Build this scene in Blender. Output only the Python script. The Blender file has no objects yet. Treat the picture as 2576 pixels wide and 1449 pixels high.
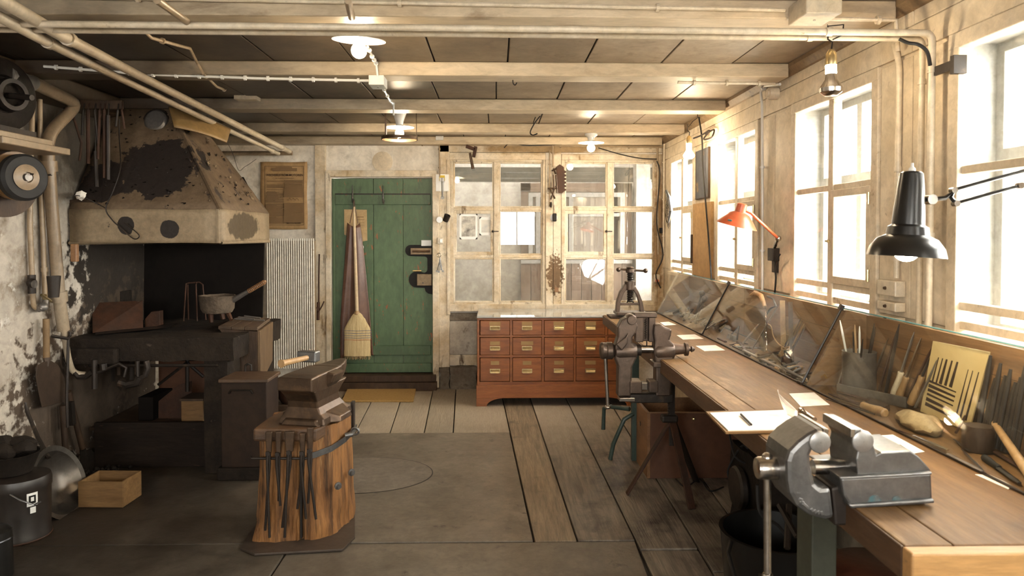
import bpy, bmesh, math, random
from mathutils import Vector, Matrix, Euler, noise
random.seed(7)
R = math.radians
W0, H0, F = 2576.0, 1449.0, 1800.0
PITCH, YAW, SHY = R(1.3), R(1.21), -0.03753
COL = bpy.context.scene.collection
SC = bpy.context.scene
# ---------------------------------------------------------------- camera
cam = bpy.data.cameras.new('camera'); camo = bpy.data.objects.new('camera', cam); COL.objects.link(camo)
camo.location = (0, 0, 1.44); camo.rotation_euler = (math.pi/2 - PITCH, 0, -YAW)
cam.sensor_width = 36; cam.lens = F/W0*36; cam.shift_y = SHY; cam.clip_start = .05
cam.dof.use_dof = True; cam.dof.focus_distance = 4.6; cam.dof.aperture_fstop = 6.0
SC.camera = camo
# ---------------------------------------------------------------- sky, exposure
SC.view_settings.view_transform = 'Standard'; SC.view_settings.look = 'None'
SC.view_settings.exposure = 2.8; SC.view_settings.gamma = 1
wd = bpy.data.worlds.new('sky'); SC.world = wd; wd.use_nodes = True
SKYB = wd.node_tree.nodes['Background']; SKYB.inputs[0].default_value = (1, .965, .93, 1); SKYB.inputs[1].default_value = 7.0
SC.cycles.max_bounces = 7; SC.cycles.diffuse_bounces = 4; SC.cycles.transparent_max_bounces = 24
BULB = 62.0
def portal(x, y, z, sx, sy, rot):
    l = bpy.data.lights.new('portal', 'AREA'); l.shape = 'RECTANGLE'; l.size = sx; l.size_y = sy
    l.cycles.is_portal = True
    o = bpy.data.objects.new('portal', l); o.location = (x, y, z); o.rotation_euler = rot; COL.objects.link(o)
# ---------------------------------------------------------------- photo measurement helpers
RC = camo.rotation_euler.to_matrix(); O = Vector(camo.location)
def ray(px, py): return RC @ Vector(((px - W0/2)/F, (H0/2 + SHY*W0 - py)/F, -1))
def fY(px, py, Y): d = ray(px, py); return O + d*((Y - O.y)/d.y)
def fX(px, py, X): d = ray(px, py); return O + d*((X - O.x)/d.x)
def fZ(px, py, Z): d = ray(px, py); return O + d*((Z - O.z)/d.z)
XR, XL, YB, ZC, YF, ZB = 1.556, -2.55, 6.667, 2.32, -1.8, .85
# ---------------------------------------------------------------- mesh builder
class MB:
    def __init__(s): s.v = []; s.f = []
    def add(s, v, f):
        n = len(s.v); s.v += [Vector(p) for p in v]; s.f += [[i+n for i in q] for q in f]; return s
    def box(s, x0, x1, y0, y1, z0, z1):
        if s.v:      # keep joined boxes from sharing a plane
            e = .00013*(len(s.v)//8); x0 -= e; x1 += e; y0 -= e; y1 += e; z0 -= e; z1 += e
        return s.add([(x0,y0,z0),(x1,y0,z0),(x1,y1,z0),(x0,y1,z0),(x0,y0,z1),(x1,y0,z1),(x1,y1,z1),(x0,y1,z1)],
                     [(0,3,2,1),(4,5,6,7),(0,1,5,4),(1,2,6,5),(2,3,7,6),(3,0,4,7)])
    def cb(s, c, d, m=None):
        t = MB().box(-d[0]/2, d[0]/2, -d[1]/2, d[1]/2, -d[2]/2, d[2]/2)
        m = m if m is not None else Matrix()
        if isinstance(m, Euler): m = m.to_matrix()
        m = m.to_4x4()
        return s.add([m @ p + Vector(c) for p in t.v], t.f)
    def hexa(s, p): return s.add(p, [(0,3,2,1),(4,5,6,7),(0,1,5,4),(1,2,6,5),(2,3,7,6),(3,0,4,7)])
    def gbox(s, x0, x1, y0, y1, z0, z1, nx, ny, nz):
        def face(o, u, v, a, b):
            vs = [Vector(o)+Vector(u)*(i/a)+Vector(v)*(j/b) for j in range(b+1) for i in range(a+1)]
            s.add(vs, [(j*(a+1)+i, j*(a+1)+i+1, (j+1)*(a+1)+i+1, (j+1)*(a+1)+i) for j in range(b) for i in range(a)])
        X, Y, Z = x1-x0, y1-y0, z1-z0
        face((x0,y0,z0),(0,Y,0),(X,0,0),ny,nx); face((x0,y0,z1),(X,0,0),(0,Y,0),nx,ny)
        face((x0,y0,z0),(X,0,0),(0,0,Z),nx,nz); face((x0,y1,z0),(0,0,Z),(X,0,0),nz,nx)
        face((x0,y0,z0),(0,0,Z),(0,Y,0),nz,ny); face((x1,y0,z0),(0,Y,0),(0,0,Z),ny,nz)
        return s
    def tube(s, pts, r, n=8, cap=True):
        pts = [Vector(p) for p in pts]; k = len(pts)
        rs = r if isinstance(r, (list, tuple)) else [r]*k
        t0 = (pts[1]-pts[0]).normalized(); a = Vector((0,0,1)) if abs(t0.z) < .9 else Vector((1,0,0))
        u = t0.cross(a).normalized(); vs = []
        for i, p in enumerate(pts):
            t = ((pts[min(i+1,k-1)]-p).normalized() + (p-pts[max(i-1,0)]).normalized())
            t = t.normalized() if t.length > 1e-6 else t0
            u = (u - t*u.dot(t)).normalized(); w = t.cross(u)
            for j in range(n):
                q = 2*math.pi*j/n; vs.append(p + (u*math.cos(q)+w*math.sin(q))*rs[i])
        fs = [(i*n+j, i*n+(j+1)%n, (i+1)*n+(j+1)%n, (i+1)*n+j) for i in range(k-1) for j in range(n)]
        if cap: fs += [tuple(range(n))[::-1], tuple((k-1)*n+j for j in range(n))]
        return s.add(vs, fs)
    def lathe(s, prof, c=(0,0,0), ax=(0,0,1), n=24, cap=True):
        ax = Vector(ax).normalized(); a = Vector((0,0,1)) if abs(ax.z) < .9 else Vector((1,0,0))
        u = ax.cross(a).normalized(); w = ax.cross(u); c = Vector(c); vs = []; k = len(prof)
        for r, h in prof:
            for j in range(n):
                q = 2*math.pi*j/n; vs.append(c + ax*h + (u*math.cos(q)+w*math.sin(q))*max(r, 1e-5))
        fs = [(i*n+j, i*n+(j+1)%n, (i+1)*n+(j+1)%n, (i+1)*n+j) for i in range(k-1) for j in range(n)]
        if cap: fs += [tuple(range(n))[::-1], tuple((k-1)*n+j for j in range(n))]
        return s.add(vs, fs)
    def prism(s, poly, o, u, v, w):
        o, u, v, w = Vector(o), Vector(u), Vector(v), Vector(w); n = len(poly)
        a = [o+u*p[0]+v*p[1] for p in poly]
        return s.add(a + [p+w for p in a], [tuple(range(n))[::-1], tuple(range(n, 2*n))] + [(i, (i+1)%n, n+(i+1)%n, n+i) for i in range(n)])
    def grid(s, fn, nu, nv):
        vs = [fn(i/nu, j/nv) for j in range(nv+1) for i in range(nu+1)]
        return s.add(vs, [(j*(nu+1)+i, j*(nu+1)+i+1, (j+1)*(nu+1)+i+1, (j+1)*(nu+1)+i) for j in range(nv) for i in range(nu)])
    def sphere(s, c, r, n=12, m=8, sc=(1,1,1)):
        c = Vector(c); prof = [(math.sin(math.pi*i/m), -math.cos(math.pi*i/m)) for i in range(m+1)]
        t = MB().lathe([(p[0]*r, p[1]*r) for p in prof], n=n, cap=False)
        return s.add([c+Vector((p.x*sc[0], p.y*sc[1], p.z*sc[2])) for p in t.v], t.f)
    def xf(s, m): s.v = [m @ p for p in s.v]; return s
    def rough(s, amp, sc, dirs=(1,1,1)):
        for i, p in enumerate(s.v):
            n = noise.noise_vector(p*sc); s.v[i] = p + Vector((n.x*dirs[0], n.y*dirs[1], n.z*dirs[2]))*amp
        return s
    def join(s, o): return s.add(o.v, o.f)
def wmat(o):
    m = Matrix()
    while o: m = o.matrix_basis @ m; o = o.parent
    return m
def tag(o, label=None, cat=None, group=None, kind=None):
    for k, v in (('label', label), ('category', cat), ('group', group), ('kind', kind)):
        if v: o[k] = v
    return o
def build(name, mb, m, parent=None, smooth=False, bevel=0, local=False, weld=False, label=None, cat=None, group=None, kind=None, solid=0, base=None):
    vs = mb.v
    o = bpy.data.objects.new(name, None)
    if parent is None and not local:
        if base is None:
            lo = [min(p[i] for p in vs) for i in range(3)]; hi = [max(p[i] for p in vs) for i in range(3)]
            base = Vector(((lo[0]+hi[0])/2, (lo[1]+hi[1])/2, lo[2]))
        vs = [p-Vector(base) for p in vs]
    elif parent is not None and not local:
        inv = wmat(parent).inverted(); vs = [inv @ p for p in vs]
    me = bpy.data.meshes.new(name); me.from_pydata([tuple(p) for p in vs], [], mb.f)
    bm = bmesh.new(); bm.from_mesh(me)
    if weld: bmesh.ops.remove_doubles(bm, verts=bm.verts, dist=1e-5)
    bmesh.ops.recalc_face_normals(bm, faces=bm.faces); bm.to_mesh(me); bm.free()
    bpy.data.objects.remove(o); o = bpy.data.objects.new(name, me)
    COL.objects.link(o); me.materials.append(m)
    if parent is not None: o.parent = parent
    elif not local: o.location = base
    if smooth:
        me.polygons.foreach_set('use_smooth', [True]*len(me.polygons)); me.set_sharp_from_angle(angle=R(38))
    if solid:
        q = o.modifiers.new('s', 'SOLIDIFY'); q.thickness = solid; q.offset = 0
    if bevel:
        b = o.modifiers.new('b', 'BEVEL'); b.width = bevel; b.segments = 2; b.limit_method = 'ANGLE'; b.angle_limit = R(40)
    return tag(o, label, cat, group, kind)
def thing(name, label=None, cat=None, loc=(0,0,0), rz=0, group=None, kind=None):
    o = bpy.data.objects.new(name, None); COL.objects.link(o); o.location = loc; o.rotation_euler = (0,0,rz)
    o.empty_display_size = .05
    return tag(o, label, cat, group, kind)
def copy_tree(o, parent=None):
    c = o.copy(); COL.objects.link(c)
    if parent is not None: c.parent = parent
    for ch in [k for k in bpy.data.objects if k.parent == o]: copy_tree(ch, c)
    return c
def align(p0, p1, up=(0,0,1)):
    p0, p1 = Vector(p0), Vector(p1); z = (p1-p0).normalized(); up = Vector(up)
    if abs(z.dot(up)) > .98: up = Vector((0,1,0))
    x = up.cross(z).normalized(); y = z.cross(x)
    m = Matrix((x, y, z)).transposed().to_4x4(); m.translation = p0; return m
# ---------------------------------------------------------------- materials
def M(name, c1, c2=None, st=(1,1,1), s=6, rough=.6, metal=0, bump=.15, dirt=None, dirt2=None, rnd=0, spots=None, bs=None, det=5, spec=None, spk=.17):
    m = bpy.data.materials.new(name); m.use_nodes = True; nt = m.node_tree; N = nt.nodes; L = nt.links
    b = N['Principled BSDF']; b.inputs['Roughness'].default_value = rough; b.inputs['Metallic'].default_value = metal
    tc = N.new('ShaderNodeTexCoord'); mp = N.new('ShaderNodeMapping'); mp.inputs['Scale'].default_value = st
    L.new(tc.outputs['Object'], mp.inputs[0])
    oi = N.new('ShaderNodeObjectInfo')
    if rnd:
        va = N.new('ShaderNodeVectorMath'); va.operation = 'SCALE'; va.inputs[3].default_value = 9
        cmb = N.new('ShaderNodeCombineXYZ')
        for i in range(3): L.new(oi.outputs['Random'], cmb.inputs[i])
        L.new(cmb.outputs[0], va.inputs[0]); L.new(va.outputs[0], mp.inputs['Location'])
    def noi(sc, det=5, src=None, dist=0, rg=.6):
        n = N.new('ShaderNodeTexNoise'); n.inputs['Scale'].default_value = sc; n.inputs['Detail'].default_value = det
        n.inputs['Distortion'].default_value = dist; n.inputs['Roughness'].default_value = rg
        L.new(src or mp.outputs[0], n.inputs['Vector']); return n
    def ramp(src, lo, hi):
        r = N.new('ShaderNodeMapRange'); r.inputs[1].default_value = lo; r.inputs[2].default_value = hi
        L.new(src, r.inputs[0]); return r.outputs[0]
    def mix(fac, a, bc):
        x = N.new('ShaderNodeMix'); x.data_type = 'RGBA'; L.new(fac, x.inputs[0])
        if isinstance(a, tuple): x.inputs[6].default_value = (*a, 1)
        else: L.new(a, x.inputs[6])
        if isinstance(bc, tuple): x.inputs[7].default_value = (*bc, 1)
        else: L.new(bc, x.inputs[7])
        return x.outputs[2]
    c2 = c2 or tuple(v*.8 for v in c1)
    if spec is None and rough > .5: spec = .3
    if spec is not None: b.inputs['Specular IOR Level'].default_value = spec
    n1 = noi(s, det, dist=.3); col = mix(ramp(n1.outputs[0], .32, .68), tuple(c1), tuple(c2))
    for d in (dirt, dirt2):
        if d:
            dc, ds, lo, hi = d[:4]; mp2 = mp
            if len(d) > 4:
                mp2 = N.new('ShaderNodeMapping'); mp2.inputs['Scale'].default_value = d[4]; L.new(tc.outputs['Object'], mp2.inputs[0])
            col = mix(ramp(noi(ds, 8, mp2.outputs[0], .2, .65).outputs[0], lo, hi), col, tuple(dc))
    if spots:
        gp = N.new('ShaderNodeNewGeometry'); wn = noi(6, 5, gp.outputs['Position'])
        for (c, rr, sc_, soft, dist, sn) in spots:
            wn = noi(sn, 6, gp.outputs['Position'])
            sub = N.new('ShaderNodeVectorMath'); sub.operation = 'SUBTRACT'; L.new(gp.outputs['Position'], sub.inputs[0]); sub.inputs[1].default_value = c
            dv = N.new('ShaderNodeVectorMath'); dv.operation = 'DIVIDE'; L.new(sub.outputs[0], dv.inputs[0]); dv.inputs[1].default_value = rr
            ln = N.new('ShaderNodeVectorMath'); ln.operation = 'LENGTH'; L.new(dv.outputs[0], ln.inputs[0])
            ma = N.new('ShaderNodeMath'); ma.operation = 'MULTIPLY_ADD'; L.new(wn.outputs[0], ma.inputs[0]); ma.inputs[1].default_value = dist; L.new(ln.outputs['Value'], ma.inputs[2])
            col = mix(ramp(ma.outputs[0], 1+dist*.5+soft, 1+dist*.5-soft), col, tuple(sc_))
    if rnd:
        hs = N.new('ShaderNodeHueSaturation'); L.new(col, hs.inputs['Color'])
        mr = N.new('ShaderNodeMapRange'); mr.inputs[3].default_value = 1-rnd; mr.inputs[4].default_value = 1+rnd
        L.new(oi.outputs['Random'], mr.inputs[0]); L.new(mr.outputs[0], hs.inputs['Value']); col = hs.outputs[0]
    if bump and spk:      # fine grime, a colour of the thing itself
        h2 = N.new('ShaderNodeHueSaturation'); L.new(col, h2.inputs['Color'])
        q = N.new('ShaderNodeMapRange'); q.inputs[1].default_value = .30; q.inputs[2].default_value = .62; q.inputs[3].default_value = 1-spk*1.6; q.inputs[4].default_value = 1+spk*.35
        L.new(noi(s*5, 10, None, .4, .72).outputs[0], q.inputs[0]); L.new(q.outputs[0], h2.inputs['Value']); col = h2.outputs[0]
    L.new(col, b.inputs['Base Color'])
    if bump:
        bp = N.new('ShaderNodeBump'); bp.inputs['Strength'].default_value = bump; bp.inputs['Distance'].default_value = .01
        L.new(noi(bs or s*4, 6).outputs[0], bp.inputs['Height']); L.new(bp.outputs[0], b.inputs['Normal'])
    return m
def emis(name, c, st):
    m = bpy.data.materials.new(name); m.use_nodes = True; b = m.node_tree.nodes['Principled BSDF']
    b.inputs['Base Color'].default_value = (*c, 1); b.inputs['Emission Color'].default_value = (*c, 1); b.inputs['Emission Strength'].default_value = st
    return m
def glass(name, tint=(1,1,1), refl=.06, rough=.02, haze=0):
    m = bpy.data.materials.new(name); m.use_nodes = True; nt = m.node_tree; N = nt.nodes; L = nt.links
    N.remove(N['Principled BSDF']); out = [n for n in N if n.type == 'OUTPUT_MATERIAL'][0]
    t = N.new('ShaderNodeBsdfTransparent'); t.inputs[0].default_value = (*tint, 1)
    g = N.new('ShaderNodeBsdfGlossy'); g.inputs['Roughness'].default_value = rough
    fr = N.new('ShaderNodeLayerWeight'); fr.inputs[0].default_value = .5      # Schlick: F0 + (1-F0)(1-cos)^5
    pw = N.new('ShaderNodeMath'); pw.operation = 'POWER'; pw.inputs[1].default_value = 5; L.new(fr.outputs['Facing'], pw.inputs[0])
    mr = N.new('ShaderNodeMath'); mr.operation = 'MULTIPLY_ADD'; mr.inputs[1].default_value = .9*min(refl, 1); mr.inputs[2].default_value = .045*refl; mr.use_clamp = True; L.new(pw.outputs[0], mr.inputs[0])
    x = N.new('ShaderNodeMixShader'); L.new(mr.outputs[0], x.inputs[0]); L.new(t.outputs[0], x.inputs[1]); L.new(g.outputs[0], x.inputs[2])
    last = x.outputs[0]
    if haze:
        d = N.new('ShaderNodeBsdfDiffuse'); d.inputs[0].default_value = (.7,.66,.6,1); n = N.new('ShaderNodeTexNoise'); n.inputs['Scale'].default_value = 6; n.inputs['Detail'].default_value = 8
        tc = N.new('ShaderNodeTexCoord'); L.new(tc.outputs['Object'], n.inputs['Vector'])
        r = N.new('ShaderNodeMapRange'); r.inputs[1].default_value = .4; r.inputs[2].default_value = .75; r.inputs[3].default_value = haze*.3; r.inputs[4].default_value = haze
        L.new(n.outputs[0], r.inputs[0]); y = N.new('ShaderNodeMixShader'); L.new(r.outputs[0], y.inputs[0]); L.new(last, y.inputs[1]); L.new(d.outputs[0], y.inputs[2]); last = y.outputs[0]
    L.new(last, out.inputs[0]); return m
CREAM=(.56,.44,.29); BROWN=(.13,.075,.035)
mWall = M('cream_panel', (.70,.61,.48), (.56,.46,.32), s=3, dirt=((.17,.10,.045),5,.6,.85), dirt2=((.12,.075,.04),22,.66,.8), bump=.2)
mTrim = M('cream_trim', (.60,.49,.34), (.50,.38,.24), s=4, dirt=((.16,.10,.05),9,.62,.78,(1,1,.35)), rnd=.06, bump=.2)
mBackT = M('old_white_timber', (.68,.60,.48), (.57,.48,.35), s=5, dirt=((.10,.06,.03),11,.585,.68,(1,1,.25)), dirt2=((.40,.27,.13),3,.46,.75), rnd=.06, bump=.3,
   spots=[(tuple(fY(1396,690,6.63)),(.07,.3,.17),(.15,.09,.045),.10,3.0,40), (tuple(fY(1386,372,6.63)),(.6,.3,.06),(.26,.17,.08),.3,1.5,9), (tuple(fY(1655,600,6.63)),(.05,.3,.6),(.28,.18,.09),.3,1.8,14)])
mFrame = M('window_paint', (.66,.58,.46), (.56,.46,.33), s=5, dirt=((.20,.13,.07),14,.62,.75), rnd=.04, bump=.15)
mOut = M('outer_paint', (.34,.33,.31), (.28,.27,.25), s=5, bump=.05)
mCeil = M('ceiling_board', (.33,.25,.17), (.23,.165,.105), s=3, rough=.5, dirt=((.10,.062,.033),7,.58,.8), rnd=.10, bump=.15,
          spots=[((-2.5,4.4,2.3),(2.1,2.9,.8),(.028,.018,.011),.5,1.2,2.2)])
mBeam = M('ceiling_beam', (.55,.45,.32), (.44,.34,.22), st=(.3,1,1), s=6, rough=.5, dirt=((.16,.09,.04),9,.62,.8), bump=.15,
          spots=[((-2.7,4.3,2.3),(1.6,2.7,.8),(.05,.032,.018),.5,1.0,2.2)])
mPlank = M('floor_plank', (.26,.215,.165), (.12,.097,.075), st=(9,.6,9), s=4, rough=.55, dirt=((.045,.035,.03),3.5,.48,.68,(1,1,1)), dirt2=((.34,.28,.21),2.6,.62,.8,(2,.7,1)), rnd=.16, bump=.35, bs=9,
           spots=[((-.4,5.9,0),(1.3,1.0,.3),(.36,.30,.23),.6,.9,3)])
mGrain = M('pale_plank', (.30,.23,.155), (.15,.115,.08), st=(14,1.0,5), s=2.4, rough=.6, dirt=((.06,.045,.035),4,.58,.75,(1,1,1)), bump=.5, bs=6)
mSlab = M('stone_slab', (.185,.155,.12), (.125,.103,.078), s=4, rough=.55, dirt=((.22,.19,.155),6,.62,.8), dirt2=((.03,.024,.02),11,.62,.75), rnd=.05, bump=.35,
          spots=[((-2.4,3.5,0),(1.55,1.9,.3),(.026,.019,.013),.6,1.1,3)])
mJoint = M('joint_dark', (.014,.011,.009), bump=0)
mPlas = M('old_plaster', (.50,.45,.385), (.38,.33,.275), s=3, rough=.85, dirt=((.20,.15,.105),6,.50,.66), dirt2=((.60,.56,.5),12,.6,.7), bump=.6,
          spots=[((-2.55,4.9,1.15),(.6,.55,.5),(.025,.018,.013),.10,2.6,11), ((-2.55,5.0,.5),(.6,.5,.55),(.05,.034,.022),.12,2.8,14),((-2.55,4.35,.42),(.6,.55,.45),(.085,.06,.042),.14,2.8,16), ((-2.55,4.5,2.1),(.5,.7,.5),(.07,.055,.04),.4,1.0,5)])
mPlasB = M('back_plaster', (.76,.71,.63), (.62,.55,.46), s=3, rough=.85, dirt=((.26,.20,.13),4,.55,.75), bump=.3)
mGreen = M('green_paint', (.085,.140,.066), (.062,.108,.048), st=(1,1,.4), s=5, rough=.5, dirt=((.27,.09,.03),26,.625,.65,(1,1,.35)), dirt2=((.035,.04,.025),6,.6,.8), rnd=.06, bump=.2)
mGreenM = M('green_metal', (.045,.07,.058), (.03,.05,.04), rough=.4, bump=.05)
mBench = M('bench_wood', (.20,.108,.040), (.115,.058,.020), st=(6,.7,6), s=3, spec=.3, rough=.55, dirt=((.10,.06,.03),4,.55,.75,(1,1,1)), dirt2=((.42,.28,.15),3,.6,.8,(2,.6,1)), rnd=.05, bump=.2, bs=8)
mBenchD = M('bench_edge', (.11,.055,.024), (.06,.03,.014), st=(2,.7,6), s=4, rough=.5, bump=.3)
mOrange = M('cabinet_pine', (.30,.10,.024), (.19,.055,.013), st=(.8,4,6), s=4, rough=.35, dirt=((.12,.04,.014),5,.62,.8), rnd=.1, bump=.08)
mCrate = M('crate_wood', (.26,.13,.055), (.17,.08,.033), st=(4,.8,4), s=4, rough=.5, bump=.15)
mCrateD = M('crate_brown', (.12,.05,.025), (.08,.033,.017), s=4, rough=.45, bump=.1)
mBox = M('pale_box_wood', (.22,.125,.05), (.14,.075,.028), st=(.8,4,6), s=4, rough=.6, rnd=.1, bump=.15)
mWood = M('handle_wood', (.42,.26,.12), (.30,.17,.07), st=(5,5,1), s=6, rough=.45, rnd=.15, bump=.08)
mWoodD = M('dark_wood', (.065,.037,.02), (.035,.02,.012), st=(4,4,1), s=5, rough=.6, rnd=.15, bump=.25)
mStump = M('stump_wood', (.27,.125,.04), (.13,.055,.018), st=(6,6,.8), s=4, rough=.65, dirt=((.05,.024,.010),5,.50,.66,(5,5,.5)), dirt2=((.34,.20,.09),4,.58,.72,(4,4,.4)), bump=1.0, bs=9)
mIron = M('dark_iron', (.034,.024,.018), (.018,.013,.010), s=9, rough=.5, metal=.4, dirt=((.10,.06,.035),12,.58,.75), bump=.15)
mAnvil = M('anvil_iron', (.105,.064,.038), (.050,.031,.019), s=7, rough=.38, metal=.6, dirt=((.15,.085,.045),9,.55,.75), bump=.2)
mVise = M('vise_steel', (.22,.217,.213), (.12,.117,.115), s=7, rough=.38, metal=.85, dirt=((.055,.045,.04),7,.58,.78), bump=.12)
mLeg = M('legvise_iron', (.125,.09,.068), (.08,.057,.044), s=8, rough=.4, metal=.7, dirt=((.10,.06,.045),10,.6,.8), bump=.15)
mSteel = M('bright_steel', (.55,.52,.49), (.42,.39,.36), s=14, rough=.22, metal=1, bump=.03)
mRust = M('rusty_plate', (.070,.028,.014), (.032,.018,.012), s=7, rough=.6, metal=.2, dirt=((.13,.12,.10),10,.64,.74), bump=.3)
mSoot = M('soot_black', (.018,.012,.008), (.009,.006,.004), s=9, spec=.2, rough=.8, bump=.4, dirt=((.06,.045,.033),9,.66,.8))
mSootB = M('sheet_black', (.009,.006,.0045), (.007,.005,.004), s=4, spec=.12, rough=.8, bump=.05)
mForge = M('forge_stone', (.028,.019,.012), (.012,.008,.006), s=7, spec=.2, rough=.8, bump=.7, dirt=((.12,.09,.065),14,.64,.76))
mBrass = M('brass', (.62,.50,.27), (.5,.38,.2), s=9, rough=.3, metal=.9, bump=.03)
mPipe = M('pipe_paint', (.64,.56,.44), (.54,.45,.32), s=6, rough=.35, dirt=((.16,.10,.06),16,.66,.74), bump=.06, spots=[((-2.4,3.6,2.0),(1.0,1.6,1.6),(.22,.155,.095),.6,.9,3)])
mPipeD = M('tan_pipe', (.33,.24,.15), (.24,.17,.10), s=6, rough=.4, dirt=((.10,.06,.035),14,.62,.74), bump=.08)
mWhite = M('white_plastic', (.70,.69,.66), rough=.3, bump=0)
mPorc = M('porcelain', (.72,.71,.68), rough=.18, bump=0)
mEnam = M('enamel_shade', (.78,.74,.66), rough=.3, bump=0)
mRed = M('red_enamel', (.55,.115,.045), (.45,.09,.035), s=5, rough=.3, bump=.03)
mBlack = M('black_enamel', (.010,.009,.008), rough=.28, bump=0)
mBlackR = M('black_rubber', (.018,.016,.015), rough=.6, bump=.05)
mPaper = M('paper', (.82,.76,.70), (.78,.72,.65), s=3, rough=.7, bump=.03)
mOldP = M('aged_poster', (.42,.27,.13), (.36,.22,.10), s=4, rough=.7, dirt=((.24,.135,.06),3,.55,.8), bump=.05)
mInk = M('ink', (.045,.025,.015), rough=.8, bump=0)
mTextP = M('faint_print', (.22,.135,.065), rough=.8, bump=0)
mLeather = M('brown_leather', (.15,.075,.048), (.09,.042,.028), s=5, rough=.38, bump=.15)
mRad = M('radiator_paint', (.82,.78,.70), (.74,.69,.60), s=5, rough=.4, dirt=((.35,.22,.12),22,.68,.74), bump=.05)
mStraw = M('broom_straw', (.62,.49,.27), (.48,.35,.17), st=(14,14,.6), s=5, rough=.7, bump=.5, bs=10)
mMat = M('coir', (.48,.30,.11), (.38,.22,.07), s=60, rough=.95, bump=.8)
mStone = M('rubble_stone', (.20,.165,.125), (.12,.095,.07), s=7, rough=.9, bump=1.0, dirt=((.07,.05,.035),9,.55,.7))
mStoneW = M('limed_stone', (.46,.42,.36), (.36,.31,.26), s=6, rough=.9, bump=.5, dirt=((.16,.13,.10),9,.6,.72))
mHood = M('hood_paint', (.165,.112,.068), (.105,.070,.042), s=7, rough=.6, bump=.4, dirt=((.045,.032,.026),9,.60,.63), dirt2=((.09,.062,.042),20,.64,.7),
          spots=[(tuple(fY(402,425,4.5)),(.24,.5,.20),(.026,.019,.016),.02,1.3,9), (tuple(fY(265,455,4.42)),(.13,.5,.15),(.026,.019,.016),.02,1.3,9)])
mSkirt = M('skirt_paint', (.29,.22,.14), (.22,.16,.098), s=8, rough=.55, bump=.3, dirt=((.07,.052,.04),16,.665,.685),
          spots=[(tuple(fY(318,567,4.3)),(.05,.2,.055),(.022,.016,.013),.03,.5,14), (tuple(fY(427,577,4.3)),(.055,.2,.055),(.022,.016,.013),.03,.5,14),
                 ((-1.66,4.68,1.485),(.2,.28,.085),(.075,.052,.028),.05,.9,14)])
mYell = M('yellow_board', (.27,.165,.06), (.20,.12,.045), s=4, rough=.5, bump=.05)
mFlat = M('room_white', (.60,.57,.52), (.52,.48,.42), s=3, rough=.8, dirt=((.36,.32,.27),3,.5,.8), bump=.1)
mBand = M('damp_grey', (.11,.105,.085), (.06,.06,.048), s=9, rough=.9, dirt=((.5,.46,.38),5,.66,.70,(2,1,.5)), bump=.2)
mAnnex = M('annex_plank', (.19,.13,.09), (.12,.08,.055), st=(6,6,.7), s=4, rough=.6, rnd=.15, bump=.15)
mCaseW = M('case_back_wood', (.24,.125,.05), (.16,.08,.03), st=(.7,.7,9), s=4, rough=.5, bump=.1)
mGrey = M('grey_metal', (.23,.21,.19), (.17,.15,.135), s=9, rough=.4, metal=.6, bump=.1)
gWin = glass('window_glass', (.97,.98,.97), 1.0, .01)
gBack = glass('old_pane', (.95,.95,.93), 1.6, .012, haze=.12)
gCase = glass('case_glass', (.95,.96,.94), .75, .008, haze=.015)
eBulb = emis('lit_bulb', (1,.79,.52), BULB)
eBulbS = emis('lit_bulb_soft', (1,.80,.54), BULB*.45)
def text(s, size, o, u, v, m, parent, w=None, name='lettering'):
    c = bpy.data.curves.new('t', 'FONT'); c.body = s; c.size = 1; c.align_x = 'CENTER'; c.extrude = .004; c.offset = .014
    t = bpy.data.objects.new('t', c); me = bpy.data.meshes.new_from_object(t)
    u, v = Vector(u).normalized(), Vector(v).normalized(); n = u.cross(v)
    xs = [p.co.x for p in me.vertices]; k = (w/(max(xs)-min(xs))) if w else size
    mb = MB(); mb.add([Vector(o)+u*p.co.x*k+v*p.co.y*size+n*p.co.z*.1 for p in me.vertices], [list(q.vertices) for q in me.polygons])
    bpy.data.objects.remove(t); return build(name, mb, m, parent)
# ================================================================ SETTING
S = 'structure'
# ---- floor
floor = thing('floor', kind=S)
build('subfloor', MB().box(-3.4, 1.75, YF, 6.9, -.12, -.03), mJoint, floor)
def jx(p, q, Y):
    a, b = fZ(*p, 0), fZ(*q, 0); return a.x+(b.x-a.x)*(Y-a.y)/(b.y-a.y)
JN = [((660,1088),(770,1014)), ((790,1088),(850,1014)), ((895,1086),(932,1014)), ((981,1088),(1005,1015)), ((1067,1088),(1088,986)), ((1140,1088),(1146,993)),
      ((1266,1010),(1347,1372)), ((1338,1014),(1457,1372)), ((1433,1021),(1603,1367)), ((1535,1012),(1740,1350)), ((1700,1110),(1851,1320)), ((1800,1100),(1990,1320)), ((1900,1100),(2130,1320))]
def plank(a, b, y0, y1, m, nm='floor_plank', z=0):
    g = .004
    xs = [jx(*a, y0)+g, jx(*b, y0)-g, jx(*b, y1)-g, jx(*a, y1)+g]
    lo = z-.03
    build(nm, MB().hexa([(xs[0],y0,lo),(xs[1],y0,lo),(xs[2],y1,lo),(xs[3],y1,lo),(xs[0],y0,z),(xs[1],y0,z),(xs[2],y1,z),(xs[3],y1,z)]), m, floor, bevel=.003)
for i in range(6): plank(JN[i], JN[i+1], 5.15, 6.66, mPlank, z=random.uniform(-.002, .002))
plank(((-300,1088),(120,1014)), JN[0], 5.15, 6.66, mPlank)
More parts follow.
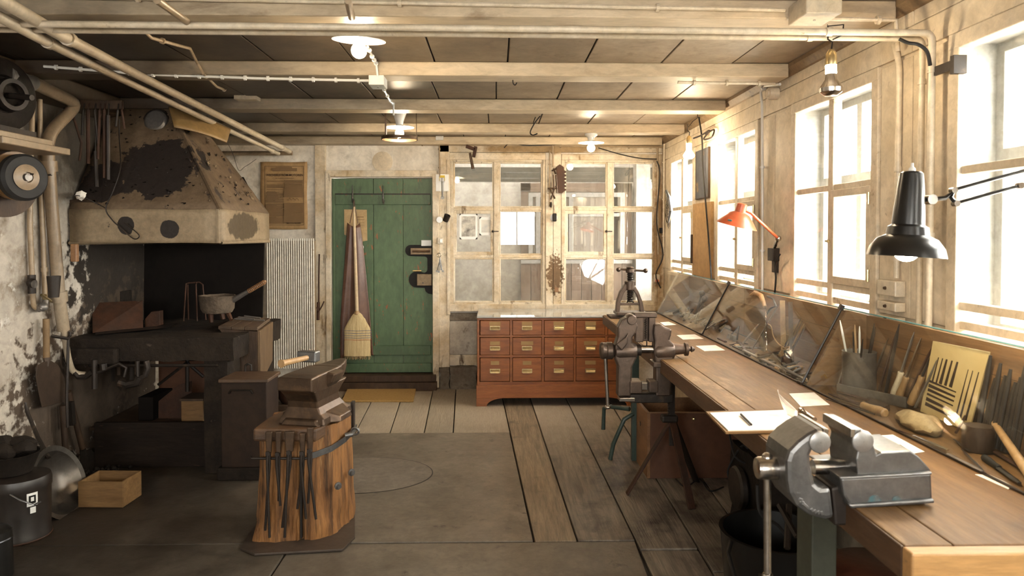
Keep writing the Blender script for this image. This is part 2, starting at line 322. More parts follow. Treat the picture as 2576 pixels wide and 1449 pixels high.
for i in range(6, 12):
    y0 = {6:3.315, 7:3.315, 8:3.225, 9:3.0}.get(i, 2.6)
    plank(JN[i], JN[i+1], y0+.004, 6.66, mGrain if i == 6 else mPlank, z=random.uniform(-.002, .002))
    if i == 8: plank(JN[i], JN[i+1], 2.2, y0-.004, mPlank, z=-.008)
    if i == 9: plank(JN[i], JN[i+1], 1.2, y0-.004, mPlank, z=-.004)
    if i > 9: plank(JN[i], JN[i+1], .3, y0-.004, mPlank)
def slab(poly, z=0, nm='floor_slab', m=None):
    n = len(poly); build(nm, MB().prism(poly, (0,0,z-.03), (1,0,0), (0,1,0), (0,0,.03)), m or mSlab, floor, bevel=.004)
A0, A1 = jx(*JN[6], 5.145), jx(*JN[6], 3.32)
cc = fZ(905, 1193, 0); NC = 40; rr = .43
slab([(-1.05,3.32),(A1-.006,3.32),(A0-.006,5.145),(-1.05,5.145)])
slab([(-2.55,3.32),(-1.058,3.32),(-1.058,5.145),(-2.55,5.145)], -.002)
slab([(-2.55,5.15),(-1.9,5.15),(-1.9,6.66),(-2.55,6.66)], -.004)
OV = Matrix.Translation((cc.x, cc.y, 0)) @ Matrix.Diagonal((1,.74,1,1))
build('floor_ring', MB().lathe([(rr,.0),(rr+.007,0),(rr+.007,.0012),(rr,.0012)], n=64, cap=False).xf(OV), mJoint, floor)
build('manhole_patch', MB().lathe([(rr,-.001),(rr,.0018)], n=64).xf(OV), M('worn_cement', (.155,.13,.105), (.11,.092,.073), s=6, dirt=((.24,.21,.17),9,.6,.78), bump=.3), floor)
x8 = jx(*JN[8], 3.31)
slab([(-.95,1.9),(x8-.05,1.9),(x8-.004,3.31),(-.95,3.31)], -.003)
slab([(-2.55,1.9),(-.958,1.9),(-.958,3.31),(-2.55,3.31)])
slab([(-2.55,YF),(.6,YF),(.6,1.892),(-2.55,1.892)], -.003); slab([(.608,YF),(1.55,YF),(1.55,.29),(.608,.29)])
# ---- ceiling
ceil = thing('ceiling', kind=S)
build('subceiling', MB().box(-3.4, 1.75, YF, 6.9, ZC+.02, ZC+.12), mJoint, ceil)
BE = [(-1.5,.13),(-.45,.13),(.6,.13),(1.65,.14),(2.70,.15),(3.70,.15),(4.72,.15),(5.76,.14),(6.54,.127)]
JX = [-3.3,-2.85,-2.4,-1.95,-1.55,-1.14,-.73,-.32,.056,.456,.85,1.22,1.556]
yb = [YF]+[b[0]+.075 for b in BE]
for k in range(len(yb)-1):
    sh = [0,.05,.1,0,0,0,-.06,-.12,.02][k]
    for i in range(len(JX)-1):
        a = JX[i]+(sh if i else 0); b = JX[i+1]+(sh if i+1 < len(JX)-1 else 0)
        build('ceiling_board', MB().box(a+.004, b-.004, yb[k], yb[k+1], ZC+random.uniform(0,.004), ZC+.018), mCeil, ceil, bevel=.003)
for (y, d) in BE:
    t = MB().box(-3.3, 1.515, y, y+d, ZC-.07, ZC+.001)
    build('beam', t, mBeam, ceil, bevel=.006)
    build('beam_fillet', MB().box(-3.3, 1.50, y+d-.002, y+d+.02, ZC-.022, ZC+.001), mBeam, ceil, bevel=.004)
# ---- back wall
wb = thing('wall_back', kind=S)
def PX(px, Y=YB): return fY(px, 587, Y).x
def PZ(py, Y=YB): return fY(1288, py, Y).z
dx0, dx1, dzt, dzb = PX(833), PX(1089), PZ(448), PZ(940)
w5 = (PX(1133), PX(1372), PZ(768), PZ(403)); w6 = (PX(1412), PX(1652), PZ(768), PZ(403))
t = MB()
t.box(-3.4, XR+.15, YB, YB+.12, -.12, 0); t.box(-3.3, dx0, YB, YB+.12, 0, ZC); t.box(dx0, dx1, YB, YB+.12, dzt, ZC); t.box(dx0, dx1, YB, YB+.12, 0, dzb)
t.box(dx1, w5[0], YB, YB+.12, 0, ZC); t.box(w5[0], w6[1], YB, YB+.12, 0, w5[2]); t.box(w5[0], w6[1], YB, YB+.12, w5[3], ZC)
t.box(w5[1], w6[0], YB, YB+.12, w5[2], w5[3]); t.box(w6[1], XR+.15, YB, YB+.12, 0, ZC)
build('plaster', t, mPlasB, wb)
def bt(x0, x1, y0, y1, d=.03, nm='timber', m=None, pr=None, lab=None):   # timber by photo outline on the back wall
    return build(nm, MB().box(PX(x0), PX(x1), YB-d, YB-.001, PZ(y1), PZ(y0)), m or mBackT, pr or wb, bevel=.004, label=lab)
bt(795,822,362,975,.035); bt(822,834,438,940,.05); bt(822,1100,430,446,.045); bt(1089,1105,438,972,.05); bt(1105,1131,352,922,.035)
bt(1131,1372,385,403,.03); bt(1412,1652,388,403,.03); bt(1105,1665,358,384,.035); bt(1372,1390,403,785,.05); bt(1391,1411,384,785,.035)
bt(1652,1668,388,785,.045); bt(1131,1652,764,782,.045); bt(600,1668,347,357,.04)
bt(1411,1420,403,785,.04); bt(1125,1133,403,790,.045)
bt(1131,1200,786,806,.02,'stone',mStone); bt(1131,1200,807,890,.018,'stone',mStoneW); bt(1105,1200,891,918,.012,'timber',mBackT)
def rstone(x0,x1,y0,y1,m):
    g = MB().gbox(PX(x0), PX(x1), YB-.07, YB-.001, PZ(y1), PZ(y0), 8, 3, 6).rough(.018, 14)
    build('stone', g, m, wb, weld=True, smooth=True)
rstone(1106,1132,922,982,mStone); rstone(1134,1200,920,985,mStone); rstone(1108,1165,980,1000,mStoneW); rstone(1203,1300,920,985,mStone); rstone(1302,1420,920,985,mStone)
for a, b in ((1200,1300),(1302,1420),(1422,1560)): bt(a, b, 786, 918, .015, 'stone', mStoneW)
# door step
st = thing('trim_1', kind=S, loc=(PX(960), YB-.1, 0))
build('step_board', MB().box(PX(826), PX(1100), YB-.13, YB+.03, PZ(975), PZ(955)).rough(.002, 8), mWoodD, st, bevel=.006)
build('step_riser', MB().box(PX(822), PX(1104), YB-.15, YB+.03, 0.0, PZ(975)), M('worn_step', (.16,.10,.055), (.09,.055,.035), st=(.6,3,3), s=5, bump=.5), st, bevel=.008)
build('threshold', MB().box(PX(826), PX(1098), YB-.10, YB+.08, PZ(955)+.001, PZ(938)), mWoodD, st, bevel=.006)
# ---- left wall with recess
wl = build('wall_left', MB().gbox(XL-.12, XL, YF, 5.37, -.05, ZC+.02, 1, 90, 34).rough(.010, 3.5, (1,0,0)), mPlas, kind=S, weld=True, smooth=True)
build('wall_recess', MB().box(-3.42, -3.3, 5.25, 6.9, -.12, ZC+.1).box(-3.42, XL-.10, 5.30, 5.365, -.12, ZC+.1), mPlasB, kind=S)
build('trim_2', MB().prism([(XL-.01,ZC-.0),(XL+.11,ZC-.0),(XL+.11,ZC-.12),(XL-.01,ZC-.15)], (0,YF,0), (1,0,0), (0,0,1), (0,5.37-YF,0)), mBeam, kind=S, bevel=.01)
# wall behind the camera, with a window in it
wf = MB(); fw = (.0, .85, 1.15, 2.0)
wf.box(-2.7, -2.0, YF-.15, YF, -.12, ZC+.1); wf.box(-1.1, fw[0], YF-.15, YF, -.12, ZC+.1); wf.box(-2.0, -1.1, YF-.15, YF, -.12, 1.1); wf.box(-2.0, -1.1, YF-.15, YF, 2.0, ZC+.1); wf.box(fw[1], 1.75, YF-.15, YF, 0, ZC); wf.box(*fw[:2], YF-.15, YF, 0, fw[2]); wf.box(*fw[:2], YF-.15, YF, fw[3], ZC)
build('wall_front', wf, mPlasB, kind=S)
wn = thing('window_9', kind=S, loc=(.45, YF, fw[2]))
t = MB().box(fw[0], fw[0]+.05, YF-.1, YF-.04, fw[2], fw[3]).box(fw[1]-.05, fw[1], YF-.1, YF-.04, fw[2], fw[3]).box(fw[0], fw[1], YF-.1, YF-.04, fw[2], fw[2]+.05).box(fw[0], fw[1], YF-.1, YF-.04, fw[3]-.05, fw[3]).box(.41,.44,YF-.1,YF-.04,fw[2],fw[3])
build('frame', t, mFrame, wn); build('pane', MB().box(fw[0]+.05, fw[1]-.05, YF-.075, YF-.07, fw[2]+.05, fw[3]-.05), gWin, wn)
portal(.425, YF-.2, 1.57, .85, .85, (R(90), 0, 0)); portal(-1.55, YF-.2, 1.55, .9, .9, (R(90), 0, 0))
wn = thing('window_10', kind=S, loc=(-1.55, YF, 1.1))  # unseen second rear window, added for fill light from behind
t = MB().box(-2.0,-1.1,YF-.1,YF-.04,1.1,1.15).box(-2.0,-1.1,YF-.1,YF-.04,1.95,2.0).box(-2.0,-1.95,YF-.1,YF-.04,1.15,1.95).box(-1.15,-1.1,YF-.1,YF-.04,1.15,1.95).box(-1.57,-1.53,YF-.1,YF-.04,1.15,1.95)
build('frame', t, mFrame, wn); build('pane', MB().box(-1.95,-1.15,YF-.075,YF-.07,1.15,1.95), gWin, wn)
# ---- right wall
wr = thing('wall_right', kind=S)
OP = [(-1.2,-.42),(.25,1.03),(1.60,2.383),(2.893,3.685),(4.217,4.97),(5.58,6.31)]
t = MB(); zb, zt = 1.10, 2.08; X2 = 1.70
t.box(XR, X2, YF, YB+.12, -.12, zb); t.box(XR, X2, YF, YB+.12, zt, ZC); e = YF
for a, b in OP: t.box(XR, X2, e, a, zb, zt); e = b
t.box(XR, X2, e, YB+.12, zb, zt)
build('plaster', t, mWall, wr)
# panelled timber: header boards, posts, cove
e = YF
for a, b in OP + [(YB, YB)]:
    if a-e > .1:
        n = 2 if a-e > .4 else 1
        for k in range(n):
            y0 = e+.035+(a-e-.07)*k/n; y1 = e+.035+(a-e-.07)*(k+1)/n
            build('panel_board', MB().box(XR-.012, XR-.0005, y0+.003, y1-.003, 1.12, zt+.02), mWall, wr, bevel=.003)
    e = b
for k, (z0, z1, d) in enumerate(((zt+.035, zt+.13, .014), (zt+.134, ZC-.05, .010))):
    for y0, y1 in ((YF,.9),(.904,2.64),(2.644,4.1),(4.104,5.6),(5.604,YB)):
        build('header_board', MB().box(XR-d, XR-.0005, y0, y1, z0, z1), mWall, wr, bevel=.003)
build('cove', MB().prism([(XR,ZC),(XR-.045,ZC),(XR-.045,ZC-.02),(XR-.02,ZC-.05),(XR,ZC-.06)], (0,YF,0), (1,0,0), (0,0,1), (0,YB-YF,0)), M('dark_cove', (.26,.18,.10), (.17,.11,.06), s=8, bump=.3, dirt=((.06,.04,.025),12,.6,.7)), wr)
def bars(mb, ax, x0, x1, ys, zs, z0, z1, y0, y1, w):
    for y in ys: mb.box(x0, x1, y-w/2, y+w/2, z0, z1)
    for z in zs: mb.box(x0, x1, y0, y1, z-w/2, z+w/2)
    return mb
def right_window(n, y0, y1):
    w = thing('window_%d' % n, kind=S, loc=(XR, (y0+y1)/2, zb)); ym = (y0+y1)/2
    c = MB()
    c.box(XR-.022, XR+.03, y0-.03, y0+.022, zb-.02, zt+.03).box(XR-.022, XR+.03, y1-.022, y1+.03, zb-.02, zt+.03)
    c.box(XR-.024, XR+.03, y0-.03, y1+.03, zt-.022, zt+.03); build('casing', c, mFrame, w, bevel=.004)
    build('sill', MB().box(XR-.04, XR+.15, y0-.03, y1+.03, zb-.025, zb+.006), mFrame, w, bevel=.004)
    build('mullion', MB().box(XR-.012, XR+.03, ym-.024, ym+.024, zb, zt-.02), mFrame, w, bevel=.004)
    zs = [1.133, 1.197, 1.651]
    for z in zs:
        for a, b in ((y0+.022, ym-.024), (ym+.024, y1-.022)):
            build('rail' if z < 1.6 else 'transom', MB().box(XR-.006, XR+.026, a, b, z-.014, z+.014), mFrame, w, bevel=.003)
    a, b = y0+.022, ym-.024          # opening casement in the near half
    s = MB().box(XR-.022, XR+.004, a, a+.035, 1.212, 1.637).box(XR-.022, XR+.004, b-.03, b, 1.212, 1.637).box(XR-.022, XR+.004, a, b, 1.212, 1.245).box(XR-.022, XR+.004, a, b, 1.605, 1.637)
    sh = build('sash', s, mFrame, w, bevel=.003)
    build('hinge', MB().tube([(XR-.026, a+.005, 1.24),(XR-.026, a+.005, 1.29)], .006).tube([(XR-.026, a+.005, 1.56),(XR-.026, a+.005, 1.61)], .006), mBrass, sh)
    build('catch', MB().box(XR-.03, XR-.012, ym-.03, ym+.012, 1.40, 1.408).sphere((XR-.034, ym-.03, 1.404), .008, 8, 6), mBrass, w)
    zz = [zb+.006, 1.133, 1.197, 1.651, zt-.022]
    for k in range(4):
        for a, b in ((y0+.022, ym-.024), (ym+.024, y1-.022)):
            build('pane', MB().box(XR+.008, XR+.011, a, b, zz[k]+.012, zz[k+1]-.012), gWin, w)
    r = MB()
    for (p, q) in ((y0, y0+.006), (y1-.006, y1)): r.box(XR+.03, XR+.16, p, q, zb, zt)
    r.box(XR+.03, XR+.16, y0, y1, zt-.006, zt); build('reveal', r, mOut, w)
    xo = XR+.12; o = MB(); yo = ym
    for y in (y0+.02, yo, y1-.02): o.box(xo, xo+.035, y-.022, y+.022, zb, zt)
    for z in (zb+.02, 1.70, zt-.02): o.box(xo, xo+.034, y0, y1, z-.02, z+.02)
    build('outer_frame', o, mOut, w, bevel=.003)
    for (p, q) in ((y0+.042, yo-.022), (yo+.022, y1-.042)):
        for z0, z1 in ((zb+.04, 1.68), (1.72, zt-.04)): build('outer_pane', MB().box(xo+.015, xo+.018, p, q, z0, z1), gWin, w)
    portal(XR+.19, ym, (zb+zt)/2, zt-zb+.05, y1-y0+.05, (0, R(90), 0))
for i, (a, b) in enumerate(OP): right_window(6-i, a, b)
# ---- back windows
def back_window(n, bx, split, sashcol):
    x0, x1, z0, z1 = bx; w = thing('window_%d' % n, kind=S, loc=((x0+x1)/2, YB, z0)); xm = PX(split)
    f = MB().box(x0, x0+.03, YB-.035, YB+.05, z0, z1).box(x1-.03, x1, YB-.035, YB+.05, z0, z1).box(x0+.03, x1-.03, YB-.035, YB+.05, z1-.02, z1).box(x0+.03, x1-.03, YB-.035, YB+.05, z0, z0+.03)
    build('frame', f, mBackT, w, bevel=.004)
    build('mullion', MB().box(xm-.026, xm+.026, YB-.03, YB+.04, z0+.03, z1-.02), mBackT, w, bevel=.004)
    ts = [PZ(526), PZ(645)]
    cols = ((x0+.03, xm-.026), (xm+.026, x1-.03))
    for z in ts:
        for a, b in cols: build('transom', MB().box(a, b, YB-.024, YB+.04, z-.014, z+.014), mBackT, w, bevel=.004)
    zz = [z0+.03, ts[1], ts[0], z1-.02]
    for k in range(3):
        for ci, (a, b) in enumerate(cols):
            a1, b1, c1, d1 = a, b, zz[k]+(.014 if k else 0), zz[k+1]-(.014 if k < 2 else 0)
            g = .013
            if k == 1 and ci == 0: g = .03
            s = MB().box(a1, a1+g, YB-.02, YB+.012, c1, d1).box(b1-g, b1, YB-.02, YB+.012, c1, d1).box(a1+g, b1-g, YB-.02, YB+.012, c1, c1+g).box(a1+g, b1-g, YB-.02, YB+.012, d1-g, d1)
            build('sash' if g > .02 else 'bead', s, mBackT, w, bevel=.003)
            build('pane', MB().box(a1+g, b1-g, YB+.0, YB+.003, c1+g, d1-g), gBack, w)
    build('catch', MB().box(xm-.03, xm+.02, YB-.045, YB-.03, PZ(583), PZ(581)).sphere((xm-.034, YB-.04, PZ(582)), .012, 8, 6), mIron, w)
back_window(7, w5, 1249, 0); back_window(8, w6, 1533, 0)
# ---- the room beyond
an = thing('wall_annex', kind=S)
YA = 8.3
build('plaster', MB().box(-1.4, PX(1652,YA), YA, YA+.1, 0, 2.6).box(-1.5, -1.4, 6.79, YA+.1, 0, 2.6), mFlat, an)
build('damp_band', MB().box(-1.4, PX(1652,YA), YA-.012, YA-.001, PZ(457,YA), PZ(421,YA)).rough(.0, 1), mBand, an)
bx = [PX(1310,YA-.1)+(PX(1590,YA-.1)-PX(1310,YA-.1))*k/11 for k in range(12)]
for k in range(11):
    build('board', MB().box(bx[k]+.003, bx[k+1]-.003, YA-.1, YA-.07, 0, PZ(660,YA)), mAnnex, an)
    if k in (0, 9, 10): build('board', MB().box(bx[k]+.003, bx[k+1]-.003, YA-.1, YA-.07, PZ(652,YA), PZ(462,YA)), mAnnex, an)
build('board', MB().box(bx[0], bx[11], YA-.1, YA-.07, PZ(484,YA), PZ(462,YA)), mAnnex, an)
build('dado_rail', MB().box(bx[0], bx[11], YA-.13, YA-.07, PZ(662,YA), PZ(653,YA)), mOut, an)
f = MB(); fx0, fx1, fz0, fz1 = PX(1328,YA), PX(1566,YA), PZ(648,YA), PZ(486,YA)
for x in (fx0, PX(1346,YA), PX(1428,YA), PX(1555,YA)): f.box(x, x+.05, YA-.14, YA-.08, fz0, fz1)
f.box(fx0, fx1, YA-.14, YA-.08, fz0, fz0+.05).box(fx0, fx1, YA-.14, YA-.08, fz1-.05, fz1).box(fx0, fx1, YA-.13, YA-.08, (fz0+fz1)/2+.1, (fz0+fz1)/2+.14)
build('inner_frame', f, mOut, an, bevel=.004)
build('inner_pane', MB().box(fx0, fx1, YA-.1, YA-.09, fz0, fz1), M('dim_pane', (.22,.19,.16), (.12,.10,.085), st=(5,1,.5), s=2, rough=.1, bump=0), an)
build('pillar', MB().box(PX(1592,YA), PX(1626,YA), YA-.2, YA-.001, 0, 2.6), mFlat, an)
build('annex_closure', MB().box(2.0, 2.1, 6.79, YA+.1, -.1, 1.0).box(2.0, 2.1, 6.79, YA+.1, 1.9, 2.7).box(2.0, 2.1, 6.79, 7.25, 1.0, 1.9).box(2.0,2.1,8.0,YA+.1,1.0,1.9).box(PX(1652,YA),2.1,YA,YA+.1,0,1.1).box(PX(1652,YA),2.1,YA,YA+.1,1.9,2.7).box(XR+.15,2.1,6.72,6.79,-.1,2.7), mFlat, an)  # unseen side walls, added to let less sky light into the annex
build('annex_ceiling', MB().box(-1.5, 2.1, 6.80, YA+.1, 2.6, 2.7), mFlat, an)
build('annex_floor', MB().box(-1.5, 2.1, 6.80, YA+.1, -.06, -.02), mFlat, an)
build('ground_outside', MB().box(1.8, 40, -25, 60, -.6, -.5), M('pale_ground', (.5,.48,.44), bump=0), kind=S)
# neighbour's slatted facade seen through the near and second windows
ob = thing('slatted_outbuilding', 'brown slatted wooden facade standing outside beyond the windows', 'building', (6.2, 7.5, -.5))
for k in range(9): build('slat', MB().box(6.0, 6.06, 7.3+k*.16, 7.4+k*.16, -.5, 4.5), M('slat', (.50,.36,.27), (.40,.28,.2), bump=.1) if k == 0 else bpy.data.materials['slat'], ob)
build('back_wall', MB().box(6.1, 6.2, 7.25, 8.75, -.5, 4.6), mOut, ob)
ob2 = copy_tree(ob); ob2.location = (9.2, 24.5, -.5); ob2['label'] = 'far brown slatted facade outside the second window from the corner'; ob2['category'] = 'building'
# ---- green door
dr = thing('door_1', kind=S, loc=((dx0+dx1)/2, YB+.05, dzb))
xs = [dx0, PX(938), PX(1013), dx1]; dy = YB+.03
for k in range(3): build('plank', MB().box(xs[k]+.002, xs[k+1]-.002, dy, dy+.035, dzb+.01, dzt-.004), mGreen, dr, bevel=.003)
def db(x0,x1,y0,y1,d,nm='ledge',m=None,pr=None,lab=None): return build(nm, MB().box(PX(x0), PX(x1), dy-d, dy-.0005, PZ(y1), PZ(y0)), m or mGreen, pr or dr, bevel=.004, label=lab)
db(843,1083,488,515,.02); db(900,1083,869,893,.02); db(836,1084,913,936,.03)
db(836,842,452,912,.01,'stile')
build('coat_rail', MB().box(PX(843), PX(1083), dy-.026, dy-.02, PZ(490), PZ(487)), mIron, dr)
for x in (890, 966):
    h = MB().tube([(PX(x), dy-.03, PZ(505)), (PX(x), dy-.06, PZ(508)), (PX(x), dy-.085, PZ(500)), (PX(x), dy-.08, PZ(480)), (PX(x-1), dy-.065, PZ(468))], [.012,.011,.009,.006,.004], 8).tube([(PX(x), dy-.03, PZ(505)), (PX(x), dy-.05, PZ(514))], [.012,.005])
    build('coat_hook', h, mVise, dr, smooth=True)
def poly(pts, Y, d): return MB().prism([(PX(a, Y), PZ(b, Y)) for a, b in pts], (0,Y,0), (1,0,0), (0,0,1), (0,d,0))
def arcp(cx, cy, r, a0, a1, n=7): return [(cx+r*math.cos(R(a0+(a1-a0)*i/n)), cy+r*math.sin(R(a0+(a1-a0)*i/n))) for i in range(n+1)]
lp = [(1087,616)] + arcp(1033,630,14,-90,-270,8) + [(1068,645)] + arcp(1068,652,7,-90,0,4)[1:] + [(1075,675)] + arcp(1066,677,9,0,90,4) + [(1060,684),(1048,683)] + arcp(1048,703,20,-90,-270,10)[1:] + [(1068,724)] + [(1070,732),(1077,738),(1087,740)]
dl = build('lock_plate', poly(lp, dy-.012, .011), M('lock_black', (.012,.010,.009), rough=.6, spec=.25, bump=.1), dr, bevel=.002, label='black painted plate behind the door locks')
build('bolt_box', MB().box(PX(1033), PX(1086), dy-.04, dy-.013, PZ(640), PZ(624)), M('lock_brass', (.26,.19,.11), (.18,.12,.07), rough=.5, metal=.5), dl, bevel=.002)
build('bolt', MB().tube([(PX(1038), dy-.048, PZ(632)), (PX(1082), dy-.048, PZ(632))], .010), mAnvil, dl, smooth=True)
build('lock_box', MB().box(PX(1049), PX(1086), dy-.045, dy-.013, PZ(718), PZ(689)), bpy.data.materials['lock_brass'], dl, bevel=.003)
build('keyhole', MB().tube([(PX(1064), dy-.047, PZ(711)), (PX(1064), dy-.044, PZ(711))], .006), mBlack, dl)
build('handle', MB().tube([(PX(1038), dy-.04, PZ(681)), (PX(1060), dy-.04, PZ(681))], .007), mBrass, dl, smooth=True)
db(1059,1085,604,619,.02,'catch_plate',mWhite); 
db(909,914,617,626,.012,'peg',mSteel)
def paper(name, pts, Y, m, label, cat='paper', d=.002, **k): return build(name, poly(pts, Y, d), m, label=label, cat=cat, **k)
n1 = thing('door_notice', 'yellowed printed notice pinned to the green door behind the broom', 'notice', (PX(893), dy-.003, PZ(605)))
build('sheet', poly([(866,527),(923,528),(924,605),(908,608),(866,590)], dy-.004, .002), M('notice_paper', (.50,.36,.19), (.4,.27,.13), s=5), n1)
build('print', MB().join(poly([(897,545),(915,545),(915,547),(897,547)], dy-.006, .001)).join(poly([(897,552),(917,552),(917,553),(897,553)], dy-.006, .001)).join(poly([(903,560),(917,560),(917,561),(903,561)], dy-.006, .001)).join(poly([(903,566),(917,566),(917,567),(903,567)], dy-.006, .001)), mTextP, n1)
# ================================================================ PIPES, CABLES AND LAMPS UNDER THE CEILING
def pipe(name, pts, r, m, label, cat='pipe', clamps=(), group=None, cm=None, n=12):
    """a run of pipe; clamps = parameters (0..1) at which a collar sits"""
    root = thing(name, label, cat, pts[-1] if pts[-1][2] < pts[0][2] else pts[0], group=group)
    sm = []; P = [Vector(p) for p in pts]
    for i, p in enumerate(P):
        if 0 < i < len(P)-1:
            a = (P[i-1]-p); b = (P[i+1]-p); k = min(a.length, b.length, r*3.2)*.8
            a = a.normalized()*k; b = b.normalized()*k
            for t in (0, .25, .5, .75, 1): sm.append((p+a)*(1-t)**2 + p*2*t*(1-t) + (p+b)*t*t)
        else: sm.append(p)
    build('tube', MB().tube(sm, r, n), m, root, smooth=True)
    for (i, t) in clamps:
        p = P[i].lerp(P[i+1], t); d = (P[i+1]-P[i]).normalized()
        build('collar', MB().lathe([(r*1.02,-r*.9),(r*1.3,-r*.9),(r*1.3,r*.9),(r*1.02,r*.9)], p, d, 12, False), cm or m, root, smooth=True)
    return root
def V(*a): return tuple(Vector(a[0])) if len(a) == 1 else a
# two big cream pipes crossing under the ceiling and dropping down the window wall
yA, yBk = 2.45, 2.535
zA, zBk = fY(2200, 82, yA).z, fY(2200, 97, yBk).z
pipe('heating_pipe', [(-3.0,yA,zA+.018),(1.50,yA,zA),(1.50,yA,.86)], .0118, mPipe, 'thick cream pipe crossing the whole ceiling nearest the viewer and dropping beside the near window', clamps=((0,.92),(1,.1),(1,.55)))
pipe('heating_pipe', [(-3.0,yBk,zBk+.018),(1.517,yBk,zBk-.0),(1.517,yBk,.86)], .0105, mPipe, 'thinner cream pipe running just behind and below the thick ceiling pipe', clamps=((0,.91),(1,.12)))
br = build('pipe_bracket', MB().box(1.50, XR-.013, 2.33, 2.35, fX(2370,180,1.53).z-.03, fX(2370,180,1.53).z+.03).box(1.50,1.51,2.33,2.46,fX(2370,180,1.53).z-.015,fX(2370,180,1.53).z+.015), mIron, label='dark iron bracket holding the thick pipe to the window wall', cat='bracket')
pipe('wall_pipe', [fX(2250,112,1.53),fX(2262,160,1.53),fX(2262,200,1.53),fX(2255,700,1.53)], .011, mPipe, 'slim cream pipe running down the post right of the big middle window', clamps=((2,.45),(2,.9)))
pipe('wall_pipe', [fX(2400,185,1.54),fX(2400,740,1.54)], .006, mPipe, 'very thin cream conduit right of the thick vertical pipe')
pipe('ceiling_pipe', [fY(728,381,6.35),fY(350,190,3.6),fY(145,84,2.6),fY(-60,-38,2.1)], .021, mPipe, 'upper of two cream pipes slanting from top left down to the back wall', clamps=((0,.08),(1,.9)))
pipe('ceiling_pipe', [fY(700,386,6.3),fY(300,196,3.55),fY(95,94,2.6),fY(-90,-5,2.15)], .018, mPipe, 'lower of two cream pipes slanting from top left down to the back wall', clamps=((0,.06),(1,.9)))
pipe('wall_pipe', [fY(735,385,6.5),fY(560,386,6.5)], .02, mPipeD, 'short tan pipe along the back wall behind the two slanting pipes')
pipe('thin_pipe', [fY(395,0,2.2),fY(470,55,2.44)], .012, mPipeD, 'short brown pipe sloping at the top edge left of the nearest lamp')
pipe('thin_pipe', [(fY(875,0,2.15)),(fY(885,44,2.42))], .012, mPipeD, 'short tan pipe stub at the top edge above the nearest enamel lamp')
# conduits
def conduit(label, pts, r=.006, m=None, nclip=0, name='conduit', group=None):
    root = thing(name, label, 'conduit', pts[0], group=group)
    build('tube', MB().tube(pts, r, 8), m or mPipe, root, smooth=True)
    P = [Vector(p) for p in pts]; L = [0]
    for i in range(len(P)-1): L.append(L[-1]+(P[i+1]-P[i]).length)
    for k in range(nclip):
        t = L[-1]*(k+.5)/nclip; i = max(j for j in range(len(P)-1) if L[j] <= t); q = P[i].lerp(P[i+1], (t-L[i])/(L[i+1]-L[i])); d = (P[i+1]-P[i]).normalized()
        build('clip', MB().lathe([(r*.9,-.006),(r*1.9,-.006),(r*1.9,.006),(r*.9,.006)], q, d, 8, False), m or mPipe, root)
    return root
conduit('long white conduit clipped along the second beam towards the left wall', [fY(110,167,3.66),fY(370,187,3.715),fY(650,197,3.73),fY(930,203,3.74)], .007, mWhite, 14)
conduit('white cable from the nearest lamp to the square junction box', [(fY(925,118,3.2)),(fY(936,142,3.4)),(fY(946,160,3.67)),(fY(950,192,3.68))], .006, mWhite, 4)
conduit('white cable from the square junction box to the caged lamp', [(fY(962,218,3.95)),(fY(980,252,4.4)),(fY(990,262,4.68)),(fY(990,290,4.69))], .006, mWhite, 4)
conduit('yellowed cloth cable draped over the dark ceiling towards the beam box', [fY(320,72,2.75),fY(360,75,2.8),fY(380,95,3.0),fY(440,112,3.2),fY(478,122,3.4),fY(497,160,3.66),fY(512,186,3.66),fY(545,218,4.2),fY(580,232,4.7),fY(625,237,4.7)], .007, mPipeD, 3)
conduit('white conduit running along the beam to the round wall socket', [fY(1705,207,3.76),fY(1950,211,3.78)], .008, mPipe, 3)
conduit('cream conduit along the nearest beam up to the beam junction box', [(-1.8,2.68,2.31),(1.08,2.68,fY(1288,12,2.68).z-.012)], .008, mPipe, 3)
conduit('cream conduit from the beam junction box towards the window wall', [(1.24,2.66,2.24),(1.49,2.66,2.235),(1.50,2.66,2.12)], .009, mPipe, 1)
conduit('uppermost brown conduit along the top of the back wall', [fY(830,345,6.58),fY(1668,352,6.58)], .007, mPipeD, 9)
conduit('lower brown conduit along the top of the back wall', [fY(800,360,6.60),fY(1668,370,6.60)], .009, mPipeD, 5)
conduit('thin white conduit dropping beside the green door', [fY(1105,352,6.60),fY(1105,385,6.60),fY(1106,445,6.60)], .006, mPipeD, 2)
conduit('brown conduit pair down the post between the back windows', [fY(1383,378,6.58),fY(1382,520,6.58)], .006, mPipeD, 2)
conduit('thin conduit beside the hanging metal bracket on the middle post', [fY(1390,350,6.57),fY(1391,420,6.57)], .008, mPipeD, 1)
conduit('tan pipe down the right hand corner post of the back wall', [fY(1654,372,6.57),fY(1656,640,6.57)], .010, mPipeD, 3)
conduit('tall tan pipe in the corner beside the first window', [fX(1671,362,1.53),fX(1669,640,1.53)], .009, mPipe, 3)
conduit('white plastic conduit down the post between second and third window', [fX(1962,212,1.52),fX(1925,216,1.52),fX(1914,232,1.52),fX(1917,265,1.52),fX(1918,500,1.53),fX(1918,735,1.53)], .008, mWhite, 3)
def cable(label, pts, r=.004, m=None, name='cable', group=None, cat='cable'):
    P = [Vector(p) for p in pts]; o = []
    for i in range(len(P)-1):
        p0, p1, p2, p3 = P[max(i-1,0)], P[i], P[i+1], P[min(i+2,len(P)-1)]
        for k in range(5):
            t = k/5; o.append(.5*((2*p1)+(p2-p0)*t+(2*p0-5*p1+4*p2-p3)*t*t+(3*p1-p0-3*p2+p3)*t**3))
    o.append(P[-1]); return build(name, MB().tube(o, r, 6), m or mBlackR, label=label, cat=cat, group=group, smooth=True, base=P[0])
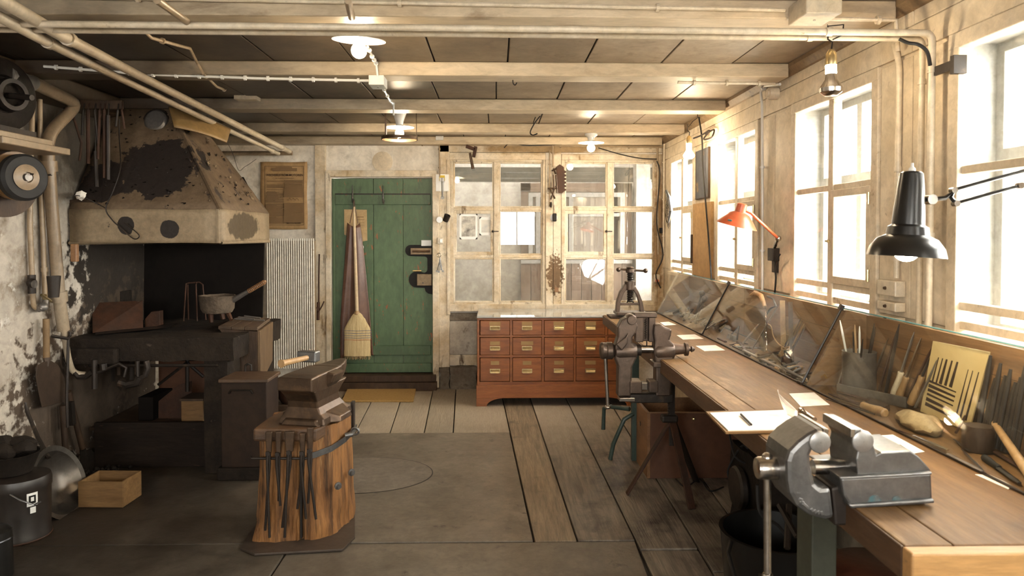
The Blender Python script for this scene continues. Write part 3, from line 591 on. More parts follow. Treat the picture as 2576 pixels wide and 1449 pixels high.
cable('black cable hanging from the ceiling hook down past the tan board', [fX(1758,295,1.50),fX(1766,350,1.50),fX(1768,420,1.50),fX(1776,520,1.50),fX(1784,620,1.50),fX(1790,705,1.50)], .006)
cable('black cable sagging under the back wall lamp to the corner', [fY(1505,372,6.55),fY(1560,388,6.55),fY(1610,398,6.55),fY(1652,400,6.55)], .005)
cable('dark cable running along the top rail between the back windows', [fY(1268,372,6.56),fY(1285,360,6.56),fY(1330,366,6.56),fY(1440,362,6.56)], .005)
cable('black cable looping down the corner to the red plug', [fY(1652,405,6.53),fY(1660,440,6.53),fY(1652,560,6.53),fY(1668,640,6.53),fY(1650,690,6.53),fY(1662,725,6.53)], .006)
cable('black wire wound round the bend of the thick ceiling pipe', [fY(2262,98,2.42),fY(2285,108,2.41),fY(2310,112,2.41),fY(2332,130,2.41),fY(2340,165,2.42)], .006)
cable('black cord from the socket under the red lamp down to the glass cases', [fX(1962,640,1.49),fX(1950,665,1.50),fX(1952,700,1.50),fX(1948,745,1.50)], .005)
cable('dark wire loop hanging from the ceiling near the back windows', [fY(1362,288,5.4),fY(1345,310,5.4),fY(1334,332,5.4),fY(1340,340,5.4),fY(1352,336,5.4)], .005)
cable('bent wire hook hanging straight from the ceiling boards', [fY(1350,288,5.45),fY(1343,305,5.45),fY(1342,312,5.45)], .004)
cable('pair of tiny dark hooks screwed under the second beam', [fY(1290,200,3.8),fY(1291,210,3.8),fY(1296,214,3.8),fY(1300,208,3.8)], .003)
# junction boxes
def jbox(name, label, p, dx, dy, dz, m, cat='junction box'):
    r = thing(name, label, cat, p)
    build('body', MB().box(p[0]-dx/2, p[0]+dx/2, p[1]-dy/2, p[1]+dy/2, p[2]-dz/2, p[2]+dz/2), m, r, bevel=.004)
    build('screw', MB().lathe([(.005,-.002),(.005,.002)], (p[0], p[1], p[2]-dz/2-.001), (0,0,1), 8), mSteel, r)
    return r
jbox('junction_box', 'white square junction box on the second beam', fY(951,207,3.74), .078, .12, .05, mWhite)
jbox('junction_box', 'white small junction box above the green door corner', fY(1106,346,6.56), .07, .06, .055, mWhite)
jbox('junction_box', 'cream painted junction box hanging from the beam left of the middle lamp', fY(633,247,4.76), .145, .25, .06, mPipe)
jbox('junction_box', 'large cream painted junction box on the nearest beam at top right', (1.165,2.62,2.258), .13, .16, .07, mPipe)
q = thing('wall_socket', 'round cream wall socket at the ceiling corner of the window wall', 'socket', fX(1962,232,1.53))
p = fX(1962,235,XR); build('body', MB().lathe([(.035,0),(.035,.04),(.03,.05)], (XR-.014, p.y, p.z), (-1,0,0), 20), mPipe, q, smooth=True); build('cap', MB().lathe([(.02,.05),(.018,.058)], (XR-.014, p.y, p.z), (-1,0,0), 16), mPipe, q)
q = thing('switch_box', 'stacked cream switch boxes low on the post beside the slim pipe', 'switch', fX(2240,780,1.53))
for (a, b) in ((702,748),(754,786),(790,815)):
    c0, c1 = fX(2218,a,1.52), fX(2264,b,1.52); build('box', MB().box(1.50, XR-.013, c1.y, c0.y, c1.z, c0.z), mPipe, q, bevel=.005)
    build('knob', MB().lathe([(.007,0),(.005,.008)], (1.50,(c0.y+c1.y)/2,(c0.z+c1.z)/2), (-1,0,0), 8), mWoodD, q)
# enamel ceiling lamps
def enamel(label, p, rs, mount_z, tilt=0):
    r = thing('ceiling_lamp', label, 'lamp', p, group=None)
    x, y, z = p
    build('porcelain_base', MB().lathe([(.052,mount_z-z),(.052,mount_z-z-.012),(.03,.036),(.026,.012),(.034,.0)], p, n=20), mPorc, r, smooth=True)
    ax = (math.sin(tilt)*.4, -math.sin(tilt), math.cos(tilt))
    sh = build('lamp_shade', MB().lathe([(.03,.006),(rs*.5,.004),(rs,-.006),(rs,-.009),(rs*.5,.0),(.03,.002)], p, ax, 32, False), mEnam, r, smooth=True)
    build('bulb', MB().sphere((x, y, z-.05), .032, 16, 12).lathe([(.02,-.03),(.016,0)], p), eBulb, r, smooth=True)
    return r
enamel('large round white enamel ceiling lamp nearest the viewer, lit', fY(903,97,3.0), .110, ZC, .10)
enamel('white enamel lamp inside the round wire cage in mid ceiling', fY(1005,318,5.2), .105, ZC)
enamel('white enamel lamp on the last beam before the back windows', fY(1487,357,5.83), .105, ZC-.07)
q = thing('lamp_cage', 'round flat hoop on metal straps hanging around the middle lamp', 'lamp cage', fY(1005,352,5.2))
c = fY(1005,352,5.2); c2 = .125
build('hoop', MB().lathe([(c2,0),(c2+.006,0),(c2+.006,.022),(c2,.022)], c, n=40, cap=False), mAnvil, q, smooth=True)
for sx, w in ((-.085,.012),(.124,.005)):
    yy = math.sqrt(max(c2**2-sx**2, 0)); build('strap', MB().box(c.x+sx-w/2, c.x+sx+w/2, c.y-yy-.004, c.y-yy, c.z+.01, ZC), mAnvil, q)
    if sx > 0: pass
build('strap', MB().box(c.x-.03,c.x-.024,c.y+c2-.004,c.y+c2,c.z+.01,ZC), mBrass, q)
# reflector bulbs
def reflector(label, px, py, Y, hook, s=1, silver=True):
    p = fY(px, py, Y); r = thing('hanging_bulb', label, 'lamp', p)
    x, y, z = p
    gm = eBulbS
    build('bulb', MB().lathe([(.0,-.028),(.022,-.026),(.037,-.014),(.039,0),(.03,.014),(.02,.03),(.017,.05)], p, n=24), mSteel if silver else gm, r, smooth=True, label='silvered bulb' if silver else None)
    build('glowing_neck', MB().lathe([(.0165,.05),(.0185,.052),(.0185,.078),(.0165,.08)], p, n=16), eBulb, r, smooth=True)
    build('socket', MB().lathe([(.019,.08),(.020,.09),(.018,.12),(.008,.135)], p, n=16), mBrass, r, smooth=True)
    build('hanger', MB().tube([(x,y,z+.13),(x+.004,y,z+.16),(x-.012,y,z+.17),(x-.014,y,z+.22)] + [tuple(h) for h in hook], .003, 6), mIron, r)
    return r
h = fY(2100,72,2.5)
reflector('silvered reflector bulb hanging on a hook from the thick ceiling pipes', 2090, 222, 2.49, [fY(2085,92,2.49), fY(2082,66,2.49), fY(2122,62,2.49), fY(2120,88,2.49), fY(2095,100,2.49)])
reflector('lit reflector bulb dangling from its cord in the back window corner', 1733, 390, 5.0, [fY(1732,320,5.0), fY(1742,306,5.0), fY(1755,296,5.0), (fY(1755,296,5.0).x, 5.0, ZC+.003)], silver=False)
# red wall lamp
pj = fX(1958,600,1.50); pm = fX(1960,640,XR)
rl = thing('wall_lamp', 'orange red enamel lamp on a jointed arm fixed to the window post', 'lamp', pm)
build('mount', MB().box(XR-.05, XR-.013, pm.y-.04, pm.y+.04, pm.z-.035, pm.z+.035).box(XR-.03, XR-.013, pm.y-.03, pm.y+.03, pm.z-.10, pm.z-.03), mIron, rl, bevel=.003, label='dark metal wall socket')
sc_ = fY(1862,528,3.62); rim = fY(1842,556,3.62)
build('joint', MB().tube([pj, (pm.x-.03, pm.y, pm.z+.03)], .009).sphere(pj, .016, 12, 8), mSteel, rl, smooth=True)
neck = fY(1889,536,3.62)
build('arm', MB().tube([pj, neck, (sc_.x+.02, sc_.y, sc_.z)], .008, 10), mRed, rl, smooth=True)
ax = Vector((-.10, -.10, -.9)).normalized(); top = Vector(fY(1868,512,3.62))
ax = Vector((-.22,.13,-.96)).normalized()
sh = build('lamp_shade', MB().lathe([(.018,0),(.026,.004),(.028,.045),(.05,.055),(.078,.085),(.104,.118),(.102,.118),(.076,.087),(.048,.058),(.02,.047)], top, ax, 36, False), mRed, rl, smooth=True)
build('emblem', MB().cb(top+ax*.088+Vector((-.062,-.062,-.004)), (.02,.004,.014), Euler((.4,.2,-.7))), M('teal_emblem', (.12,.22,.2), bump=0), sh)
build('bulb', MB().sphere(top+ax*.075, .026, 12, 10), eBulbS, rl, smooth=True)
# black anglepoise
bl = thing('desk_lamp', 'black enamel jointed lamp reaching in from the right edge, lit', 'lamp', (1.5,1.84,.87))
Yl = 1.83; bt_ = fY(2293,440,Yl); ax = (Vector(fY(2282,600,Yl))-bt_).normalized(); k = Yl/F
prof = [(22,-8),(27,-4),(31,30),(36,90),(38,124),(47,130),(50,150),(70,160),(86,182),(92,204),(90,204),(84,184),(68,163),(46,153)]
build('lamp_shade', MB().lathe([(a*k, b*k*1.02) for a, b in prof], bt_, ax, 40, False).lathe([(20*k,-8*k),(3*k,-10*k)], bt_, ax, 24), mBlack, bl, smooth=True)
build('switch_knob', MB().lathe([(9*k,-8*k),(8*k,-16*k),(4*k,-20*k),(3*k,-30*k)], bt_, ax, 14), mPorc, bl, smooth=True)
build('bulb', MB().sphere(bt_+ax*188*k, .033, 16, 12), eBulb, bl, smooth=True)
j0 = fY(2340,502,Yl); j1 = fY(2378,498,Yl)
build('joint', MB().tube([fY(2325,503,Yl), j1, fY(2400,480,Yl), fY(2392,496,Yl), fY(2405,512,Yl)], .006, 8), mBlack, bl, smooth=True)
build('joint_disc', MB().lathe([(.013,-.012),(.013,.012)], j0, (0,1,0), 20), mSteel, bl, smooth=True)
e1, e2 = fY(2690,398,Yl), fY(2690,432,Yl)
for a, b in ((fY(2398,478,Yl), e1), (fY(2403,512,Yl), e2)): build('arm', MB().tube([a, b], .0045, 8), mBlack, bl, smooth=True)
for a in (fY(2398,479,Yl), fY(2404,512,Yl), fY(2565,467,Yl)): build('pivot', MB().lathe([(.008,-.008),(.008,.008)], a, (0,1,0), 12), mSteel, bl)
build('lower_arm', MB().tube([e1, e2, (1.49,Yl,.90)], .006, 8), mBlack, bl, smooth=True)
build('clamp', MB().lathe([(.05,0),(.05,.02),(.012,.03),(.012,.06)], (1.49,Yl,.851)), mBlack, bl, smooth=True)
# board and picture on the post between the first two windows
y0, y1 = fX(1800,600,XR).y, fX(1754,600,XR).y
tb = build('tan_board', MB().box(XR-.035, XR-.013, y0, y1, 1.12, fX(1780,510,XR).z), M('tan_board', (.46,.28,.12), (.38,.22,.09), s=5, dirt=((.2,.11,.05),8,.6,.75), bump=.1), label='smooth tan wooden board fixed between the first two windows', cat='board')
c0, c1 = fX(1791,376,XR), fX(1759,500,XR)
pc = thing('picture', 'faded dark blue picture hanging above the tan board', 'picture', ((XR-.02), (c0.y+c1.y)/2, c1.z))
build('panel', MB().box(XR-.026, XR-.013, c0.y, c1.y, c1.z, c0.z+.02), M('slate_blue', (.10,.105,.12), (.07,.07,.08), s=5, dirt=((.25,.16,.08),7,.56,.64), bump=.02), pc)
build('frame', MB().box(XR-.028, XR-.013, c0.y-.008, c0.y, c1.z, c0.z+.02).box(XR-.028, XR-.013, c1.y, c1.y+.008, c1.z, c0.z+.02).box(XR-.028, XR-.013, c0.y-.008, c1.y+.008, c1.z-.008, c1.z), mWoodD, pc)
q = build('latch_bar', MB().box(XR-.045, XR-.02, fX(1752,640,XR).y-.02, fX(1752,640,XR).y+.01, fX(1752,662,XR).z, fX(1752,590,XR).z), mWoodD, label='dark wooden latch bar on the edge of the tan board', cat='latch')
# coil of wire in the corner
co = thing('wire_coil', 'tangled grey wire coil with pliers hanging in the back right corner', 'wire coil', fX(1680,520,1.50))
pc_ = fX(1680,510,1.515)
t = MB()
for k in range(7):
    a, b = random.uniform(.05,.10), random.uniform(.10,.20); ph = random.uniform(-.25,.25)
    t.tube([(pc_.x+.01*math.sin(3*q+k), pc_.y+.8*a*math.cos(q)+ph*.1, pc_.z+b*math.sin(q)-.05+ph*.1) for q in [2*math.pi*i/24 for i in range(25)]], .0016, 5)
build('loops', t, mIron, co)
build('bundle', MB().tube([fX(1676,480,1.50), fX(1684,500,1.49), fX(1688,530,1.49), fX(1682,560,1.50)], [.012,.018,.016,.008], 8).rough(.006, 60), mVise, co, smooth=True)
cable('tangle of wires bunched at the ceiling hook in the window corner', [fX(1745,348,1.5),fX(1765,340,1.49),fX(1785,328,1.5),fX(1770,350,1.5),fX(1790,345,1.5),fX(1796,326,1.52),fX(1775,338,1.5)], .006, mIron)
q = thing('plug_socket', 'dark socket with a red plug at the bottom of the corner post', 'socket', fY(1652,705,6.58))
build('body', MB().cb(fY(1652,700,6.59), (.05,.05,.07)), mPipe, q, bevel=.006); build('plug', MB().lathe([(.014,0),(.014,.03)], fY(1652,706,6.56), (0,-1,0), 14), mRed, q)
build('corner_switch', MB().cb(fX(1664,580,1.52), (.03,.05,.05)), mBlackR, label='small black switch on the corner post below the wire coil', cat='switch', bevel=.004)

# ================================================================ ON THE BACK WALL
ps = thing('poster', 'large yellowed printed motor instruction poster on the back wall', 'poster', fY(716,578,YB-.01))
YP = YB-.012
build('sheet', MB().grid(lambda u, v: (PX(657,YP)+(PX(774,YP)-PX(657,YP))*u + .003*math.sin(9*v), YP-.004-.006*math.sin(5*u+2*v)**2, PZ(577,YP)+(PZ(409,YP)-PZ(577,YP))*v+.002*math.sin(8*u)), 14, 18), mOldP, ps, solid=.002, smooth=True)
YT = YP-.016
text('WECHSELSTROM-MOTOREN', .028, fY(716,443,YT), (1,0,0), (0,0,1), mInk, ps, w=PX(762,YT)-PX(670,YT))
text('MIT KURZSCHLUSSANKER', .013, fY(716,449.5,YT), (1,0,0), (0,0,1), mTextP, ps, w=.17)
text('BROWN BOVERI', .015, fY(739,563,YT), (1,0,0), (0,0,1), mInk, ps, w=.128)
t = MB()
for (a, b, c, d) in ((667,419,764.5,419.6),(667,566,764.5,566.6),(667,419,667.6,566.6),(764,419,764.6,566.6)): t.box(PX(a,YT), PX(c,YT), YT, YT+.001, PZ(d,YT), PZ(b,YT))
build('printed_border', t, mInk, ps)
t = MB(); rng = random.Random(3)
for (a, b) in ((670.5,713),(718,760.5)):
    y = 455.5
    while y < 561:
        if a > 700 and (495 < y < 509 or y > 557): y += 1.9; continue
        if rng.random() < .08: y += 3.2; continue
        w = 1 if rng.random() < .8 else rng.uniform(.4,.9)
        t.box(PX(a+rng.choice([0,0,2]),YT), PX(a+(b-a)*w,YT), YT, YT+.001, PZ(y+.7,YT), PZ(y,YT)); y += 1.75
t.box(PX(700,YT), PX(732,YT), YT, YT+.001, PZ(425.3,YT), PZ(424.3,YT)).box(PX(690,YT), PX(744,YT), YT, YT+.001, PZ(427.9,YT), PZ(427.2,YT))
build('printed_lines', t, mTextP, ps, kind='stuff')
build('signature', MB().tube([fY(722+i*3, 501+3.5*math.sin(i*2.1), YT) for i in range(11)], .0012, 4), mInk, ps)
# radiator
ra = thing('radiator', 'tall cream ribbed flat radiator beside the door post', 'radiator', (PX(729,6.5), 6.5, .14))
xa, xb = PX(668,6.5), PX(790,6.5); za, zb_ = PZ(925,6.5), PZ(600,6.5)
build('back_panel', MB().box(xa, xb, 6.53, 6.56, za, zb_-.02), mPipeD, ra)
n = 22
for i in range(n):
    x = xa+(xb-xa)*(i+.5)/n
    build('fin', MB().tube([(x,6.515,za),(x,6.515,zb_-.09),(x,6.512,zb_)], .0066, 8), mRad, ra, smooth=True)
build('foot', MB().box(xa+.02, xa+.05, 6.5, 6.56, 0, za).box(xb-.05, xb-.02, 6.5, 6.56, 0, za), mPipeD, ra)
ra2 = thing('radiator', 'low golden lit radiator glimpsed under the forge table', 'radiator', (PX(488,6.45), 6.45, .2))
for i in range(7):
    x = PX(466,6.45)+i*.028; build('fin', MB().tube([(x,6.45,.2),(x,6.45,.62)], .009, 8), mPipe, ra2, smooth=True)
build('rail', MB().box(PX(462,6.45), PX(516,6.45), 6.46, 6.50, .22, .24).box(PX(462,6.45), PX(516,6.45), 6.46, 6.50, .58, .60).box(PX(466,6.45), PX(470,6.45), 6.46, 6.50, 0, .24).box(PX(508,6.45), PX(512,6.45), 6.46, 6.50, 0, .24), mPipe, ra2)
# round plaque and latch rod
q = thing('round_plaque', 'pale round painted cover plate above the green door', 'cover plate', fY(963,408,YB-.01))
build('disc', MB().lathe([(.095,0),(.095,.006),(.088,.009)], (PX(963), YB-.001, PZ(408)), (0,-1,0), 32), mFrame, q, smooth=True); build('backing', MB().box(PX(937), PX(989), YB-.006, YB-.0005, PZ(434), PZ(380)), mPlasB, q)
q = thing('latch_rod', 'rusty iron rod with a forked latch hanging on the left door post', 'latch', fY(801,805,6.58))
build('rod', MB().tube([fY(803,640,6.60), fY(803,648,6.58), fY(802,700,6.585), fY(802,762,6.585)], .007, 8), mRust, q, smooth=True)
build('fork', MB().tube([fY(801,760,6.58), fY(800,805,6.58)], .014, 8).tube([fY(801,785,6.57), fY(810,770,6.57), fY(815,758,6.57)], .006).tube([fY(801,785,6.57), fY(796,772,6.57)], .006), mRust, q, smooth=True)
# things on the right door post
q = thing('hook_board', 'pale backing card with a yellow tag and small adjustable spanner hung beside the door', 'tool board', fY(1113,480,6.60))
build('card', MB().box(PX(1098), PX(1130), YB-.052, YB-.045, PZ(482), PZ(440)), mWhite, q); build('tag', MB().cb(fY(1112,448,6.60), (.05,.004,.05)), M('yellow_tag', (.65,.45,.05), bump=0), q)
build('spanner', MB().tube([fY(1112,448,6.585), fY(1113,495,6.585)], .007).lathe([(.006,-.004),(.016,-.004),(.016,.004),(.006,.004)], fY(1113,497,6.585), (0,1,0), 14, False).cb(fY(1112,452,6.585), (.04,.01,.035)), mVise, q)
q = thing('tin_mug', 'small dark tin cup hanging tilted on the door post', 'cup', fY(1115,556,6.57))
build('cup', MB().lathe([(.026,0),(.03,.062),(.028,.062),(.024,.004)], fY(1120,556,6.55), (.35,-.3,.8), 20), mIron, q, smooth=True); build('hanger', MB().lathe([(.028,0),(.028,.02)], fY(1106,553,6.615), (0,-1,0), 18), mPorc, q, smooth=True, label='white porcelain round mount')
q = thing('key_bunch', 'bunch of steel keys hanging on a nail beside the door locks', 'keys', fY(1106,685,6.58))
build('ring', MB().tube([(PX(1106)+.018*math.cos(a), 6.585, PZ(641)+.018*math.sin(a)) for a in [2*math.pi*i/16 for i in range(17)]], .003, 6), mSteel, q, smooth=True)
for i, (a, b) in enumerate(((1099,684),(1104,686),(1110,680),(1114,684))): build('key', MB().tube([fY(1107,648,6.583), fY(1105+i*1.2,660,6.58), fY(a,b,6.58-.004*i)], .0045, 6).cb(fY(a,b-2,6.575-.004*i), (.018,.004,.014)), mVise, q)
q = thing('light_switch', 'small cream wall switch on the door post above the keys', 'switch', fY(1110,613,6.60)); build('plate', MB().box(PX(1102), PX(1117), 6.605, 6.618, PZ(613), PZ(597)), mPipe, q, bevel=.003); build('rocker', MB().cb(fY(1110,606,6.60), (.02,.012,.03)), mPorc, q)
# tool hammer over window
q = thing('hung_clamp', 'rusty iron clamp shaped hammer hanging above the left back window', 'hammer', fY(1186,425,6.57))
build('head', MB().cb(fY(1184,372,6.56), (.09,.03,.03), Euler((0,.35,0))).cb(fY(1194,382,6.56), (.03,.03,.10), Euler((0,.2,0))), mRust, q, bevel=.004)
build('handle', MB().tube([fY(1182,385,6.565), fY(1190,425,6.56)], [.011,.015], 10), mAnvil, q, smooth=True)
# tools on mid post
q = thing('hinge_plate', 'long rusty toothed iron plate hanging on the post between the back windows', 'iron plate', fY(1408,490,6.58))
pts = [(1398,420),(1408,413),(1418,420)]
for k in range(6): pts += [(1419,428+k*9),(1424,430+k*9),(1424,434+k*9),(1419,436+k*9)]
pts += [(1414,486),(1404,486),(1402,450)]
build('plate', poly(pts, 6.575, .012), mRust, q, bevel=.002)
q = thing('scissor_tool', 'folded iron scissor bracket hanging beside the toothed plate', 'iron tool', fY(1393,500,6.57))
for a, b, c, d in ((1392,424,1398,438),(1388,430,1400,424),(1384,474,1396,500),(1398,468,1386,502),(1378,474,1404,474),(1392,440,1394,474),(1399,440,1402,486)):
    build('bar', MB().tube([fY(a,b,6.56), fY(c,d,6.56)], .009, 6), mAnvil, q, smooth=True)
build('bolt_end', MB().lathe([(.008,0),(.012,.02),(.008,.05)], fY(1386,522,6.575), (0,0,1), 10), mIron, q)
q = thing('rotary_switch', 'black rotary switch on a porcelain mount on the middle post', 'switch', fY(1394,560,6.60)); build('mount', MB().lathe([(.034,0),(.034,.014)], (PX(1392), YB-.037, PZ(547)), (0,-1,0), 20), mPorc, q); build('knob', MB().cb(fY(1395,547,6.59), (.036,.05,.075)), mBlackR, q, bevel=.008)
q = build('wood_block', MB().cb(fY(1400,729,6.60), (.035,.03,.04)), mCrate, label='small orange wooden block on the middle post', cat='block', bevel=.003)
# photo cards behind the left back window
for px0, px1, py0, py1, lab in ((1156,1201,537,602,'larger card with an old photograph fixed in the left back window'),(1206,1240,546,592,'smaller pale photo card beside the larger one in the left back window')):
    q = thing('photo_card', lab, 'photograph', fY((px0+px1)/2, py1, YB+.01)); Yc = YB-.004
    build('card', poly([(px0+5,py0),(px1-5,py0),(px1,py0+5),(px1,py1-5),(px1-5,py1),(px0+5,py1),(px0,py1-5),(px0,py0+5)], Yc, .003), M('photo', (.80,.79,.76), rough=.4, bump=0) if px1 < 1205 else bpy.data.materials['photo'], q)
    build('photo_print', poly([(px0+5,py0+7),(px1-5,py0+7),(px1-5,py1-7),(px0+5,py1-7)], Yc-.0008, .0008), M('print_%d' % px0, ((.10,.09,.075) if px1 < 1205 else (.42,.42,.41)), (.62,.58,.50), s=16, rough=.4, bump=.01, spk=0), q)
    if px1 < 1205: build('corners', MB().join(poly([(px0,py0),(px0+6,py0),(px0,py0+6)], Yc-.001, .002)).join(poly([(px1,py0),(px1-6,py0),(px1,py0+6)], Yc-.001, .002)).join(poly([(px1,py1),(px1-6,py1),(px1,py1-6)], Yc-.001, .002)).join(poly([(px0,py1),(px0+6,py1),(px0,py1-6)], Yc-.001, .002)), mBlackR, q)
    else: build('corners', MB().join(poly([(px0,py0),(px0+6,py0),(px0,py0+6)], Yc-.001, .002)).join(poly([(px0,py1),(px0+6,py1),(px0,py1-6)], Yc-.001, .002)), mBlackR, q)
# broom and apron on the door
YD = 6.60
q = thing('leather_apron', 'brown leather apron hanging on the green door behind the broom', 'apron', fY(900,905,YD+.02))
def apr(u, v):
    top, bot = 560, 905
    y = top+(bot-top)*v
    l = 874+(856-874)*min(v*1.4,1); r = 905+(940-905)*v**.8
    if v > .97: y = bot-12*abs(math.sin(u*5))
    x = l+(r-l)*u
    fold = .020*math.sin(u*11+1.5*v)*(.3+.7*v)+.03*(1-abs(2*u-1))
    return Vector(fY(x, y+(10*math.sin(3*u) if v < .03 else 0), YD+.045-fold))
build('leather', MB().grid(apr, 26, 24), mLeather, q, solid=.004, smooth=True)
build('neck_strap', MB().tube([fY(880,562,YD+.01), fY(889,520,YD-.0), fY(890,503,YD+.01), fY(893,520,YD), fY(900,562,YD+.02)], .004), mLeather, q)
q = thing('broom', 'straw broom with a pale wooden handle hanging in front of the leather apron', 'broom', fY(898,905,YD-.04))
YQ = YD-.05
build('handle', MB().tube([fY(891,520,YQ), fY(891,560,YQ), fY(894,650,YQ), fY(898,782,YQ)], [.008,.012,.014,.016], 12), M('broom_handle', (.60,.47,.31), (.52,.39,.24), s=6, bump=.03), q, smooth=True)
build('hanging_loop', MB().tube([fY(889,524,YQ), fY(888,505,YQ), fY(892,503,YQ), fY(892,524,YQ)], .002), mIron, q)
def br_(u, v):
    y = 786+(895-786)*v; w = [7,12,24,30,32,33,32.5,32,33,34][min(int(v*9.99),9)]
    w0 = 6+27*min(1, (v*2.6))**.75 if v < .385 else 33
    a = 2*math.pi*u; c = 899
    p = fY(c+w0*math.cos(a), y, YQ); return Vector((p.x, YQ+math.sin(a)*(.02+.012*min(1,v*3)), p.z))
hd = build('straw_head', MB().grid(br_, 40, 20).rough(.003, 60), mStraw, q, smooth=True)
t = MB(); rng = random.Random(5)
for i in range(260):
    a = rng.uniform(0, 2*math.pi); s_ = rng.uniform(.2, 1); x0 = 899+33*math.cos(a)*s_; yy = YQ+math.sin(a)*.03*s_
    t.tube([fY(x0, 880, yy), fY(x0+rng.uniform(-3,3)+(x0-899)*.06, rng.uniform(892,906), yy+rng.uniform(-.004,.004))], .0014, 3, False)
build('bristles', t, mStraw, q, kind='stuff')
for y_, m_ in ((828,'b'),(834,'b'),(840,'b'),(846,'b'),(851,'r')):
    mm = M('blue_thread', (.05,.09,.22), bump=0) if (m_ == 'b' and y_ == 828) else bpy.data.materials['blue_thread'] if m_ == 'b' else M('red_thread', (.40,.05,.02), bump=0)
    pz = PZ(y_+2, YQ); t = MB().tube([(PX(899,YQ)+.1225*math.cos(a), YQ+.0355*math.sin(a), pz+.001*math.sin(5*a)) for a in [2*math.pi*i/32 for i in range(33)]], .0016, 5)
    build('stitching', t, mm, q)
build('binding', MB().lathe([(.020,-.015),(.026,-.008),(.026,.008),(.019,.02)], fY(898,788,YQ), (0,0,1), 16), mWood, q, smooth=True)
# door mat
p = [fZ(875,980,0), fZ(1047,980,0), fZ(1040,1012,0), fZ(860,1012,0)]
build('doormat', MB().hexa([tuple(p[3]), tuple(p[2]), tuple(p[1]), tuple(p[0])] + [(v_.x, v_.y, .018) for v_ in (p[3], p[2], p[1], p[0])]), mMat, label='yellow coir doormat in front of the door step', cat='doormat', bevel=.004)
# ================================================================ DRAWER CABINET
cx0, cx1, cy0, cy1, czt = PX(1200,5.95), 1.165, 5.95, 6.56, PZ(800,5.95)
cb = thing('drawer_cabinet', 'orange pine cabinet of many small drawers under the back windows', 'cabinet', ((cx0+cx1)/2, 6.25, 0))
def cz(y): return PZ(y, 5.95)
build('side_panel', MB().box(cx0, cx0+.02, cy0, cy1, cz(985), czt), mOrange, cb, bevel=.002); build('side_panel', MB().box(cx1-.02, cx1, cy0, cy1, cz(985), czt), mOrange, cb, bevel=.002)
build('back_panel', MB().box(cx0+.02, cx1-.02, cy1-.02, cy1, cz(965), czt-.02), mOrange, cb)
build('top_panel', MB().box(cx0, cx1, cy0-.004, cy1, czt-.018, czt), mOrange, cb, bevel=.002)
build('bottom_panel', MB().box(cx0+.02, cx1-.02, cy0+.0, cy1-.02, cz(968), cz(960)), mOrange, cb)
for (a, b) in ((843,848),(893,899)): build('divider', MB().box(cx0+.02, cx1-.02, cy0-.003, cy1-.05, cz(b), cz(a)), mOrange, cb, bevel=.001)
xs = [1208,1290,1370,1450,1530,1606]; xs2 = [1282,1362,1443,1522,1600]
for i in range(4): build('divider', MB().box(PX(xs2[i]+.8,5.95), PX(xs[i+1]-.8,5.95), cy0-.002, cy1-.05, cz(960), czt-.018), mOrange, cb, bevel=.001)
rows = [(806,843),(849,893),(900,959)]; rng = random.Random(11)
mCard = M('drawer_card', (.33,.21,.09), (.27,.16,.06), s=8, bump=0)
for r_, (a, b) in enumerate(rows):
    for c_ in range(5):
        x0, x1 = PX(xs[c_],5.95), PX(xs2[c_],5.95); xc = (x0+x1)/2; f = rng.uniform(-.002,.004)
        d = build('drawer', MB().box(x0, x1, cy0-.006-f, cy0+.30, cz(b)+.002, cz(a)-.002), mOrange, cb, bevel=.002)
        if c_ == 0 or True:
            hz = cz([826,877,934][r_]); yf = cy0-.006-f
            t = MB().prism([(yf-.001, hz+.014),(yf-.010, hz+.013),(yf-.020, hz+.004),(yf-.024, hz-.010),(yf-.021,hz-.010),(yf-.010,hz+.008),(yf-.001,hz+.010)], (xc-.037,0,0), (0,1,0), (0,0,1), (.074,0,0))
            build('cup_handle', t, mBrass, d, smooth=True)
            build('handle_plate', MB().box(xc-.043, xc+.043, yf-.002, yf-.0002, hz-.012, hz+.022), mBrass, d)
            w = rng.uniform(.035,.055); up = [.045,.05,.075][r_]
            build('label_card', MB().box(xc-w, xc+w, yf-.0015, yf-.0002, hz+up-.020, hz+up+.012), mCard, d)
build('plinth', MB().box(cx0-.006, cx1+.006, cy0-.022, cy1, cz(1000), cz(968)), mOrange, cb, bevel=.002)
def bracket(s):
    X = (cx0-.006) if s > 0 else (cx1+.006); w = .24
    arc = [(.085+.155*(1-math.cos(a)), cz(1000)*math.sin(a)**1) for a in [math.pi/2*i/10 for i in range(11)]]
    pl = [(0,cz(1000)),(0,0),(.085,0)] + [(a_, b_) for a_, b_ in arc]
    return MB().prism(pl, (X, cy0-.022, 0), (s,0,0), (0,0,1), (0,.022,0))
for s in (1, -1): build('foot', bracket(s), mOrange, cb)
build('side_skirt', MB().box(cx0-.006, cx0+.016, cy0, cy1, 0, cz(1000)), mOrange, cb); build('side_skirt', MB().box(cx1-.016, cx1+.006, cy0, cy1, 0, cz(1000)), mOrange, cb)
for x in (1350,1433): build('support_leg', MB().box(PX(x-3,6.4), PX(x+3,6.4), 6.38, 6.41, 0, cz(1000)), mCrate, cb)
build('glass_top', MB().box(cx0-.002, cx1, cy0-.012, cy1+.02, czt+.002, czt+.010), M('table_glass', (.42,.42,.40), (.38,.38,.36), rough=.06, metal=.35, bump=0), label='clear glass sheet covering the drawer cabinet top', cat='glass sheet')
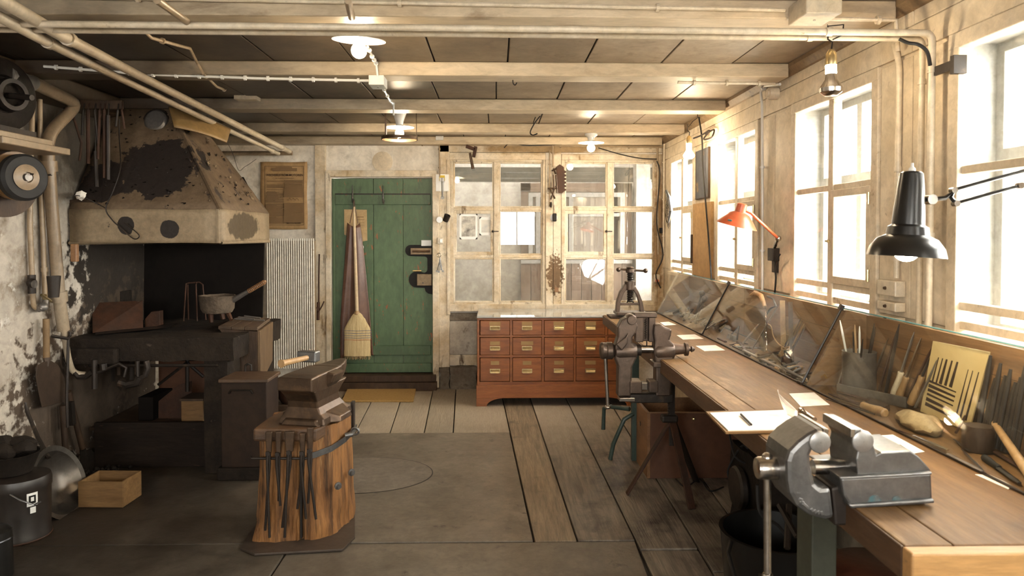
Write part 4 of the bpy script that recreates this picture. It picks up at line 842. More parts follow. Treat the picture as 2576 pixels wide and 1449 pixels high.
# ================================================================ WORKBENCH
wbn = thing('workbench', 'long wooden workbench running under the window wall', 'workbench', (1.16, 3.2, 0))
TH = .065; YN, YFb = 1.325, 5.15
for k, (a, b) in enumerate(((.771,.864),(.866,1.188),(1.19,1.53))):
    build('plank', MB().box(a, b, YN+(.0 if k else .0), YFb-(.0 if k < 2 else 0), ZB-TH, ZB), mBench, wbn, bevel=.003)
build('edge_board', MB().box(.765, .7705, YN, YFb, ZB-TH, ZB-.002), mBenchD, wbn, bevel=.002)
build('end_cap', MB().box(.765, 1.53, YN-.035, YN-.001, ZB-.10, ZB-.001), M('end_cap', (.46,.26,.10), (.36,.19,.07), st=(.8,4,6), s=4, rough=.4, dirt=((.12,.07,.03),5,.6,.75)), wbn, bevel=.004)
for i, (x, y) in enumerate(((.875,4.50),(.90,1.98),(1.46,4.5),(1.46,1.9),(.9,3.2))):
    if i == 4: continue
    lg = build('leg', MB().box(x-.022, x+.022, y-.022, y+.022, 0, ZB-TH).box(x-.05,x+.05,y-.05,y+.05,ZB-TH-.012,ZB-TH-.001), mGreenM, wbn, bevel=.003)
build('leg', MB().box(.865,.935,1.93,2.03,0,ZB-TH-.013), M('olive_post', (.055,.06,.042), (.04,.042,.03), rough=.5, bump=.1), wbn, bevel=.004)
f0 = fZ(1535,1148,.02); f1 = fZ(1570,1122,.01)
build('foot_brace', MB().tube([(.86,4.48,.30),(.80,4.46,.27),(f0.x+.02,f0.y,.10),(f0.x,f0.y,.0)], .014, 10), mGreenM, wbn, smooth=True)
build('foot_brace', MB().tube([(.86,4.60,.30),(.74,4.72,.29),(.715,4.74,.27),(.71,4.74,.13)], .014, 10), mGreenM, wbn, smooth=True)
def bpt(px, py, z=ZB): return fZ(px, py, z)
def sheet(name, pts, label, cat='paper', m=None, z=ZB, d=.0015, **k):
    ps_ = [fZ(a, b, z+d) for a, b in pts]; n = len(ps_)
    return build(name, MB().add([(p.x,p.y,z+.0004) for p in ps_]+[(p.x,p.y,z+d) for p in ps_], [tuple(range(n))[::-1], tuple(range(n,2*n))]+[(i,(i+1)%n,n+(i+1)%n,n+i) for i in range(n)]), m or mPaper, label=label, cat=cat, **k)
sheet('paper_sheet', [(1985,990),(2048,987),(2087,1018),(2014,1022)], 'white paper on the bench behind the clipboard')
sheet('paper_sheet', [(2192,1097),(2246,1093),(2326,1136),(2300,1140),(2265,1118),(2210,1118)], 'white paper sheet on the bench behind the big near vice')
sheet('paper_sheet', [(1750,870),(1800,868),(1824,881),(1772,883)], 'white card on the bench right of the leg vice, nearest of the far row')
sheet('paper_sheet', [(1702,843),(1748,841),(1770,852),(1718,854)], 'middle white card of the far row along the glass cases')
sheet('paper_sheet', [(1660,811),(1682,809),(1702,817),(1672,819)], 'small white card farthest along the bench')
sheet('paper_sheet', [(2453,1193),(2490,1194),(2525,1210),(2546,1222),(2536,1230)], 'white half round card lying by the glass case at the right edge')
# clipboard
cbp = thing('clipboard', 'wooden clipboard with white papers overhanging the bench edge', 'clipboard', bpt(1900,1060))
def quad(pts, z, d): ps_ = [fZ(a, b, z+d) for a, b in pts]; return MB().hexa([(p.x,p.y,z) for p in ps_]+[(p.x,p.y,z+d) for p in ps_])
build('board', quad([(1826,1087),(2085,1082),(2008,1026),(1776,1035)], ZB+.003, .006), mBox, cbp)
build('paper', quad([(1832,1082),(2030,1078),(1972,1031),(1786,1038)], ZB+.0092, .003), mPaper, cbp)
build('note_slip', quad([(1893,1071),(1990,1067),(1965,1042),(1868,1045)], ZB+.0124, .001), mPaper, cbp)
build('pencil', MB().tube([fZ(1864,1042,ZB+.017), fZ(1890,1068,ZB+.017)], .0035, 6), mIron, cbp)
build('clip', MB().tube([fZ(2013,1030,ZB+.014), fZ(2050,1055,ZB+.014)], .007, 8).tube([fZ(2012,1033,ZB+.02), fZ(2020,1028,ZB+.035), fZ(2028,1040,ZB+.02)], .003, 6), mSteel, cbp, smooth=True)
def curl(u, v):
    a = Vector(fY(1957+8*v+14*v*v, 980+64*v, 2.30-.10*v)); b = Vector(fY(1962+44*min(1,v*1.5+.1), 990+68*v+8*(1-v), 2.26-.12*v))
    return a.lerp(b, u)+Vector((0, .02*math.sin(math.pi*u), 0))
build('curled_page', MB().grid(curl, 8, 10), mPaper, cbp, solid=.001, smooth=True)
# ---------------- leg vice at the middle of the bench
YV = 3.36; kv = YV/F
lv = thing('leg_vice', 'heavy brown iron leg vice clamped to the bench edge', 'vice', fY(1600,1005,YV))
def pz(pts, Y, d): return MB().prism([(PX(a,Y), PZ(b,Y)) for a, b in pts], (0,Y,0), (1,0,0), (0,0,1), (0,d,0))
build('moving_jaw', pz([(1566,806),(1580,798),(1600,806),(1606,822),(1602,838),(1592,852),(1592,864),(1604,880),(1602,905),(1592,925),(1590,1000),(1556,1000),(1557,925),(1549,905),(1549,872),(1556,850),(1556,825)], YV-.035, .07), mLeg, lv, bevel=.008)
build('leaf_rib', pz([(1551,868),(1575,850),(1582,838),(1580,866),(1566,884)], YV-.055, .02), mLeg, lv, bevel=.006)
build('fixed_jaw', pz([(1648,818),(1664,816),(1678,826),(1692,830),(1690,846),(1686,856),(1697,868),(1700,890),(1694,908),(1690,1000),(1652,1000),(1652,915),(1647,890),(1649,860),(1646,840)], YV-.035, .07), mLeg, lv, bevel=.008)
sb = build('slotted_plate', MB().box(PX(1600,YV), PX(1620,YV), YV+.0, YV+.05, PZ(862,YV), PZ(800,YV)).box(PX(1634,YV), PX(1650,YV), YV+.0, YV+.05, PZ(862,YV), PZ(800,YV)).box(PX(1596,YV), PX(1654,YV), YV+.0, YV+.05, PZ(800,YV), PZ(788,YV)).box(PX(1600,YV), PX(1650,YV), YV+.035, YV+.05, PZ(862,YV), PZ(800,YV)), mLeg, lv, bevel=.004)
build('spring_screw', MB().tube([(PX(1627,YV)+.004*math.sin(i*2.2), YV+.015, PZ(803+i*2,YV)) for i in range(27)], .003, 6).tube([fY(1627,858,YV+.02), fY(1627,872,YV+.02)], .003), mIron, sb, smooth=True)
build('top_knuckle', MB().lathe([(.02,-.04),(.026,-.03),(.026,.03),(.02,.04)], fY(1586,803,YV), (0,1,0), 16), mLeg, lv, smooth=True)
def XL_(pr, y, Y, m, nm, n=24, pr2=None): return build(nm, MB().lathe([(r_*Y/F, PX(x,Y)) for x, r_ in pr], (0, Y, PZ(y,Y)), (1,0,0), n), m, pr2 or lv, smooth=True)
XL_([(1509,8),(1511,19),(1516,22),(1526,20),(1528,22),(1540,22),(1544,17),(1548,12),(1552,12)], 883, YV, mLeg, 'screw_head')
XL_([(1546,16),(1549,21),(1556,23),(1596,22),(1601,19)], 885, YV, mLeg, 'screw_boss')
XL_([(1600,14),(1613,14),(1614,10)], 882, YV, mIron, 'sleeve'); XL_([(1610,10),(1650,10)], 880, YV, mSteel, 'screw_shaft')
XL_([(1646,20),(1652,24),(1690,23),(1696,18)], 884, YV, mLeg, 'nut_boss')
XL_([(1694,15),(1712,13),(1722,12),(1724,17),(1731,17),(1733,6),(1738,5),(1741,8),(1747,5),(1750,1)], 880, YV, mLeg, 'nut')
build('turning_bar', MB().tube([fY(1520,862,YV), fY(1523,905,YV), fY(1529,1020,YV)], .0085, 10).sphere(fY(1529,1024,YV), .016, 12, 8, (1,1,.6)), mSteel, lv, smooth=True)
build('collar_block', MB().box(PX(1640,YV), PX(1708,YV), YV-.05, YV+.04, PZ(922,YV), PZ(908,YV)), mLeg, lv, bevel=.004)
build('clamp_wing', MB().tube([fY(1695,918,YV-.04), fY(1720,927,YV), fY(1745,918,YV), fY(1772,914,YV+.02)], [.008,.006,.005,.003], 6), mIron, lv, smooth=True)
build('guide_bar', MB().box(PX(1584,YV), PX(1692,YV), YV-.03, YV+.03, PZ(1012,YV), PZ(990,YV)), mIron, lv, bevel=.004)
build('guide_block', MB().box(PX(1582,YV), PX(1612,YV), YV-.05, YV+.04, PZ(986,YV), PZ(956,YV)), mLeg, lv, bevel=.004)
build('guide_block', MB().box(PX(1630,YV), PX(1652,YV), YV-.05, YV+.03, PZ(984,YV), PZ(956,YV)), mLeg, lv, bevel=.004)
build('guide_rod', MB().box(PX(1612,YV), PX(1630,YV), YV-.02, YV+.02, PZ(981,YV), PZ(962,YV)), mSteel, lv, bevel=.003)
build('jaw_foot', MB().box(PX(1557,YV), PX(1596,YV), YV-.035, YV+.035, PZ(1008,YV), PZ(998,YV)), mSteel, lv, bevel=.003)
# trestle stand
ts = thing('trestle_stand', 'three legged iron trestle with a toothed post supporting the bench', 'trestle', (.95, 3.95, 0))
ap = Vector(fY(1690,1052,3.90)); feet = [fZ(1577,1243,0), fZ(1741,1281,0), fZ(1752,1212,0)]
for i, f_ in enumerate(feet):
    d = Vector(f_)-ap; m_ = align(ap+d*.0, f_)
    build('leg', MB().box(-.020,.020,-.006,.006,0,d.length).xf(m_), [mRust, mRust, mIron][i], ts, bevel=.002)
build('crown', MB().box(ap.x-.06, ap.x+.03, ap.y-.03, ap.y+.03, ap.z-.02, ap.z+.02), mIron, ts, bevel=.01)
tp = MB().box(ap.x-.014, ap.x+.014, ap.y-.012, ap.y+.012, ap.z-.15, ZB-TH-.03)
for i in range(16): tp.box(ap.x-.022, ap.x-.014, ap.y-.010, ap.y+.010, ap.z+.02+i*.014, ap.z+.027+i*.014)
build('toothed_post', tp, mIron, ts); build('rest_plate', MB().box(ap.x-.06, ap.x+.06, ap.y-.05, ap.y+.05, ZB-TH-.03, ZB-TH-.001), mIron, ts, bevel=.004)
# crate under the bench
cr = thing('wooden_crate', 'large open brown wooden crate on the floor under the bench', 'crate', (1.15,4.35,0))
q0 = fZ(1628,1204,0); crx0, cry0, crx1, cry1, ch = q0.x, q0.y, 1.44, 4.56, .385
build('end_panel', MB().box(crx0, crx0+.018, cry0, cry1, 0, ch), mCrate, cr, bevel=.002); build('end_panel', MB().box(crx1-.018, crx1, cry0, cry1, 0, ch), mCrate, cr)
build('front_panel', MB().box(crx0+.018, crx1-.018, cry0, cry0+.016, 0, ch), mCrateD, cr, bevel=.002); build('rear_panel', MB().box(crx0+.018, crx1-.018, cry1-.016, cry1, 0, ch), mCrate, cr)
build('bottom', MB().box(crx0+.018, crx1-.018, cry0+.016, cry1-.016, 0.0, .012), mCrateD, cr)
build('hand_hole', MB().lathe([(.014,0),(.014,.002)], (crx0-.001, (cry0+cry1)/2, .27), (-1,0,0), 14), mBlack, cr); build('knob', MB().sphere(fY(1745,1054,cry0-.004), .01, 10, 8), mBrass, cr)
build('rim', MB().box(crx0, crx1, cry0-.001, cry0+.017, ch, ch+.005), mCrate, cr)
# book press
YP2 = 4.98
bp = thing('screw_press', 'small iron screw press standing on the far end of the bench', 'press', fY(1585,790,YP2))
def pb(x0,x1,y0,y1,d0,d1,nm,m=mLeg): return build(nm, MB().box(PX(x0,YP2), PX(x1,YP2), YP2+d0, YP2+d1, PZ(y1,YP2), PZ(y0,YP2)), m, bp, bevel=.004)
pb(1548,1625,784,791,-.08,.08,'base_plate'); pb(1556,1614,762,768,-.02,.02,'cross_bar')
build('side_arm', pz([(1550,786),(1552,762),(1560,735),(1573,716),(1580,716),(1580,726),(1570,738),(1562,760),(1560,786)], YP2-.025, .05), mLeg, bp, bevel=.004)
build('side_arm', pz([(1622,786),(1618,762),(1608,735),(1597,716),(1590,716),(1590,726),(1602,742),(1609,762),(1612,786)], YP2-.025, .05), mLeg, bp, bevel=.004)
pz0 = fY(1585,700,YP2)
t = MB(); kk = YP2/F
t.lathe([(12*kk,-30*kk),(14*kk,-28*kk),(14*kk,-8*kk),(9*kk,-6*kk)], pz0, (0,0,1), 20); build('nut', t, mLeg, bp, smooth=True)
pr = []; 
for i in range(14): pr += [(5.5*kk, (-60+i*5.6)*kk), (8*kk, (-57.5+i*5.6)*kk)]
build('screw', MB().lathe(pr, pz0, (0,0,1), 18), mIron, bp, smooth=True)
build('screw_collar', MB().lathe([(7*kk,13*kk),(11*kk,15*kk),(11*kk,22*kk),(8*kk,24*kk),(10*kk,27*kk),(8*kk,29*kk)], pz0, (0,0,1), 18), mLeg, bp, smooth=True)
build('turning_bar', MB().tube([fY(1558,677,YP2), fY(1625,682,YP2)], .008, 8).sphere(fY(1556,678,YP2), .017, 12, 8).sphere(fY(1624,681,YP2), .017, 12, 8), mLeg, bp, smooth=True)
build('claw', MB().tube([fY(1577,762,YP2), fY(1580,756,YP2), fY(1590,756,YP2), fY(1594,762,YP2)], .005, 6), mIron, bp)
build('press_board', MB().box(PX(1530,5.05), PX(1575,5.05), 4.92, 5.10, ZB+.001, ZB+.012), mWoodD, label='small dark board on the far bench end left of the screw press', cat='board', bevel=.002)
sheet('wood_offcut', [(1580,792),(1650,793),(1652,787),(1590,786)], 'pale wooden offcut in front of the screw press', 'offcut', mWood, d=.012)
# ---------------- big near vice
Yn = 1.52; kn = Yn/F; Yc = Yn+.065
nv = thing('bench_vice', 'big grey steel bench vice at the near bench corner', 'vice', fY(2200,1290,Yc))
build('moving_jaw', pz([(2040,1098),(2062,1086),(2086,1084),(2087,1108),(2078,1124),(2054,1132),(2046,1150),(2048,1180),(2058,1222),(2072,1234),(2098,1232),(2100,1250),(2108,1312),(2085,1316),(2045,1305),(2010,1280),(1992,1248),(1986,1215),(1984,1165),(1992,1140),(2015,1116)], Yn, .13), mVise, nv, bevel=.010)
build('jaw_insert', MB().box(PX(2076,Yn), PX(2089,Yn), Yn-.002, Yn+.132, PZ(1106,Yn), PZ(1083,Yn)), mSteel, nv, bevel=.002)
build('jaw_insert', MB().box(PX(2144,Yn), PX(2156,Yn), Yn-.002, Yn+.132, PZ(1106,Yn), PZ(1083,Yn)), mSteel, nv, bevel=.002)
build('fixed_jaw', pz([(2154,1084),(2172,1084),(2190,1096),(2202,1118),(2212,1150),(2224,1144),(2298,1140),(2322,1158),(2350,1190),(2349,1198),(2165,1206),(2160,1160),(2166,1130),(2153,1108)], Yn, .13), mVise, nv, bevel=.009)
build('body', pz([(2122,1208),(2352,1197),(2357,1272),(2148,1284),(2130,1255)], Yn-.004, .138), mVise, nv, bevel=.006)
build('body_rib', pz([(2118,1206),(2354,1195),(2354,1203),(2122,1214)], Yn-.012, .154), mVise, nv, bevel=.004)
build('base_flange', pz([(2142,1276),(2360,1264),(2362,1276),(2150,1288)], Yn-.012, .16), mVise, nv, bevel=.004)
for cx_, cy_, dx_ in ((2062,1112,1),(2170,1110,-1)):
    build('jaw_cheek', MB().lathe([(.001,-.005),(.020,-.0045),(.023,-.003),(.024,0)], fY(cx_,cy_,Yn), (0,1,0), 24, False), M('worn_cheek', (.33,.32,.31), (.24,.23,.22), rough=.35, metal=.7, bump=.08) if dx_ > 0 else bpy.data.materials['worn_cheek'], nv, smooth=True)
build('neck', pz([(2098,1234),(2130,1226),(2150,1290),(2150,1330),(2108,1332)], Yn+.02, .09), mIron, nv, bevel=.006)
XL_([(2050,19),(2142,19)], 1180, Yc, mSteel, 'screw_shaft', pr2=nv)
XL_([(1905,12),(1908,26),(1914,29),(1940,29),(1958,29),(1962,24)], 1182, Yc, mSteel, 'screw_head', pr2=nv)
XL_([(1958,24),(1966,38),(1976,40),(1986,36)], 1180, Yc, mVise, 'thrust_collar', pr2=nv)
build('turning_bar', MB().tube([fY(1930,1158,Yc), fY(1931,1446,Yc)], .0082, 12).sphere(fY(1930,1152,Yc), .0125, 14, 10).sphere(fY(1931,1450,Yc), .0125, 14, 10), mSteel, nv, smooth=True)
for i in range(11):
    a = R(100+i*7.0); px, py = 2080+72*math.cos(a), 1232+60*math.sin(a)
    if i % 5 != 4: build('raised_mark', MB().cb(fY(px, py, Yn-.001), (.006,.003,.009), Euler((0, -(a-math.pi/2), 0))), mVise, nv, bevel=.001)
for a_, b_, s_ in ((2200,1262,.03),(2255,1258,.02)): build('paint_smear', MB().lathe([(s_*.5,0),(s_*.5,.0006)], fY(a_,b_,Yn-.0042), (0,-1,0), 9).xf(Matrix()), M('teal_smear', (.06,.15,.17), (.15,.14,.13), s=40, rough=.35, metal=.4), nv)
# below the bench, near
bk = thing('black_tub', 'shiny black oval tub on the floor under the near vice', 'tub', fZ(2010,1470,0))
cx_, cy_ = fZ(2000,1400,.25).x, 1.98
tb_ = MB().lathe([(.17,0),(.19,.02),(.21,.27),(.215,.28),(.20,.28),(.17,.03)], n=36, cap=False).lathe([(.17,.02),(.001,.02)], n=36).xf(Matrix.Translation((1.09,2.75,0)))
bk.location = (1.09,2.75,0); build('bowl', tb_, mBlack, bk, smooth=True); build('carry_handle', MB().tube([(.90,2.70,.27),(.86,2.62,.25),(.865,2.52,.16),(.93,2.47,.10),(.96,2.56,.20)], .008, 8), mBlack, bk, smooth=True)
st_ = thing('round_stool', 'round dark red wooden stool top under the near bench end', 'stool', (.86,1.53,0))
sc0 = fZ(2215,1432,.375); sx_, sy_ = sc0.x, sc0.y
st_.location = (sx_, sy_, 0)
build('seat', MB().lathe([(.16,0),(.17,.006),(.17,.024),(.16,.03)], (sx_, sy_, .345), n=40), M('red_wood', (.13,.045,.025), (.09,.03,.017), s=6, rough=.3), st_, smooth=True)
for a in (45,135,225,315): build('leg', MB().tube([(sx_+.08*math.cos(R(a)), sy_+.08*math.sin(R(a)), .345), (sx_+.13*math.cos(R(a)), sy_+.13*math.sin(R(a)), 0)], .014, 8), mWoodD, st_, smooth=True)
cable('loop of black cable hanging under the bench behind the crate', [fY(1835,1090,3.4),fY(1850,1150,3.3),fY(1890,1165,3.3),fY(1870,1120,3.35),fY(1832,1180,3.4),fY(1845,1215,3.4),fY(1895,1205,3.4)], .005)
cable('thin cable trailing along the floor under the bench', [fZ(1700,1205,.005),fZ(1725,1225,.005),fZ(1760,1205,.005),fZ(1785,1235,.005),fZ(1820,1225,.005)], .004)
cable('black cable hanging behind the big vice towards the floor', [fY(1905,1220,2.4),fY(1912,1290,2.4),fY(1955,1320,2.4),fY(1975,1345,2.4)], .006)
# block of stone/motor behind bench
q = thing('floor_grinder', 'dark motor housing on the floor below the bench behind the near vice', 'machine', (1.2,3.3,0))
build('housing', MB().gbox(1.16,1.42,3.12,3.5,0,.42,6,6,8).rough(.02,9), mSoot, q, weld=True, smooth=True); build('pulley', MB().lathe([(.09,0),(.10,.01),(.10,.03),(.09,.04)], (1.15,3.3,.25), (-1,0,0), 20), mIron, q, smooth=True)
for i, x in enumerate((2005, 1980)): build('iron_rod', MB().tube([fY(1960+i*25,1270,2.3), fY(x,1350+i*30,2.2)], .010, 6), mIron, label=['short bent iron rod behind the handle of the big vice','longer iron rod slanting beside the green bench leg'][i], cat='rod')

# ================================================================ GLASS CASES
GX0, GX1, GZ1, BX = 1.19, 1.343, 1.148, 1.43
seams = [5.30, 4.10, 2.746, 1.38]
nn = Vector((GZ1-ZB, 0, -(GX1-GX0))).normalized()
labs = ['far glass fronted tool case at the window corner end of the bench', 'middle glass fronted tool case on the bench', 'near glass fronted tool case holding the tin of brushes']
for i in range(3):
    y1, y0 = seams[i]-.003, seams[i+1]+.003
    c = thing('tool_case', labs[i], 'display case', ((GX0+BX)/2, (y0+y1)/2, ZB))
    d = .0025
    build('glass_pane', MB().hexa([(GX0,y0,ZB+.004),(GX0+.004,y0,ZB+.004),(GX0+.004,y1,ZB+.004),(GX0,y1,ZB+.004),(GX1,y0,GZ1),(GX1+.004,y0,GZ1),(GX1+.004,y1,GZ1),(GX1,y1,GZ1)]), gCase, c)
    build('glass_edge', MB().box(GX1-.001, GX1+.005, y0, y1, GZ1, GZ1+.003), M('teal_edge', (.10,.26,.27), rough=.1, bump=0) if i == 0 else bpy.data.materials['teal_edge'], c)
    build('bottom_strip', MB().box(GX0-.006, GX0+.002, y0, y1, ZB+.0005, ZB+.006), mIron, c)
    nb = 3
    for k in range(nb): build('back_board', MB().box(BX, BX+.014, y0, y1, ZB+.001+k*.0915, ZB+.0905+k*.0915), mCaseW, c)
    def tri(Y): return MB().prism([(GX0+.010,ZB+.002),(BX-.001,ZB+.002),(BX-.001,1.124),(GX1+.012,GZ1-.006)], (0,Y,0), (1,0,0), (0,0,1), (0,.012,0))
    if i != 1: build('end_board', tri(y1-.013), mCaseW, c)
    if i == 2: build('end_board', tri(y0+.001), mCaseW, c)
    if i < 2:
        build('seam_strip', MB().tube([(GX0-.003,y0,ZB+.006),(GX1-.003,y0,GZ1)], .0045, 6), mBlack, c)
        build('seam_clip', MB().cb((GX1-.004,y0,GZ1+.004), (.016,.016,.02), Euler((0,.4,0))), mIron, c); build('seam_clip', MB().cb((GX0-.004,y0+.01,ZB+.006), (.014,.03,.01)), mIron, c)
# ---- tools in the cases
def rod_tool(name, label, p0, p1, r0, r1, m, hm=None, hl=0, hr=.011, flat=1, group=None, cat=None):
    """long tool from p0 to p1; a wooden handle of length hl at the p0 end"""
    p0, p1 = Vector(p0), Vector(p1); L = (p1-p0).length; m4 = align(p0, p1)
    r = thing(name, label, cat or name.replace('_', ' '), p0, group=group)
    f4 = Matrix.Diagonal((1, flat, 1, 1))
    if hl: build('handle', MB().lathe([(hr*.7,0),(hr,.004),(hr*1.1,hl*.3),(hr*.8,hl*.75),(hr*.9,hl*.97),(hr*.7,hl)], n=12).xf(m4), hm or mWood, r, smooth=True)
    build('blade', MB().lathe([(r0,hl),(r0,hl+(L-hl)*.8),(r1,L)], n=8).xf(m4 @ f4), m, r, smooth=True)
    return r
def lean(b, t, x=1.41, z=ZB+.006):
    p0 = fZ(*b, z+.012); p1 = fX(*t, x); p0 = Vector((max(min(p0.x,1.38),GX0+.05), p0.y, p0.z)); return p0, p1
def onb(a, b, z=ZB+.012): return fZ(*a, z), fZ(*b, z)
q = thing('brush_tin', 'grey metal tin full of files and brushes at the left of the near case', 'tin', (1.335,2.60,ZB+.002))
tc_ = Vector((1.335,2.60,ZB+.002)); build('can', MB().lathe([(.056,0),(.058,.003),(.058,.15),(.060,.153),(.057,.155),(.055,.15),(.055,.006),(.001,.006)], tc_, n=28, cap=False), mGrey, q, smooth=True)
for i, (dx, dy, hh) in enumerate(((-.03,.03,.26),(-.01,.0,.25),(.02,.03,.24),(.02,-.03,.25),(.0,.04,.22),(.03,.0,.26),(-.02,-.02,.21))):
    a = tc_+Vector((dx*.5, dy*.5, .02)); b = tc_+Vector((dx*1.3, dy*1.7-.01*i+.02, hh)); rod_tool('brush' if i < 2 else 'file', ['pale handled brush tallest in the tin','second pale brush in the tin','thin file leaning left in the tin','thin file leaning right in the tin','short file at the back of the tin','long thin file in the middle of the tin','shortest file at the front of the tin'][i], a, b, .004, .0015, [mWhite, mWood][i % 2] if i < 3 else mIron, mWood, .10 if i < 4 else 0, .006)
p0, p1 = onb((2126,968),(2123,905), ZB+.01); rod_tool('scraper', 'slim steel scraper standing left of the tin in the near case', Vector((1.30,2.70,ZB+.003)), Vector((1.36,2.715,ZB+.16)), .006, .001, mSteel, flat=.4)
build('steel_bar', MB().cb((fZ(2100,975,ZB+.02)+fZ(2290,1015,ZB+.02))/2, (.012,(fZ(2100,975,ZB+.02)-fZ(2290,1015,ZB+.02)).length*.92,.035), Euler((0,0,math.atan2(-(fZ(2100,975,ZB).x-fZ(2290,1015,ZB).x),(fZ(2100,975,ZB).y-fZ(2290,1015,ZB).y))))), mGrey, label='long flat grey steel bar on edge in front of the tin', cat='steel bar', bevel=.001)
a, b = onb((2228,1040),(2085,990)); rod_tool('pliers', 'wooden handled pincers lying at the front of the near case', a, b, .010, .004, mRust, mWood, .11, .015, .5)
a, b = onb((2200,1042),(2078,1004), ZB+.006); rod_tool('wire', 'long thin wire lying along the case bottom edge', a, b, .0025, .0015, mIron)
a, b = onb((2195,1010),(2105,984), ZB+.012); rod_tool('tongs', 'small rusty tongs lying behind the wooden handled pincers', a, b, .008, .003, mRust, flat=.5)
build('wedge', MB().hexa([fZ(2172,1022,ZB+.002),fZ(2225,1044,ZB+.002),fZ(2240,1032,ZB+.002),fZ(2185,1008,ZB+.002),fZ(2178,1002,ZB+.012),fZ(2225,1024,ZB+.03),fZ(2238,1018,ZB+.03),fZ(2186,996,ZB+.012)]), mWoodD, label='dark wooden wedge block behind the pincers', cat='wedge', bevel=.002)
LEAN = [((2212,985),(2256,832),0),((2232,992),(2262,815),0),((2250,1000),(2300,835),.10),((2262,1005),(2318,850),.09),((2285,1012),(2352,862),0),((2292,1018),(2340,900),.11),((2302,1025),(2372,880),0),((2240,975),(2235,850),0)]
LL = ['first bare file leaning right of the tin','very long thin file leaning highest beside the tin','white handled file leaning in the near case','steel ferruled file leaning in the near case','bare flat file leaning left of the picture board','wooden handled file with the handle down by the picture board','longest rusty file overlapping the picture board','dark file leaning behind the tin']
for i, (b, t, h) in enumerate(LEAN):
    p0, p1 = lean(b, t); rod_tool('file', LL[i], p0, p1, .0065, .002, [mRust, mIron, mGrey, mSteel][i % 4], mWood if i != 2 else mPipe, h, .012, .5)
# picture board of files
pbd = thing('picture_board', 'cream board with dark drawn files leaning in the near case', 'board', (1.36,1.95,ZB))
c00, c10, c11, c01 = Vector(fZ(2318,1035,ZB+.004)), Vector(fZ(2440,1072,ZB+.004)), Vector(fX(2492,886,1.405)), Vector(fX(2350,858,1.405))
c10 = c00+(c11-c01)*.92; c10.z = ZB+.004
n_ = (c10-c00).cross(c01-c00).normalized()
def bpnt(u, v, e=0): return c00.lerp(c10,u).lerp(c01.lerp(c11,u),v)+n_*e
sg = 1 if n_.dot(Vector((-1,0,0))) > 0 else -1
build('card', MB().hexa([bpnt(0,0),bpnt(1,0),bpnt(1,1),bpnt(0,1),bpnt(0,0,.004*sg),bpnt(1,0,.004*sg),bpnt(1,1,.004*sg),bpnt(0,1,.004*sg)]), M('cream_card', (.62,.50,.27), (.56,.42,.2), s=5, bump=0), pbd)
t = MB()
def sil(u0,v0,u1,v1,w0,w1):
    d = Vector((u1-u0,v1-v0)).normalized(); s_ = Vector((-d.y,d.x))
    P = [(u0-s_.x*w0/2,v0-s_.y*w0/2),(u0+s_.x*w0/2,v0+s_.y*w0/2),(u1+s_.x*w1/2,v1+s_.y*w1/2),(u1-s_.x*w1/2,v1-s_.y*w1/2)]
    t.hexa([bpnt(u,v,.0042*sg) for u,v in P]+[bpnt(u,v,.005*sg) for u,v in P])
for u, w in ((.14,.03),(.22,.03),(.30,.06),(.40,.05),(.50,.06)): sil(u,.46,u+.03,.80,w,w*.5)
for v, w in ((.42,.03),(.36,.045),(.30,.04),(.24,.03),(.17,.05),(.10,.05)): sil(.62,v,.08,v+.035,w*.5,w)
for u, w in ((.72,.03),(.80,.035),(.90,.04)): sil(u,.12,u+.02,.74,w,w*.3)
build('drawn_files', t, mInk, pbd)
# paper bag
g = MB().sphere((0,0,0), 1, 20, 12).v; fcs = MB().sphere((0,0,0), 1, 20, 12).f
bc = Vector(fZ(2310,1062,ZB+.02)); t = MB().add([bc+Vector((p.x*.045+p.y*.02, p.y*.10-p.x*.03, max(p.z,-.7)*.028)) for p in g], fcs).rough(.012, 30)
build('paper_bag', t, M('kraft_paper', (.40,.30,.17), (.30,.21,.11), s=14, bump=.6, bs=30), label='crumpled brown paper bag lying in the near case', cat='paper bag', smooth=True)
p0, p1 = onb((2405,1088),(2462,1018), ZB+.03); rod_tool('soldering_iron', 'soldering iron with a rusty rod beside the paper bag', p0, p1+Vector((0,0,.04)), .004, .004, mRust); 
# hammers and block
wbk = thing('wooden_block', 'worn round wooden block supporting the hammers in the near case', 'block', (1.31,1.78,ZB)); cbk = Vector(fZ(2460,1125,ZB+.01))
build('body', MB().lathe([(.036,0),(.039,.02),(.038,.06),(.034,.068)], (cbk.x,cbk.y,ZB+.002), n=20).rough(.002,40), mWoodD, wbk, smooth=True)
def hammer(label, hd, end, s, m=mGrey, hm=None):
    hd, end = Vector(hd), Vector(end); r = thing('hammer', label, 'hammer', hd)
    d = (end-hd).normalized(); up = Vector((0,0,1)); ax = (up-d*up.dot(d)).normalized(); side = d.cross(ax)
    mm = Matrix((side, d, ax)).transposed().to_4x4(); mm.translation = hd
    build('head', MB().box(-.013*s,.013*s,-.013*s,.013*s,-.035*s,.035*s).xf(mm), m, r, bevel=.003)
    build('handle', MB().tube([hd-d*.016*s, hd+d*.05, end-d*.03, end], [.008*s,.009*s,.013*s,.010*s], 10), hm or mWood, r, smooth=True)
    return r
hammer('smaller hammer with pale handle lying against the block', fZ(2478,1030,ZB+.075), fZ(2600,1210,ZB+.03), .9)
hammer('larger hammer with thick pale handle behind the smaller one', fZ(2515,1000,ZB+.09), fZ(2640,1120,ZB+.06), 1.2)
t = MB(); rng = random.Random(2)
